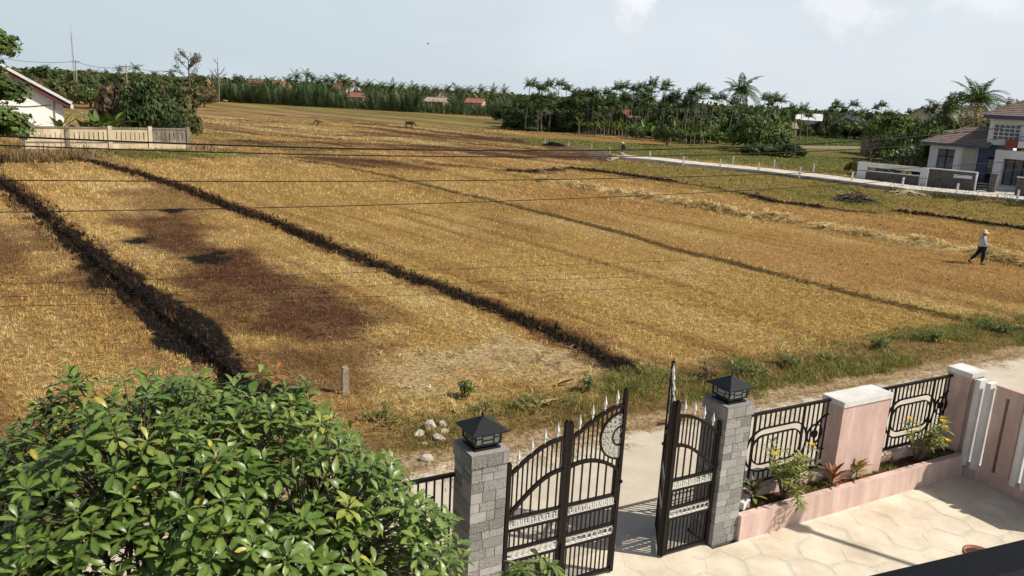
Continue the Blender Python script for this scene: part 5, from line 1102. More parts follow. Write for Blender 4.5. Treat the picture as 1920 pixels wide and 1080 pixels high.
# tall half-bare tree, leafless tree, dark round tree
def bare_tree(p, h, label, seed, leaves=0, name='bare_tree', spread=.3, m=None):
    rs = random.Random(seed); root = empty(name, T(p)); tag(root, label, 'tree'); tr = MB(); tips = []
    tr.tube([(0, 0, -.1), (.02 * h, 0, .35 * h), (0, .01 * h, .7 * h), (.01 * h, 0, h)], [.028 * h, .02 * h, .012 * h, .003 * h], 7).build('trunk', m or M_BARK, root); br_ = MB()
    for k in range(16):
        z = h * rs.uniform(.3, .92); a = rs.uniform(0, 6.28); l = h * spread * rs.uniform(.5, 1) * (1.25 - z / h); q0 = Vector((0, 0, z)); q1 = Vector((math.cos(a) * l * .5, math.sin(a) * l * .5, z + l * .5)); q2 = Vector((math.cos(a) * l, math.sin(a) * l, z + l * rs.uniform(.7, 1.2))); br_.tube([q0, q1, q2], [.009 * h, .006 * h, .003 * h], 4); tips += [q2, q1]
        for j in range(3):
            a2 = a + rs.uniform(-1, 1); q3 = q1 + Vector((math.cos(a2) * l * .5, math.sin(a2) * l * .5, l * rs.uniform(.1, .7))); br_.tube([q1, q3], [.005 * h, .002 * h], 4); tips.append(q3)
    br_.build('branches', m or M_BARK, root)
    if leaves:
        g = np.random.default_rng(seed); T_ = np.array([tuple(t) for t in tips]); n = leaves; p_ = T_[g.integers(0, len(T_), n)] + g.normal(size=(n, 3)) * h * .03; t = g.normal(size=(n, 3)); t /= np.linalg.norm(t, axis=1)[:, None]; b = np.cross(t, g.normal(size=(n, 3))); b /= np.linalg.norm(b, axis=1)[:, None]; s = h * .016
        np_mesh('foliage', np.stack([p_ - t * s, p_ + b * s * .6, p_ + t * s, p_ - b * s * .6], 1).reshape(-1, 3), np.arange(n * 4).reshape(-1, 4), M_FOL[4], root, np.repeat(g.uniform(.6, 1.3, (n, 1)) * np.ones((1, 3)), 4, axis=0))
    return root
q = AT(352, 104, 232); bare_tree((q.x, q.y, 0), q.z, 'tall sparse half bare tree above the woodland beside the brick house', 3, 900, 'sparse_tree', .55)
q = AT(407, 108, 246); bare_tree((q.x, q.y, 0), q.z, 'tall leafless tree with thin pale branches above the nipa hedge', 4, 0, 'bare_tree', .3, M_PTRUNK)
q = AT(447, 136, 262); leafy_tree((q.x, q.y, 0), q.z, 3.6, 'dark dome shaped tree standing above the nipa hedge', None, 5, 0, low=.9)

# ---- grove of areca palms round the farmhouse
for px, yt in ((989, 152), (1008, 157), (1033, 153), (1048, 151), (1062, 160), (1020, 160), (1076, 168), (1090, 172), (1105, 171), (1114, 168), (1138, 168), (1153, 159), (1168, 156), (1185, 161), (1202, 156), (1226, 152), (1252, 151), (1240, 160), (1268, 174), (1212, 163), (1192, 170), (1145, 175)):
    areca(px, yt - 2, random.uniform(158, 172), 'tall areca palm on the grove skyline', 'tall areca palms of the grove', 1.25)
for i in range(66):
    px = 968 + i * 5.2 + random.uniform(-3, 3); areca(px, random.uniform(172, 196), random.uniform(154, 182), 'shorter areca palm crowded within the grove around the farmhouse', 'shorter areca palms of the grove', random.uniform(1.0, 1.3))
for px, yt in ((1290, 167), (1305, 162), (1321, 164), (1336, 177), (1354, 176), (1372, 186), (1431, 178), (1451, 177), (1463, 181), (1444, 188), (1481, 195), (1508, 199), (1496, 204), (1520, 210)):
    areca(px, yt - 1, random.uniform(150, 168), 'slender areca palm beside the big coconut palm', 'areca palms beside the big coconut palm', 1.15)
for px, yt in ((1555, 201), (1563, 196), (1568, 188), (1576, 195), (1582, 203), (1600, 191), (1619, 206), (1639, 197), (1654, 192), (1675, 210), (1690, 214), (1660, 208), (1626, 214), (1608, 210), (1546, 208), (1702, 205), (1715, 208)):
    areca(px, yt - 1, random.uniform(202, 216), 'slender windblown areca palm standing behind the vegetable plot', 'areca palms behind the vegetable plot', 1.15)
for px, yt in ((1780, 180), (1812, 174), (1880, 198), (1905, 192), (1745, 196)):
    areca(px, yt, random.uniform(118, 128), 'windblown areca palm behind the modern house roof', 'areca palms behind the modern house', 1.2)
coconut(1392, 143, 146, 'big coconut palm with arching fronds taller than the trees around it', None, 5.0, 22, .35)
coconut(1838, 154, 110, 'big coconut palm with dry hanging fronds behind the modern house', None, 4.8, 30, .3, dry=8)
coconut(1775, 178, 122, 'windswept coconut palm left of the big one behind the house', None, 4.6, 18, 1.3)
coconut(1893, 196, 125, 'small coconut palm peeping over the tiled roof', None, 2.8, 12, .8)
def row(n, x0, x1, y0, y1, Y0, Y1, r0, r1, label, group, ms, low=.9, zmin=1.5):
    # (labels get their order from the left afterwards)
    for i in range(n):
        px = x0 + (x1 - x0) * (i + .5) / n + random.uniform(-6, 6); yt = y0 + (y1 - y0) * (i + .5) / n + random.uniform(-7, 7); q = AT(px, yt, random.uniform(Y0, Y1)); leafy_tree((q.x, q.y, 0), max(q.z, zmin), random.uniform(r0, r1), label, group, random.randrange(5), random.choice(ms), low=low)
row(10, 955, 1085, 205, 212, 160, 174, 2.6, 4.0, 'dense dark tree in the shaded near corner of the grove', 'dark trees at the grove corner', (0, 0, 0))
row(9, 945, 1080, 232, 238, 160, 168, 1.6, 2.4, 'low dark bush along the shaded grove edge', 'low bushes at the grove edge', (0, 0), 1.0, 1.2)
row(14, 1080, 1420, 205, 215, 165, 185, 2.4, 3.4, 'leafy tree filling the grove behind the farmhouse', 'leafy trees filling the grove', (0, 1, 1))
row(12, 1180, 1420, 232, 240, 146, 158, 1.6, 2.4, 'bright bushy shrub under palms right of the farmhouse', 'bushy shrubs right of the farmhouse', (1, 3, 2), 1.0, 1.5)
row(7, 1395, 1470, 205, 235, 126, 142, 2.4, 3.4, 'large green tree in the clump left of the vegetable plot', 'trees in the clump left of the vegetable plot', (3, 1, 1))
row(6, 1400, 1490, 262, 275, 116, 124, 1.6, 2.2, 'dark bush under the clump left of the vegetable plot', 'bushes at the foot of that clump', (0, 1), 1.0, 1.2)
row(8, 1480, 1580, 226, 230, 206, 216, 2.4, 3.2, 'leafy tree along the back of the vegetable plot', 'trees behind the vegetable plot', (1, 3, 0))
row(7, 1580, 1660, 222, 230, 196, 206, 2.8, 3.8, 'dark leafy tree right of the vegetable plot', 'dark trees right of the vegetable plot', (0, 1))
row(13, 1650, 1860, 210, 222, 118, 140, 2.6, 4.0, 'lush green tree in the mass behind the modern house', 'lush trees behind the modern house', (1, 3, 3, 0))
row(8, 1660, 1800, 238, 240, 112, 120, 1.8, 2.8, 'bushy green shrub tree just behind the modern house wall', 'shrub trees behind the house wall', (3, 1, 2), 1.0)
row(8, 1770, 1930, 208, 212, 140, 155, 3, 4.2, 'brownish tree showing above the lush trees behind the house', 'brownish trees behind the house', (2, 4, 0))
row(22, 950, 1480, 182, 196, 182, 200, 3.0, 4.6, 'dark tree filling the back of the palm grove', 'dark trees at the back of the grove', (0, 0, 1))
row(18, 1480, 1930, 212, 214, 220, 245, 3.0, 4.4, 'dark tree in the back belt behind the right hand houses', 'dark trees of the right back belt', (0, 0, 1, 2))
q = G(1250, 273); leafy_tree((q.x, q.y, 0), 3.9, 2.3, 'small dark tree with thick trunk standing alone before the grove', None, 3, 0, low=.35)
q = G(1300, 268); leafy_tree((q.x, q.y, 0), 1.9, 1.6, 'brown dry bush beside the lone dark tree', None, 2, 4, 'dry_bush', .9, cat='bush')
# bananas in front of the farmhouse
for i in range(30):
    px = 1085 + i * 8.4 + random.uniform(-4, 4); q = G(px, 248 + (px - 1080) * .085 + random.uniform(0, 6)); banana((q.x, q.y, 0), random.uniform(2.4, 3.8), 'banana plant in the hedge before the farmhouse', 'banana plants before the farmhouse', 8)
for i in range(10):
    q = G(1370 + i * 9 + random.uniform(-3, 3), 268 + random.uniform(-6, 3)); banana((q.x, q.y, 0), random.uniform(2.2, 3.2), 'banana plant beside the clump left of the vegetable plot', 'banana plants beside the clump', 7)
def veg_plot():
    g = np.random.default_rng(5); P = []
    for i in range(2600):
        px = g.uniform(1455, 1665); q = G(px, g.uniform(252, 274) + (px - 1455) * .02); P.append((q.x, q.y, 0))
    P = np.array(P); n = len(P); V, F, C = blades(P, np.array((.15, .19, .055)) * g.uniform(.7, 1.4, (n, 1)), 5, g.uniform(.5, 1.0, n), .35, .16, .7, np.zeros(n), 2); tag(np_mesh('vegetable_plot', V, F, M_BLADE, cols=C), 'green vegetable plot with rows of leafy crops', kind='stuff')
veg_plot()

for g_ in ('trees of the far woodland', 'trees of the nearer woodland', 'coconut palms in the far woodland', 'tall areca palms of the grove', 'areca palms beside the big coconut palm', 'areca palms behind the vegetable plot', 'areca palms behind the modern house', 'dark trees at the grove corner', 'low bushes at the grove edge', 'leafy trees filling the grove', 'bushy shrubs right of the farmhouse', 'trees in the clump left of the vegetable plot', 'bushes at the foot of that clump', 'trees behind the vegetable plot', 'dark trees right of the vegetable plot', 'lush trees behind the modern house', 'shrub trees behind the house wall', 'brownish trees behind the house', 'banana plants beside the clump', 'dark trees at the back of the grove', 'dark trees of the right back belt', 'coconut palms behind the nipa hedge', 'leafy trees behind the nipa hedge', 'banana plants before the farmhouse'): number(g_)
# ================================================================== BUILDINGS, ROADS AND FENCES
M_HWHITE = mat('white_render', (.74, .75, .77), (.66, .67, .69), scale=2, rough=.85, stain=(.9, .2)); M_BRIGHT = mat('bright_limewash', (.88, .87, .84), (.83, .82, .79), scale=1.2, rough=.9)
M_CREAM = mat('cream_paint', (.76, .65, .45), (.64, .54, .37), scale=1.2, rough=.9, stain=(1.4, .4)); M_CREAMD = mat('stained_plaster', (.36, .31, .25), (.22, .19, .15), scale=1.5, rough=.95, stain=(1.2, .6))
M_BLUEW = mat('slate_blue_paint', (.085, .10, .17), (.065, .08, .135), scale=2, rough=.8); M_DSTONE = mat('dark_speckled_stone', (.15, .14, .13), (.06, .055, .05), scale=9, rough=.9, contrast=(.42, .58)); M_TEXW = mat('grey_pebble_dash', (.42, .41, .36), (.28, .275, .24), scale=8, rough=.95)
M_RTILE = mat('brown_roof_tile', (.24, .185, .165), (.15, .115, .10), scale=2.5, rough=.85, bump=.2); M_ORANGE = mat('orange_roof_tile', (.29, .13, .085), (.21, .09, .06), scale=2, rough=.85); M_RED = mat('maroon_roof_edge', (.17, .055, .055), (.12, .04, .04), scale=3, rough=.8); M_TIN = mat('rusty_tin', (.33, .28, .23), (.20, .15, .11), scale=1.5, rough=.7); M_BRICKR = mat('red_brick_far', (.40, .17, .10), (.30, .12, .08), scale=3, rough=.9)
M_DARKIN = mat('dark_interior', (.014, .011, .011), (.008, .007, .007), scale=3, rough=.7, spec=.15); M_GLASS = mat('window_glass', (.10, .13, .17), (.06, .08, .11), scale=2, rough=.08, spec=.6); M_WOODR = mat('red_brown_cladding', (.24, .075, .04), (.17, .05, .03), scale=5, rough=.7)
M_PATHC = mat('new_concrete', (.60, .56, .50), (.44, .40, .34), scale=.8, rough=.9); M_DIRT = mat('dark_bank_soil', (.16, .10, .06), (.08, .05, .03), scale=3, rough=1, bump=.6, bscale=6)

# ---- raised concrete road across the fields
def field_road():
    near = [G(x, y, .32) for x, y in ((1150, 293), (1225, 299), (1279, 305.5), (1420, 319), (1539, 333), (1705, 354), (1920, 374), (2060, 388))]; dirs = []
    V = []; F = []; W = 4.2; n = len(near)
    for i in range(n):
        d = (near[min(i + 1, n - 1)] - near[max(i - 1, 0)]).normalized(); s = Vector((-d.y, d.x, 0)); a = near[i]; b = a + s * W
        V += [(a.x, a.y, -.3), (a.x, a.y, .32), (b.x, b.y, .32), (b.x, b.y, -.3)]
    for i in range(n - 1):
        o = 4 * i; F += [(o, o + 4, o + 5, o + 1), (o + 1, o + 5, o + 6, o + 2), (o + 2, o + 6, o + 7, o + 3)]
    F += [(0, 1, 2, 3), (4 * n - 1, 4 * n - 2, 4 * n - 3, 4 * n - 4)]
    tag(MB().add(V, F).build('field_road', M_PATHC), 'pale raised concrete road crossing the fields', kind='structure')
    tk = MB(); n = 8
    for i, p in enumerate(near[1:]): pass
field_road()
def white_post(px, py, h, label, z=.3, w=.14, group='white marker posts of the field road'):
    p = G(px, py, z); root = empty('marker_post', T(p)); tag(root, label, 'post', group)
    MB().box(-w / 2, w / 2, -w / 2, w / 2, -.3, h * .8).build('shaft', M_HWHITE, root); MB().box(-w / 2 - .002, w / 2 + .002, -w / 2 - .002, w / 2 + .002, h * .801, h).build('head', M_HWHITE, root)
ORD = ['first', 'second', 'third', 'fourth', 'fifth', 'sixth', 'seventh', 'eighth', 'ninth', 'tenth', 'eleventh', 'twelfth', 'thirteenth', 'fourteenth', 'fifteenth', 'sixteenth']
for i, (px, py) in enumerate(((1218, 297), (1281, 306), (1350, 312), (1422, 319), (1499, 329), (1597, 338), (1692, 349), (1794, 361), (1907, 374))): white_post(px, py + .5, .85, '%s white marker post from the left on the near road edge' % ORD[i])
for i, (px, py) in enumerate(((1374, 307), (1451, 314), (1525, 321))): white_post(px, py, .85, '%s white marker post from the left on the far road edge' % ORD[i])
for i, (px, py) in enumerate(((1022, 273), (1066, 279.5), (1109, 285), (1143, 290))): white_post(px, py, .95, '%s white marker post from the left along the unfinished road bank' % ORD[i], 0.0)
for i in range(8):
    px = 1110 + i * 18.5; p = G(px, 250 + i * 1.75); root = empty('fence_post', T(p)); tag(root, '%s slim pale fence post from the left at the farm boundary' % ORD[i], 'post', 'fence posts at the farm boundary'); MB().box(-.06, .06, -.06, .06, -.2, 1.5).build('shaft', M_POSTC, root); MB().box(-.065, .065, -.065, .065, 1.501, 1.58).build('head', M_POSTC, root)
for i in range(12):
    px = 1478 + i * 14.0; p = G(px, 276.5 + i * .25); root = empty('fence_post', T(p)); tag(root, '%s slim pale post from the left before the vegetable plot' % ORD[i], 'post', 'fence posts before the vegetable plot'); MB().box(-.06, .06, -.06, .06, -.2, 1.3).build('shaft', M_POSTC, root); MB().box(-.065, .065, -.065, .065, 1.301, 1.38).build('head', M_POSTC, root)
a, b = G(1490, 277.5), G(1640, 279.5); d = (b - a).normalized(); lw = MB().bar(a + Vector((0, 0, .2)), b + Vector((0, 0, .2)), .3, .5).build('low_wall', M_POSTC); tag(lw, 'low pale wall before the vegetable plot', 'wall')

# ---- modern house on the right
HO = Vector((35.0, 84.1, 0)); HPHI = R(-42.4)
HM = Matrix.Translation(HO) @ Matrix.Rotation(HPHI, 4, 'Z')
def hip_roof(u0, u1, w0, w1, z0, z1, ridge, root, m, courses=11, fascia=.22, ms=None):
    """hip roof in stepped tile courses; ridge=(ua,ub) at mid w"""
    wm = (w0 + w1) / 2; mb = MB(); rings = []
    for i in range(courses + 1):
        t = i / courses; rings.append([(u0 + (ridge[0] - u0) * t, w0 + (wm - w0) * t), (u1 + (ridge[1] - u1) * t, w0 + (wm - w0) * t), (u1 + (ridge[1] - u1) * t, w1 + (wm - w1) * t), (u0 + (ridge[0] - u0) * t, w1 + (wm - w1) * t)])
    for i in range(courses):
        za = z0 + (z1 - z0) * i / courses + .05; zb = z0 + (z1 - z0) * (i + 1) / courses; A = rings[i]; B = rings[i + 1]
        for k in range(4):
            k2 = (k + 1) % 4; mb.add([(*A[k], za), (*A[k2], za), (*B[k2], zb), (*B[k], zb)], [(0, 1, 2, 3)])
            mb.add([(*A[k], za - .05 if i else z0), (*A[k2], za - .05 if i else z0), (*A[k2], za), (*A[k], za)], [(0, 1, 2, 3)])
    r = mb.build('roof', m, root)
    for pa, pb in (((u0, w0, z0 + .05), (ridge[0], wm, z1 + .03)), ((u0, w1, z0 + .05), (ridge[0], wm, z1 + .03)), ((u1, w0, z0 + .05), (ridge[1], wm, z1 + .03)), ((ridge[0], wm, z1 + .03), (ridge[1], wm, z1 + .03))): MB().bar(pa, pb, .22, .12).build('ridge_tile', m, r)
    MB().box(u0 + .05, u1 - .05, w0 + .05, w1 - .05, z0 - fascia, z0 - .002).build('fascia', ms or M_BLUEW, root)
def grid_window(root, u0, u1, z0, z1, w, nc, nr, name='window', frame=M_HWHITE):
    win = MB().box(u0, u1, w - .02, w + .06, z0, z1).build(name, M_DARKIN, root); fr = MB(); t = .036
    for i in range(nc + 1): u = u0 + (u1 - u0) * i / nc; fr.box(u - t, u + t, w - .09, w - .021, z0 - t, z1 + t)
    for j in range(nr + 1): z = z0 + (z1 - z0) * j / nr; fr.box(u0 - t, u1 + t, w - .085, w - .022, z - t, z + t)
    fr.build('frame', frame, win)
    for i in range(nc):
        for j in range(nr): MB().box(u0 + (u1 - u0) * i / nc + t, u0 + (u1 - u0) * (i + 1) / nc - t, w - .045, w - .03, z0 + (z1 - z0) * j / nr + t, z0 + (z1 - z0) * (j + 1) / nr - t).build('pane', M_GLASS, win)
    return win
house = empty('modern_house', HM); tag(house, 'modern white and blue villa with brown hip roofs beside the field road', 'house')
MB().box(4.6, 18, 5.2, 14, 0, .75).build('plinth', M_PATHC, house)
MB().box(4.9, 5.7, 6, 13, .751, 4.1).box(5.7, 7.3, 6, 13, 3.75, 4.1).box(7.3, 9.4, 6, 13, .751, 4.1).box(5.7, 7.3, 6.5, 13, .751, 3.75).build('wall', M_HWHITE, house)
wd = MB().box(5.7, 7.3, 6.3, 6.34, .751, 3.75).build('window', M_GLASS, house); MB().box(6.46, 6.54, 6.2, 6.29, .751, 3.75).box(5.7, 7.3, 6.2, 6.285, 2.95, 3.03).build('frame', M_DARKIN, wd)
MB().box(8.1, 9.3, 5.82, 5.998, .76, 4.0).build('textured_panel', M_TEXW, house)
MB().box(9.4, 11.0, 6.2, 13, .751, 4.5).build('wall', M_BLUEW, house)
dr = MB().box(10.35, 11.2, 6.1, 6.199, .76, 3.3).build('door', M_DARKIN, house); MB().box(10.42, 11.1, 6.05, 6.098, 1.7, 3.1).build('door_glass', M_GLASS, dr)
hip_roof(4.2, 10.5, 5.2, 13.8, 4.32, 6.1, (7.4, 9.3), house, M_RTILE)
MB().box(10.0, 18, 6.0, 13, 4.5, 7.0).build('wall', M_HWHITE, house)
grid_window(house, 10.45, 12.75, 5.05, 6.5, 5.99, 5, 4)
hip_roof(9.4, 18.8, 5.2, 13.8, 7.35, 9.4, (13, 15), house, M_RTILE, 12, .35)
MB().box(11.2, 12.0, 4.8, 6.0, .4, 3.3).box(11.2, 17.5, 4.8, 6.0, 3.301, 4.1).box(16.7, 17.5, 4.8, 6.0, .4, 3.3).build('portal_frame', M_HWHITE, house)
gd = MB().box(12.0, 16.7, 5.85, 5.95, .751, 3.3).build('glazed_doors', M_GLASS, house)
fr = MB()
for k in range(7): fr.box(12.0 + k * .77, 12.08 + k * .77, 5.76, 5.849, .751, 3.3)
fr.build('frame', M_DARKIN, gd)
MB().box(11.9, 17.6, 4.7, 5.8, 4.35, 5.1).build('balcony_cladding', M_WOODR, house); MB().box(13.0, 13.6, 4.66, 4.699, 4.42, 5.05).build('white_emblem_panel', M_HWHITE, house)
for k in range(4): MB().box(11.6, 17, 4.0 - k * .35, 4.35 - k * .35 - .001, 0, .68 - k * .16).build('step', M_PATHC, house)
# its street wall
wl1 = empty('garden_wall', HM); tag(wl1, 'white framed garden wall with open slot and dark stone panel', 'wall')
MB().box(0, .9, 0, .25, 0, 2.0).build('post', M_HWHITE, wl1); MB().box(6.1, 6.75, -.05, .25, 0, 2.0).build('post', M_HWHITE, wl1); MB().box(.9, 6.1, 0, .25, 1.55, 2.0).build('beam', M_HWHITE, wl1); MB().box(.9, 6.1, .06, .2, 0, 1.12).build('stone_panel', M_DSTONE, wl1); MB().box(.9, 6.1, .04, .22, 1.121, 1.2).build('ledge', M_HWHITE, wl1)
wl2 = empty('garden_wall', HM); tag(wl2, 'dark speckled stone garden wall with pale slot beside the villa gate', 'wall')
MB().box(6.9, 11.0, 0, .22, 0, 1.95).build('stone_panel', M_DSTONE, wl2); MB().box(6.85, 11.1, -.04, .26, 1.951, 2.05).build('coping', M_HWHITE, wl2); MB().box(11.0, 11.1, -.03, .25, 0, 1.95).build('end_trim', M_HWHITE, wl2); MB().box(9.1, 10.7, -.03, -.001, 1.35, 1.65).build('pale_slot', M_HWHITE, wl2)
gp = empty('gate_post', HM); tag(gp, 'dark square gate post before the villa steps', 'post'); MB().box(12.2, 12.75, 0, .5, 0, 1.95).build('shaft', M_DSTONE, gp); MB().box(12.15, 12.8, -.05, .55, 1.951, 2.03).build('cap', M_DSTONE, gp)
wl3 = empty('garden_wall', HM); tag(wl3, 'dark stone garden wall at the picture edge before the villa doors', 'wall'); MB().box(14.4, 19, 0, .22, 0, 1.9).build('stone_panel', M_DSTONE, wl3); MB().box(14.35, 19.05, -.04, .26, 1.901, 1.98).build('coping', M_HWHITE, wl3)
sg = empty('sliding_gate', HM); tag(sg, 'low black slatted sliding gate at the villa drive', 'gate')
for k in range(6): MB().box(11.15, 12.2, .1, .14, .15 + k * .24, .25 + k * .24).build('slat', M_DARKIN, sg)
for u in (11.2, 12.1): MB().box(u, u + .06, .14, .19, .05, 1.6).build('post', M_DARKIN, sg)
dv = MB().box(11.1, 14.4, -.6, 5.0, .02, .33).build('driveway', M_PATHC, M=HM); tag(dv, 'pale concrete drive before the villa', kind='structure')
# bare frangipani and leafless tree before the villa
def frangipani(p, h, label, seed, flowers):
    rs = random.Random(seed); root = empty('frangipani', T(p)); tag(root, label, 'tree'); st = MB(); tips = []
    def grow(q, d, l, r_, k):
        e = q + d * l; st.tube([q, e], [r_, r_ * .75], 5); 
        if k == 0: tips.append(e); return
        for _ in range(3): grow(e, (d + Vector((rs.uniform(-.8, .8), rs.uniform(-.8, .8), rs.uniform(-.2, .4)))).normalized(), l * .72, r_ * .7, k - 1)
    grow(Vector((0, 0, -.1)), Vector((0, 0, 1)), h * .34, .09, 3); st.build('branches', M_BARK, root)
    g = np.random.default_rng(seed); T_ = np.array([tuple(t) for t in tips])
    for nm, n, s, m in (('foliage', 260, .17, M_FOL[1]), ('flowers', flowers, .10, M_BRIGHT)):
        if not n: continue
        p_ = T_[g.integers(0, len(T_), n)] + g.normal(size=(n, 3)) * .22; t = g.normal(size=(n, 3)); t /= np.linalg.norm(t, axis=1)[:, None]; b = np.cross(t, g.normal(size=(n, 3))); b /= np.linalg.norm(b, axis=1)[:, None]
        np_mesh(nm, np.stack([p_ - t * s, p_ + b * s * .6, p_ + t * s, p_ - b * s * .6], 1).reshape(-1, 3), np.arange(n * 4).reshape(-1, 4), m, root, np.repeat(g.uniform(.6, 1.3, (n, 1)) * np.ones((1, 3)), 4, axis=0))
frangipani(HM @ Vector((3.4, 5.0, 0)), 4.2, 'sparse frangipani with white blossoms left of the villa', 5, 130)
frangipani(HM @ Vector((1.0, 4.5, 0)), 3.4, 'spreading bare frangipani behind the white framed garden wall', 6, 20)
bare_tree(HM @ Vector((-1.2, 6.5, 0)), 4.6, 'thin leafless sapling behind the white framed garden wall', 8, 150, 'bare_sapling', .4)
for k, (u, w, h, m) in enumerate(((2.2, 3.0, 2.3, 2), (.4, 8.5, 2.6, 1), (4.0, 8.5, 2.8, 1), (-3.2, 9.0, 2.0, 2))): leafy_tree(HM @ Vector((u, w, 0)), h, 1.5, ('scruffy bush just behind the slot of the white garden wall', 'bush behind the bare frangipani', 'green bush against the villa corner', 'low scruffy bush left of the villa garden')[k], None, k, m, 'garden_bush', .9, cat='bush')

# ---- generic far house
def small_house(px, yeave, Yd, w, d, hr, rot, roofm, wallm, label, name='far_house', windows=2, cat='house'):
    q = AT(px, yeave, Yd); h = max(q.z, 1.6); root = empty(name, T(q.x, q.y, 0, rz=rot)); tag(root, label, cat)
    MB().box(-w / 2, w / 2, -d / 2, d / 2, -.2, h).prism([(-w / 2, h), (w / 2, h), (0, h + hr - .12)], -d / 2, d / 2).build('wall', wallm, root)
    o = .4; r = MB().add([(-w / 2 - o, -d / 2 - o, h - o * hr / (w / 2)), (-w / 2 - o, d / 2 + o, h - o * hr / (w / 2)), (0, d / 2 + o, h + hr), (0, -d / 2 - o, h + hr), (w / 2 + o, d / 2 + o, h - o * hr / (w / 2)), (w / 2 + o, -d / 2 - o, h - o * hr / (w / 2))], [(0, 3, 2, 1), (3, 5, 4, 2)])
    v = [(x, y, z - .12) for x, y, z in r.v]; r.add(v, [(1, 2, 3, 0), (2, 4, 5, 3)]); n = 0
    r.add([r.v[0], r.v[3], r.v[9], r.v[6]], [(0, 1, 2, 3)]); r.add([r.v[3], r.v[5], r.v[11], r.v[9]], [(0, 1, 2, 3)]); rf = r.build('roof', roofm, root)
    MB().bar((0, -d / 2 - o, h + hr), (0, d / 2 + o, h + hr), .25, .15).build('ridge', roofm, rf)
    for k in range(windows):
        x = -w / 2 + w * (k + 1) / (windows + 1); f = MB().box(x - .5, x + .5, -d / 2 - .03, -d / 2 - .001, h * .4, h * .75).build('window', M_DARKIN, root); MB().box(x - .04, x + .04, -d / 2 - .06, -d / 2 - .031, h * .4, h * .75).build('frame', M_HWHITE, f)
    return root
small_house(377, 160, 240, 4.5, 5, 1.9, R(-25), M_BRICKR, M_BRICKR, 'red brick house with pale gable trim behind the sparse tree')
small_house(480, 164, 300, 7, 6, 2.6, R(-40), M_ORANGE, M_HWHITE, 'small orange roof just clearing the nipa hedge near the dark dome tree')
small_house(524, 166, 296, 7, 7, 2.8, R(-35), M_ORANGE, M_HWHITE, 'orange gable roof behind the left end of the nipa hedge')
small_house(650, 166, 292, 8, 7, 3.0, R(60), M_ORANGE, M_HWHITE, 'orange hip of a house under the tallest coconut palms')
small_house(672, 181, 252, 7, 5, 1.2, R(85), M_ORANGE, M_CREAM, 'long low orange roof sunk in the nipa hedge')
small_house(820, 190, 253, 7, 6, 1.2, R(75), M_POSTC, M_POSTC, 'dull pale roofed house sunk in the nipa hedge')
small_house(826, 181, 270, 5, 5, 2.2, R(20), M_ORANGE, M_CREAM, 'small orange roof peeking above the pale roofed house')
small_house(893, 192, 252, 8, 5, 1.3, R(80), M_ORANGE, M_CREAM, 'bright orange roof sunk in the hedge nearest the grove')
small_house(890, 184, 262, 5, 5, 2.0, R(10), M_ORANGE, M_BRICKR, 'brick red gable above the bright orange roof near the grove')
small_house(1148, 224, 182, 8, 7, 2.4, R(70), M_ORANGE, M_CREAM, 'farmhouse with weathered orange tiled roof in the palm grove', windows=3)
small_house(1170, 229, 174, 8, 6, 1.4, R(80), M_TIN, M_CREAM, 'low grey roofed wing in front of the orange roofed farmhouse')
small_house(1305, 216, 186, 5, 6, 1.4, R(30), M_TIN, M_TIN, 'pale grey domed shed roof among the palms right of the farmhouse', 'far_shed', 1, 'shed')
small_house(1470, 238, 204, 6, 5, 1.2, R(85), M_TIN, M_CREAM, 'cream open fronted house left behind the vegetable plot')
small_house(1517, 224, 222, 8, 6, 1.6, R(70), M_HWHITE, M_HWHITE, 'long white roofed house behind the vegetable plot')
small_house(1597, 224, 218, 6, 6, 2.6, R(-25), M_RTILE, M_HWHITE, 'white gabled house with dark roof among slender palms')
small_house(1652, 257, 140, 7, 5, .7, R(75), M_TIN, M_CREAMD, 'low grey shed right of the vegetable plot', 'far_shed', 1, 'shed')
small_house(1692, 243, 124, 4, 4, 1.2, R(-30), M_HWHITE, M_HWHITE, 'small white outbuilding half hidden by the shrub trees', 'far_shed', 1, 'shed')
small_house(1728, 221, 150, 5, 5, 2.0, R(-30), M_BLUEW, M_CREAM, 'blue grey gable roof rising above the lush trees')
small_house(1796, 219, 165, 9, 9, 2.2, R(40), M_TIN, M_CREAM, 'large pale house with faded roof behind the coconut palms')
small_house(1845, 248, 108, 7, 6, .5, R(-42), M_BRIGHT, M_BRIGHT, 'flat bright white building between the two villa roofs')
q = G(1512, 262); bp = empty('brick_pier', T(q.x * 1.16, q.y * 1.16, 0)); tag(bp, 'pair of unfinished brick piers behind the vegetable plot', 'pier'); MB().box(-1.2, -.5, -.4, .4, -.2, 3.2).build('pier', M_BRICKR, bp); MB().box(.3, .9, -.4, .4, -.2, 3.4).build('pier', M_BRICKR, bp); MB().box(-1.2, .9, -.38, .38, -.2, .5).build('footing', M_BRICKR, bp)
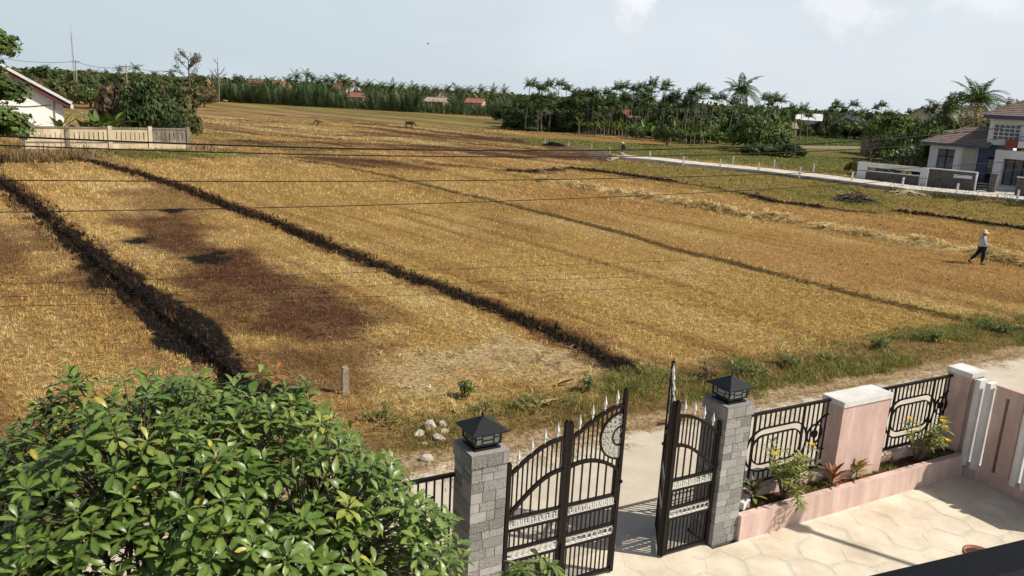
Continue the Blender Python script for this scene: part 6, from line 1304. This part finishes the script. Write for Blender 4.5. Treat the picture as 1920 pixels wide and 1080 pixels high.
# open tin lean-to of the farm
def leanto():
    q = G(1075, 245); root = empty('lean_to', T(q.x, q.y + 3, 0, rz=R(-25))); tag(root, 'open tin roofed lean-to on thin posts at the grove edge', 'shelter')
    for x in (-3, -.8, 1.4, 3.6):
        MB().box(x - .06, x + .06, -1.6, -1.48, -.1, 3.1).build('post', M_PTRUNK, root); MB().box(x - .06, x + .06, 1.5, 1.62, -.1, 2.5).build('post', M_PTRUNK, root)
    for k in range(8): MB().bar((-3.6 + k * 1.0, -2.0, 3.25), (-3.6 + k * 1.0, 2.0, 2.6), .97, .04).build('tin_sheet', M_TIN, root)
    MB().box(-3, 3.6, 1.3, 1.45, 0, 1.2).build('back_wall', M_POSTC, root)
leanto()
q = G(1074, 246); cl_ = empty('hanging_cloth', T(q.x, q.y, 0)); tag(cl_, 'white cloth hanging before the tin lean-to', 'cloth'); MB().add([(-.35, 0, 2.0), (.35, 0, 2.0), (.3, .1, .7), (-.4, .05, .8), (-.35, .05, 2.0), (.35, .05, 2.0), (.3, .15, .7), (-.4, .1, .8)], [(0, 3, 2, 1), (4, 5, 6, 7), (0, 1, 5, 4), (3, 0, 4, 7), (1, 2, 6, 5), (2, 3, 7, 6)]).build('cloth', M_BRIGHT, cl_); MB().bar((-.6, .02, 2.04), (.6, .02, 2.04), .05).build('pole', M_PTRUNK, cl_)

# ---- left: white gabled house, garden wall, garden
LH = empty('gabled_house', T(-57.4, 83.6, 0, rz=R(42))); tag(LH, 'bright white gabled house with maroon roof edge at the left', 'house')
hw, eh, rh = 9.5, 3.75, 5.5
MB().box(-hw, hw, 0, 16, -.2, eh).prism([(-hw, eh), (hw, eh), (0, eh + rh - .3)], 0, 16).build('wall', M_BRIGHT, LH)
def slope(x): return eh + rh * (1 - abs(x) / hw)
for sg_ in (-1, 1):
    x1 = sg_ * (hw + .7)
    rf = MB().add([(0, -.7, slope(0)), (x1, -.7, slope(x1)), (x1, 16.5, slope(x1)), (0, 16.5, slope(0)), (0, -.7, slope(0) - .55), (x1, -.7, slope(x1) - .55), (x1, 16.5, slope(x1) - .55), (0, 16.5, slope(0) - .55)], [(0, 1, 2, 3), (7, 6, 5, 4), (0, 4, 5, 1), (1, 5, 6, 2), (3, 2, 6, 7)]).build('roof', M_RED, LH)
    MB().bar((0, -.72, slope(0) + .1), (x1, -.72, slope(x1) + .1), .3, .28).build('verge_capping', M_HWHITE, rf); MB().bar((x1, -.8, slope(x1) - .25), (x1, 16.5, slope(x1) - .25), .3, .45).build('eave_box', M_HWHITE, rf)
MB().tube([(hw - .9, -.08, eh - .1), (hw - .9, -.08, 0)], .07, 6).build('downpipe', M_POSTC, LH); MB().tube([(hw - 6, -.06, 3.0), (hw - 3.5, -.06, 2.95), (hw - 1.2, -.06, 3.2)], .03, 5).build('cable', M_DARKIN, LH)
# garden wall in bays
ga = Vector((-32.8, 80.4, 0)); gb = Vector((-43.8, 71.4, 0)); gd_ = (gb - ga); gang = math.atan2(-gd_.y, -gd_.x); GL = gd_.length
gw = empty('garden_wall', T(gb, rz=gang)); tag(gw, 'stained cream garden wall with slotted bays at the left', 'wall'); nb = 4; bl = GL / nb
for k in range(nb + 1): MB().box(k * bl - .17, k * bl + .17, -.17, .17, -.2, 2.12).build('post', M_CREAMD if k in (0, 1, 4) else M_CREAM, gw)
for k in range(nb):
    x0, x1 = k * bl + .17, (k + 1) * bl - .17; m = M_CREAM if k < 3 else M_CREAMD
    MB().box(x0, x1, -.08, .08, -.2, .55).build('base', M_CREAM, gw); MB().box(x0, x1, -.11, .11, .551, .68).build('ledge', M_CREAMD, gw); MB().box(x0, x1, -.12, .12, 1.85, 2.0).build('coping', M_CREAMD, gw)
    MB().box(x0, x1, -.07, .07, .681, .85).box(x0, x1, -.07, .07, 1.55, 1.849).build('panel', m, gw); ns = 8
    for s in range(ns):
        w_ = (x1 - x0) / ns; MB().box(x0 + s * w_ + (.045 if s else 0), x0 + (s + 1) * w_ - (.045 if s < ns - 1 else 0), -.07, .07, .8505, 1.5495).build('slat', m, gw)
# garden trees
q = G(262, 277); leafy_tree((q.x - 1.9, q.y + 5.5, 0), 7.3, 3.15, 'round glossy green tree behind the cream garden wall', None, 7, 0, low=1.0)
q = G(318, 275); leafy_tree((q.x - 1.5, q.y + 3.4, 0), 5.0, 2.5, 'lower right lobe of glossy green tree spilling over the garden wall', None, 7, 0, low=1.0)
q = G(175, 280); leafy_tree((q.x - 4, q.y + 13, 0), 6.6, 3.0, 'dark brownish tree between the white house and the round tree', None, 2, 4, low=.9); leafy_tree((q.x - 1, q.y + 12, 0), 6.0, 2.6, 'dark green tree close behind the banana plants', None, 1, 0, low=.9); leafy_tree((q.x + 2.8, q.y + 13, 0), 5.4, 2.4, 'dull olive tree squeezed left of the round tree', None, 3, 2, low=.9)
gdir = -gd_.normalized(); gn = Vector((-gdir.y, gdir.x, 0))
for i, (t, off, h, lab) in enumerate(((.24, 1.5, 3.2, 'banana plant with upright leaves before the white house wall'), (.46, 2.2, 3.6, 'bushy banana plant in the garden left of the round tree'), (.52, 1.4, 3.0, 'short banana plant close behind the wall left of the round tree'), (.58, 2.6, 3.8, 'tall banana plant touching the round tree'), (.40, 2.8, 3.0, 'banana plant at the corner of the white house'), (.04, 1.4, 2.6, 'banana plant at the left end of the garden wall'))):
    p = gb + gdir * GL * t + gn * off; banana((p.x, p.y, 0), h, lab, 'banana plants behind the garden wall', 10)
# feathery tree at the picture edge
for i, (px, py, Yd, r_, rz_, m, lab) in enumerate(((-60, 128, 63, 3.4, 2.3, 1, 'shaded inner crown of the tree at the left picture edge'), (-36, 84, 62, 3.0, 2.3, 1, 'feathery upper crown of the tree at the left picture edge'), (-34, 170, 60, 3.7, 2.2, 0, 'dark middle crown of foliage at the left picture edge'), (-14, 236, 58, 3.0, 2.6, 1, 'lower shrub of mixed green at the left picture edge'))):
    q = AT(px, py, Yd); root = empty('edge_tree', T(q.x - (0 if i else .5), q.y, 0)); tag(root, lab, 'tree'); link('trunk', TRUNKS[i % 3], None, root, M=T(0, 0, 0, s=(1.6, 1.6, max(q.z + .2, 1)))); link('crown', crown_of(5, M_FOL[m]), None, root, M=T(0, 0, q.z, s=(r_, r_, rz_)))
def reeds(px0, px1, py, h, n, label, seed):
    g = np.random.default_rng(seed); P = []
    for i in range(n): q = G(g.uniform(px0, px1), py + g.uniform(-6, 6)); P.append((q.x, q.y, 0))
    P = np.array(P); V, F, C = blades(P, np.ones((n, 3)) * g.uniform(.5, 1.4, (n, 1)), 7, g.uniform(.5, 1, n) * h, .25, .05, .9, np.zeros(n), 2); c0 = P.mean(0); root = empty('dry_reeds', T(c0)); tag(root, label, 'reeds', 'dry reeds along the field edges'); np_mesh('blades', V - c0, F, M_REED if seed < 20 or seed % 3 == 0 else M_FOL[2], root, cols=C)
    st = MB()
    for i in range(12): p = P[i] - c0; st.tube([p, p + np.array((g.normal() * .2, g.normal() * .2, h))], .015, 4)
    st.build('stalks', M_REED, root)
reeds(0, 60, 300, 1.3, 160, 'dry brown reeds nearest the left picture edge', 1); reeds(60, 120, 300, 1.2, 160, 'dry brown reeds before the left end of the garden wall', 2); reeds(110, 180, 297, 1.3, 190, 'darkest dry reed clump before the garden wall', 3); reeds(355, 400, 281, .8, 70, 'short dry weeds at the right end of the garden wall', 4)
for i in range(6): reeds(1660 + i * 45, 1705 + i * 45, 356 + i * 5.2, .55, 110, '%s tuft row from the left on the road bank below the villa' % ORD[i], 20 + i)

# ---- mast, utility poles
q = AT(139, 139, 190); mast = empty('radio_mast', T(q.x, q.y, 0)); tag(mast, 'thin lattice radio mast above the far woodland', 'mast'); H_ = AT(135, 44, 190).z
lat = MB()
for a_ in range(3):
    c, s = math.cos(a_ * 2.094) * .22, math.sin(a_ * 2.094) * .22; lat.tube([(c, s, 0), (c * .5, s * .5, H_ - 2)], .035, 4)
for k in range(22):
    z = k * (H_ - 3) / 22; a_ = k % 3; c, s = math.cos(a_ * 2.094) * .2, math.sin(a_ * 2.094) * .2; c2, s2 = math.cos((a_ + 1) * 2.094) * .2, math.sin((a_ + 1) * 2.094) * .2; lat.tube([(c, s, z), (c2, s2, z + (H_ - 3) / 22)], .03, 4)
lat.build('lattice', M_POSTC, mast); MB().tube([(0, 0, H_ - 2.2), (0, 0, H_)], .03, 4).build('antenna', M_POSTC, mast)
def upole(px, ytop, ybase, Yd, label):
    t = AT(px, ytop, Yd); root = empty('utility_pole', T(t.x, t.y, 0)); tag(root, label, 'pole', 'far utility poles'); MB().tube([(0, 0, -.2), (0, 0, t.z)], [.16, .1], 7).build('shaft', M_POSTC, root); MB().bar((-1.0, 0, t.z - .4), (1.0, 0, t.z - .4), .12).build('crossarm', M_POSTC, root); return Vector((t.x, t.y, t.z - .35))
pA = upole(141, 112, 150, 186, 'utility pole directly beside the radio mast'); pB = upole(236, 121, 155, 180, 'utility pole in the woodland right of the radio mast'); pC = AT(0, 108, 186)
def wire(name, pts, r_, label, group=None, cat='cable'):
    o = MB().tube(pts, r_, 5).build(name, M_DARKIN); tag(o, label, cat, group); return o
def sag(a, b, s, n=10): return [a.lerp(b, k / n) - Vector((0, 0, s * 4 * (k / n) * (1 - k / n))) for k in range(n + 1)]
wire('power_line', sag(pC, pA, .6), .04, 'far power line running left from the mast'); wire('power_line', sag(pA, pB, .8), .04, 'far power line between the two far poles'); wire('power_line', sag(pB, AT(330, 132, 176), .5), .03, 'far power line running right from the second pole')

# ---- cables over the street
def cable(pts, b, r_, label):
    A = []; Z = []
    for x, y in pts:
        v = ray(x, y); t = b / v.dot(E2); P = Vector((0, 0, CAM_H)) + v * t; A.append(P.dot(E1)); Z.append(P.z)
    co = np.polyfit(A, Z, 2); aa = np.linspace(min(A) - 1.5, max(A) + 3, 40); wire('street_cable', [Y(a_, b, float(np.polyval(co, a_))) for a_ in aa], r_, label, 'cables strung over the street')
cable(((0, 256), (355, 268), (640, 278), (1140, 284), (1400, 274), (1567, 267), (1705, 256), (1920, 235)), 12.6, .0125, 'thickest topmost street cable crossing the far field')
cable(((0, 272), (500, 287), (800, 295), (1140, 293), (1400, 288), (1636, 278), (1761, 270), (1920, 256)), 12.6, .0095, 'second street cable from the top')
cable(((0, 336), (640, 341), (1140, 337), (1428, 328), (1650, 314), (1920, 303)), 12.4, .0075, 'third street cable from the top crossing the golden plots')
cable(((0, 398), (640, 385), (1140, 371), (1400, 357), (1622, 342), (1920, 318)), 12.2, .0065, 'fourth street cable from the top')
for i, (y0, y1) in enumerate(((533, 497), (557, 524), (575, 545))): cable(((0, y0), (500, y0 - (y0 - y1) * .45), (1050, y1)), 11.8, .003, ('uppermost', 'middle', 'lowest')[i] + ' of the three hair thin wires low over the left field')
# ================================================================== PEOPLE, ANIMALS, HEAPS
def skin_mesh(name, joints, edges, sub=2):
    """joints: {key: ((x,y,z), (rx,ry))}; grown with a Skin modifier and baked to one mesh"""
    keys = list(joints); me = bpy.data.meshes.new(name); me.from_pydata([joints[k][0] for k in keys], [(keys.index(a), keys.index(b)) for a, b in edges], []); o = bpy.data.objects.new(name, me); COL.objects.link(o)
    md = o.modifiers.new('s', 'SKIN'); md.use_smooth_shade = True
    for i, k in enumerate(keys):
        r_ = joints[k][1]; me.skin_vertices[0].data[i].radius = r_ if hasattr(r_, '__len__') else (r_, r_)
        me.skin_vertices[0].data[i].use_root = (i == 0)
    sd = o.modifiers.new('d', 'SUBSURF'); sd.levels = sub; sd.render_levels = sub
    dg = bpy.context.evaluated_depsgraph_get(); out = bpy.data.meshes.new_from_object(o.evaluated_get(dg)); bpy.data.objects.remove(o); out.name = name; out.materials.clear(); return out
M_SKIN = mat('skin', (.36, .21, .14), (.30, .17, .11), scale=8, rough=.6); M_SHIRT = mat('pale_blue_shirt', (.52, .55, .66), (.42, .45, .56), scale=9, rough=.85, bump=.3, bscale=14); M_TROUS = mat('black_trousers', (.018, .018, .022), (.010, .010, .013), scale=9, rough=.85); M_HAT = mat('straw_hat', (.68, .60, .38), (.56, .48, .29), scale=30, rough=.8); M_NAVYC = mat('navy_cloth', (.035, .04, .09), (.022, .026, .06), scale=9, rough=.9); M_HAIR = mat('dark_hair', (.015, .012, .01), (.008, .007, .006), scale=30, rough=.6); M_SHOE = mat('dark_shoe', (.03, .025, .02), (.02, .016, .012), scale=20, rough=.7)
def hand(J, Ed, key, wrist, dirv, side, curl=.5):
    """five short fingers rooted in a palm"""
    w = Vector(wrist); d = Vector(dirv).normalized(); s = Vector(side).normalized(); n = d.cross(s); pk = key + 'palm'; J[pk] = (tuple(w + d * .07), (.034, .022)); Ed.append((key, pk))
    for i, (off, l) in enumerate(((-.030, .065), (-.010, .075), (.010, .072), (.028, .058))):
        a = w + d * .095 + s * off; b = a + d * l * .5 + n * .012; c = b + d * l * .4 * (1 - curl) + n * l * .5 * curl
        for q, p, r_ in (('a', a, .010), ('b', b, .009), ('c', c, .008)): J[key + q + str(i)] = (tuple(p), r_)
        Ed.extend([(pk, key + 'a' + str(i)), (key + 'a' + str(i), key + 'b' + str(i)), (key + 'b' + str(i), key + 'c' + str(i))])
    a = w + d * .04 - s * .035; b = a + d * .035 - s * .02 + n * .02; J[key + 'ta'] = (tuple(a), .012); J[key + 'tb'] = (tuple(b), .010); Ed.extend([(pk, key + 'ta'), (key + 'ta', key + 'tb')])
def person(root, J, arms, legs, shirt_m, trous_m, hat, headc, face):
    """J: joint positions; builds one body mesh plus clothing children"""
    P = lambda k, r_: (J[k], r_)
    B = {'pelvis': P('pelvis', (.14, .11)), 'belly': P('belly', (.135, .10)), 'chest': P('chest', (.16, .11)), 'neck': P('neck', .052), 'jaw': P('jaw', (.062, .07)), 'skull': P('skull', (.082, .095)), 'crown': P('crown', (.06, .07))}
    Ed = [('pelvis', 'belly'), ('belly', 'chest'), ('chest', 'neck'), ('neck', 'jaw'), ('jaw', 'skull'), ('skull', 'crown')]
    sh = {'hem': (tuple(Vector(J['pelvis']) + (Vector(J['pelvis']) - Vector(J['belly'])) * .45), (.20, .165)), 'pelvis': P('pelvis', (.205, .165)), 'belly': P('belly', (.205, .16)), 'chest': P('chest', (.23, .165)), 'neck': P('neck', (.075, .07))}; she = [('hem', 'pelvis'), ('pelvis', 'belly'), ('belly', 'chest'), ('chest', 'neck')]
    tr = {'pelvis': P('pelvis', (.165, .125))}; tre = []
    for s in 'LR':
        B['sho' + s] = P('sho' + s, .058); B['elb' + s] = P('elb' + s, .043); B['wri' + s] = P('wri' + s, .03); Ed += [('chest', 'sho' + s), ('sho' + s, 'elb' + s), ('elb' + s, 'wri' + s)]; hand(B, Ed, 'wri' + s, J['wri' + s], Vector(J['wri' + s]) - Vector(J['elb' + s]), (0, 1 if s == 'L' else -1, 0), .8)
        sh['sho' + s] = P('sho' + s, .092); sh['elb' + s] = P('elb' + s, .074); sh['wri' + s] = (tuple(Vector(J['elb' + s]).lerp(Vector(J['wri' + s]), .85)), .048); she += [('chest', 'sho' + s), ('sho' + s, 'elb' + s), ('elb' + s, 'wri' + s)]
        B['hip' + s] = P('hip' + s, .088); B['kne' + s] = P('kne' + s, .056); B['ank' + s] = P('ank' + s, .038); B['toe' + s] = P('toe' + s, (.042, .028)); Ed += [('pelvis', 'hip' + s), ('hip' + s, 'kne' + s), ('kne' + s, 'ank' + s), ('ank' + s, 'toe' + s)]
        tr['hip' + s] = P('hip' + s, .118); tr['kne' + s] = P('kne' + s, .092); tr['ank' + s] = (tuple(Vector(J['kne' + s]).lerp(Vector(J['ank' + s]), .9)), .065); tre += [('pelvis', 'hip' + s), ('hip' + s, 'kne' + s), ('kne' + s, 'ank' + s)]
    body = link('body', skin_mesh('body', B, Ed), M_SKIN, root, True); link('shirt', skin_mesh('shirt', sh, she), shirt_m, root, True); link('trousers', skin_mesh('trousers', tr, tre), trous_m, root, True)
    hc = Vector(headc); f = Vector(face).normalized(); sd = Vector((-f.y, f.x, 0)); nose = MB()
    nose.add([hc + f * .085 + Vector((0, 0, .02)), hc + f * .085 + sd * .014 + Vector((0, 0, -.025)), hc + f * .085 - sd * .014 + Vector((0, 0, -.025)), hc + f * .112 + Vector((0, 0, -.02))], [(0, 1, 3), (0, 3, 2), (1, 2, 3)]).build('nose', M_SKIN, root)
    for s in (-1, 1):
        MB().lathe([(.001, -.008), (.010, -.004), (.010, .004), (.001, .008)], 8, Matrix.Translation(hc + f * .078 + sd * s * .03 + Vector((0, 0, .015)))).build('eye', M_HAIR, root); MB().lathe([(.006, -.03), (.014, 0), (.012, .025), (.004, .03)], 6, Matrix.Translation(hc + sd * s * .083)).build('ear', M_SKIN, root)
    MB().box(-.006, .006, -.025, .025, -.004, .004, Matrix.Translation(hc + f * .086 + Vector((0, 0, -.05))) @ Matrix.Rotation(math.atan2(f.y, f.x), 4, 'Z')).build('mouth', M_SHOE, root)
    MB().lathe([(.093, -.02), (.102, .03), (.09, .075), (.03, .105)], 12, Matrix.Translation(hc - f * .012)).build('hair', M_HAIR, root, True)
    return body
# walking farmer leaning on a stick
pf = G(1836, 494.5); farmer = empty('person', T(pf.x, pf.y, -.03, rz=R(-8))); tag(farmer, 'person in pale blue shirt, black trousers and sun hat walking with a stick', 'person')
Jf = dict(pelvis=(0, 0, .90), belly=(-.02, 0, 1.06), chest=(-.04, 0, 1.25), neck=(-.04, 0, 1.43), jaw=(-.005, 0, 1.49), skull=(-.01, 0, 1.56), crown=(-.02, 0, 1.63), shoL=(-.04, .19, 1.36), shoR=(-.04, -.19, 1.36), elbL=(-.04, .23, 1.10), elbR=(-.01, -.23, 1.09), wriL=(.09, .21, .90), wriR=(.18, -.20, .94), hipL=(0, .09, .84), hipR=(0, -.09, .84), kneL=(-.16, .10, .48), kneR=(.09, -.09, .47), ankL=(-.44, .10, .17), ankR=(.05, -.09, .08), toeL=(-.38, .10, .05), toeR=(.20, -.09, .03))
person(farmer, Jf, None, None, M_SHIRT, M_TROUS, None, (-.005, 0, 1.54), (.9, 0, -.25))
for s in 'LR':
    a, t = Vector(Jf['ank' + s]), Vector(Jf['toe' + s]); MB().tube([a + Vector((-.05, 0, -.04)), a.lerp(t, .6) + Vector((0, 0, -.01)), t + Vector((.04, 0, 0))], [.045, .05, .035], 8).build('shoe', M_SHOE, farmer, True)
MB().lathe([(.105, 1.575), (.235, 1.555), (.24, 1.565), (.115, 1.60), (.108, 1.67), (.08, 1.705), (.02, 1.71)], 18, Matrix.Translation((-.02, 0, .02))).build('sun_hat', M_HAT, farmer, True)
stk = empty('walking_stick', farmer.matrix_world.copy() if False else T(pf.x, pf.y, 0, rz=R(-8))); tag(stk, 'pale bamboo stick held by the walking person', 'stick'); MB().tube([(.255, -.20, 1.02), (.28, -.2, .5), (.30, -.2, -.03)], [.014, .016, .013], 7).build('cane', M_HAT, stk); MB().lathe([(.016, -.01), (.02, .0), (.016, .012)], 7, Matrix.Translation((.275, -.2, .6))).build('node', M_HAT, stk)
# crouching worker in a conical hat
pw = G(1169, 288); wk = empty('person', T(pw.x, pw.y, .32, rz=R(200))); tag(wk, 'person in navy clothes and conical hat crouching by the timber pile', 'person')
Jw = dict(pelvis=(-.1, 0, .33), belly=(-.02, 0, .50), chest=(.10, 0, .72), neck=(.18, 0, .88), jaw=(.23, 0, .93), skull=(.24, 0, 1.0), crown=(.24, 0, 1.07), shoL=(.10, .18, .80), shoR=(.10, -.18, .80), elbL=(.28, .22, .58), elbR=(.28, -.22, .58), wriL=(.48, .12, .50), wriR=(.48, -.12, .48), hipL=(-.08, .10, .30), hipR=(-.08, -.10, .30), kneL=(.30, .16, .46), kneR=(.30, -.16, .46), ankL=(.06, .15, .08), ankR=(.06, -.15, .08), toeL=(.22, .16, .03), toeR=(.22, -.16, .03))
person(wk, Jw, None, None, M_NAVYC, M_NAVYC, None, (.24, 0, .99), (.9, 0, -.3))
MB().lathe([(.27, 1.02), (.275, 1.03), (.14, 1.13), (.012, 1.23)], 18, Matrix.Translation((.24, 0, 0))).build('conical_hat', M_HAT, wk, True)

M_COW = mat('dark_brown_hide', (.10, .05, .03), (.06, .03, .02), scale=4, rough=.8); M_COWT = mat('tan_hide', (.36, .21, .11), (.28, .16, .085), scale=4, rough=.8)
def cow_meshes():
    J = {'chest': ((.0, 0, .92), (.24, .30)), 'belly': ((-.45, 0, .88), (.27, .31)), 'rump': ((-.95, 0, .98), (.22, .27)), 'tailroot': ((-1.16, 0, 1.05), .05), 'shoulder': ((.30, 0, 1.02), (.18, .24)), 'neck': ((.58, 0, .88), (.11, .15)), 'poll': ((.82, 0, .58), (.085, .11)), 'muzzle': ((.98, 0, .30), (.06, .065))}
    Ed = [('chest', 'belly'), ('belly', 'rump'), ('rump', 'tailroot'), ('chest', 'shoulder'), ('shoulder', 'neck'), ('neck', 'poll'), ('poll', 'muzzle')]
    J['tail'] = ((-1.22, 0, .75), .025); J['tuft'] = ((-1.2, 0, .42), .035); Ed += [('tailroot', 'tail'), ('tail', 'tuft')]
    for s, y in (('L', .15), ('R', -.15)):
        J['fe' + s] = ((.12, y, .72), .105); J['fk' + s] = ((.14, y, .40), .058); J['ff' + s] = ((.12, y, .10), .042); J['fh' + s] = ((.15, y, .02), .055); Ed += [('chest', 'fe' + s), ('fe' + s, 'fk' + s), ('fk' + s, 'ff' + s), ('ff' + s, 'fh' + s)]
        J['hs' + s] = ((-.80, y, .68), .125); J['hk' + s] = ((-1.02, y, .40), .058); J['hf' + s] = ((-.98, y, .10), .042); J['hh' + s] = ((-.94, y, .02), .055); Ed += [('rump', 'hs' + s), ('hs' + s, 'hk' + s), ('hk' + s, 'hf' + s), ('hf' + s, 'hh' + s)]
        J['ear' + s] = ((.78, y * 1.25, .66), .035); Ed.append(('poll', 'ear' + s))
    return skin_mesh('body', J, Ed, 2)
_cow = cow_meshes(); _cow2 = _cow.copy(); _cow3 = _cow.copy()
def cow(px, py, rz, m, me, label, s=1.0):
    root = empty('cow', T(G(px, py), rz=rz, s=s)); tag(root, label, 'cow'); link('body', me, m, root, True)
    for sg in (-1, 1): MB().tube([(.80, sg * .07, .66), (.80, sg * .15, .76), (.86, sg * .14, .86)], [.02, .015, .005], 5).build('horn', M_POSTC, root)
cow(771, 240, R(-10), M_COW, _cow, 'dark brown cow grazing in the far field'); cow(597, 237, R(170), M_COWT, _cow2, 'tan cow grazing left of the dark cow')
cow(377, 189.5, R(10), M_COWT, _cow3, 'tan cow nearest the nipa hedge by the round tree'); cow(421, 193.5, R(190), M_COWT, _cow3, 'tan cow lying far off beside the leafless tree', .8)
# bird
qb = AT(802, 82, 90); bd = empty('bird', T(qb, rz=.6)); tag(bd, 'small dark bird flying in the empty sky', 'bird'); MB().lathe([(.001, -.12), (.035, -.04), (.04, .04), (.02, .10), (.001, .14)], 8, Matrix.Rotation(math.pi / 2, 4, 'Y')).build('body', M_HAIR, bd)
for s in (-1, 1): MB().add([(.05, s * .03, 0), (-.05, s * .03, 0), (-.06, s * .2, .08), (.03, s * .2, .09), (-.05, s * .36, .05)], [(0, 1, 2, 3), (3, 2, 4)]).build('wing', M_HAIR, bd)

# timber pile, soil mounds, twig heap, dry palm sheaths
M_TIMB = mat('grey_timber', (.42, .36, .29), (.26, .21, .17), scale=6, rough=.9, stretch=(1, 1, 1)); rs_ = random.Random(77)
tl = [('longest pale timber slanting off the end of the field road', (1138, 301), (1162, 293), .30), ('timber lying flat before the crouching person', (1128, 296), (1170, 293), .22)] + [('%s grey timber in the tangled pile left of the field road' % ORD[k], (1098 + rs_.uniform(0, 28), 287 + k * 1.5), (1135 + rs_.uniform(0, 22), 290 + k * 1.3 + rs_.uniform(-2, 2)), .2) for k in range(7)]
for lab, p0_, p1_, w_ in tl:
    a, b = G(*p0_, .15), G(*p1_, .35); o = MB().bar(a, b, w_, w_ * .8).bar(a.lerp(b, .98), b + (b - a) * .03, w_ * .7, w_ * .6).build('timber', M_TIMB); tag(o, lab, 'timber', 'timbers by the field road')
sk = rock('cement_sack', G(1165, 291, .3) + Vector((0, 0, .15)), (.5, .3, .2), 300, M_POSTC); tag(sk, 'dull beige sack below the crouching person', 'sack')
def mound(px, py, rx, ry, h, label, seed, m=M_DIRT):
    g = np.random.default_rng(seed); n = 26; p = G(px, py); V = []; F = []
    for i in range(n):
        for j in range(n):
            x, y = (i / (n - 1) - .5) * 2, (j / (n - 1) - .5) * 2; r_ = math.hypot(x, y); z = h * max(0, 1 - r_ ** 1.6) * (.5 + float(vnoise(x * 3 + seed, y * 3, .8, 130, 3))) - .06; V.append((x * rx, y * ry, z))
    for i in range(n - 1):
        for j in range(n - 1): a = i * n + j; F.append((a, a + n, a + n + 1, a + 1))
    o = np_mesh('soil_mound', np.array(V), np.array(F), m); o.matrix_world = T(p, rz=R(-30)); tag(o, label, 'mound', 'soil mounds in the fields')
mound(1082, 284, 5.0, 2.2, .7, 'dark clod mound along the unfinished road bank', 1); mound(1118, 290, 3.4, 1.6, .6, 'smaller dark mound left of the timber pile', 2); mound(1010, 323, 2.2, .8, .4, 'short dark soil ridge with pale stones in the open field', 3); mound(1040, 275, 2.6, 1.4, .7, 'grassy mound at the first marker post', 4, M_FOL[2]); mound(1240, 301, 3.0, .8, .35, 'low dark bank under the start of the concrete road', 6)
def twig_heap(px, py, r_, h, label, seed, m):
    rs = random.Random(seed); root = empty('twig_heap', T(G(px, py))); tag(root, label, 'heap'); a = MB(); b = MB()
    for k in range(150):
        an = rs.uniform(0, 6.28); rr_ = r_ * math.sqrt(rs.random()); z = h * (1 - (rr_ / r_) ** 2) * rs.random(); d = Vector((rs.uniform(-1, 1), rs.uniform(-1, 1), rs.uniform(-.2, .5))).normalized() * rs.uniform(.3, .8); p = Vector((math.cos(an) * rr_, math.sin(an) * rr_, z)); (a if k % 3 else b).tube([p - d, p + Vector((0, 0, .1)), p + d], [.03, .025, .012], 4)
    a.build('twigs', m, root); b.build('dry_stalks', M_REED, root)
twig_heap(1602, 378, 1.5, .8, 'brown heap of cut twigs on the greenish plot', 5, M_BARK)
twig_heap(1700, 364, 1.6, .3, 'flattened dry straw bank below the villa wall', 6, M_HAT)
for i, (px, py, L_, rz, lab) in enumerate(((1005, 764, .55, .4, 'curled tan palm sheath lying in weeds behind the low gate panel'), (1235, 790, .8, .1, 'flat tan palm sheath lying across the street edge'), (1040, 722, .5, .3, 'pale dry husk in the flattened straw'))):
    v, f, mid = leaf_geo(L_, .16, -.3, 1.2, 6, .4, seed=i); o = np_mesh('palm_sheath', np.concatenate([v, v + np.array((0, 0, .012))]), np.concatenate([f[:, ::-1], f + len(v)]), mat('dry_sheath', (.50, .33, .18), (.36, .22, .12), scale=12, rough=.8), smooth=True); o.matrix_world = T(G(px, py, .07), rz=rz); tag(o, lab, 'palm sheath')
def litter():
    """loose straw blown over the street edge and dry grass at the gate"""
    g = np.random.default_rng(31); n = 2600; a = g.uniform(1, 30, n); b = 13.05 - np.abs(g.normal(0, .20, n)) * (1 + 1.2 * (vnoise(a, a * 0, 1.3, 140, 2) > .55)); P = np.stack([a * E1.x + b * E2.x, a * E1.y + b * E2.y, np.full(n, .012)], 1)
    V, F, C = blades(P, np.array((.40, .28, .14)) * g.uniform(.5, 1.4, (n, 1)), 3, g.uniform(.12, .3, n), .1, .012, .1, np.full(n, 1.3), 2); tag(np_mesh('straw_litter', V, F, M_STRAW, cols=C), 'loose straw litter along the street edge', kind='stuff')
litter()
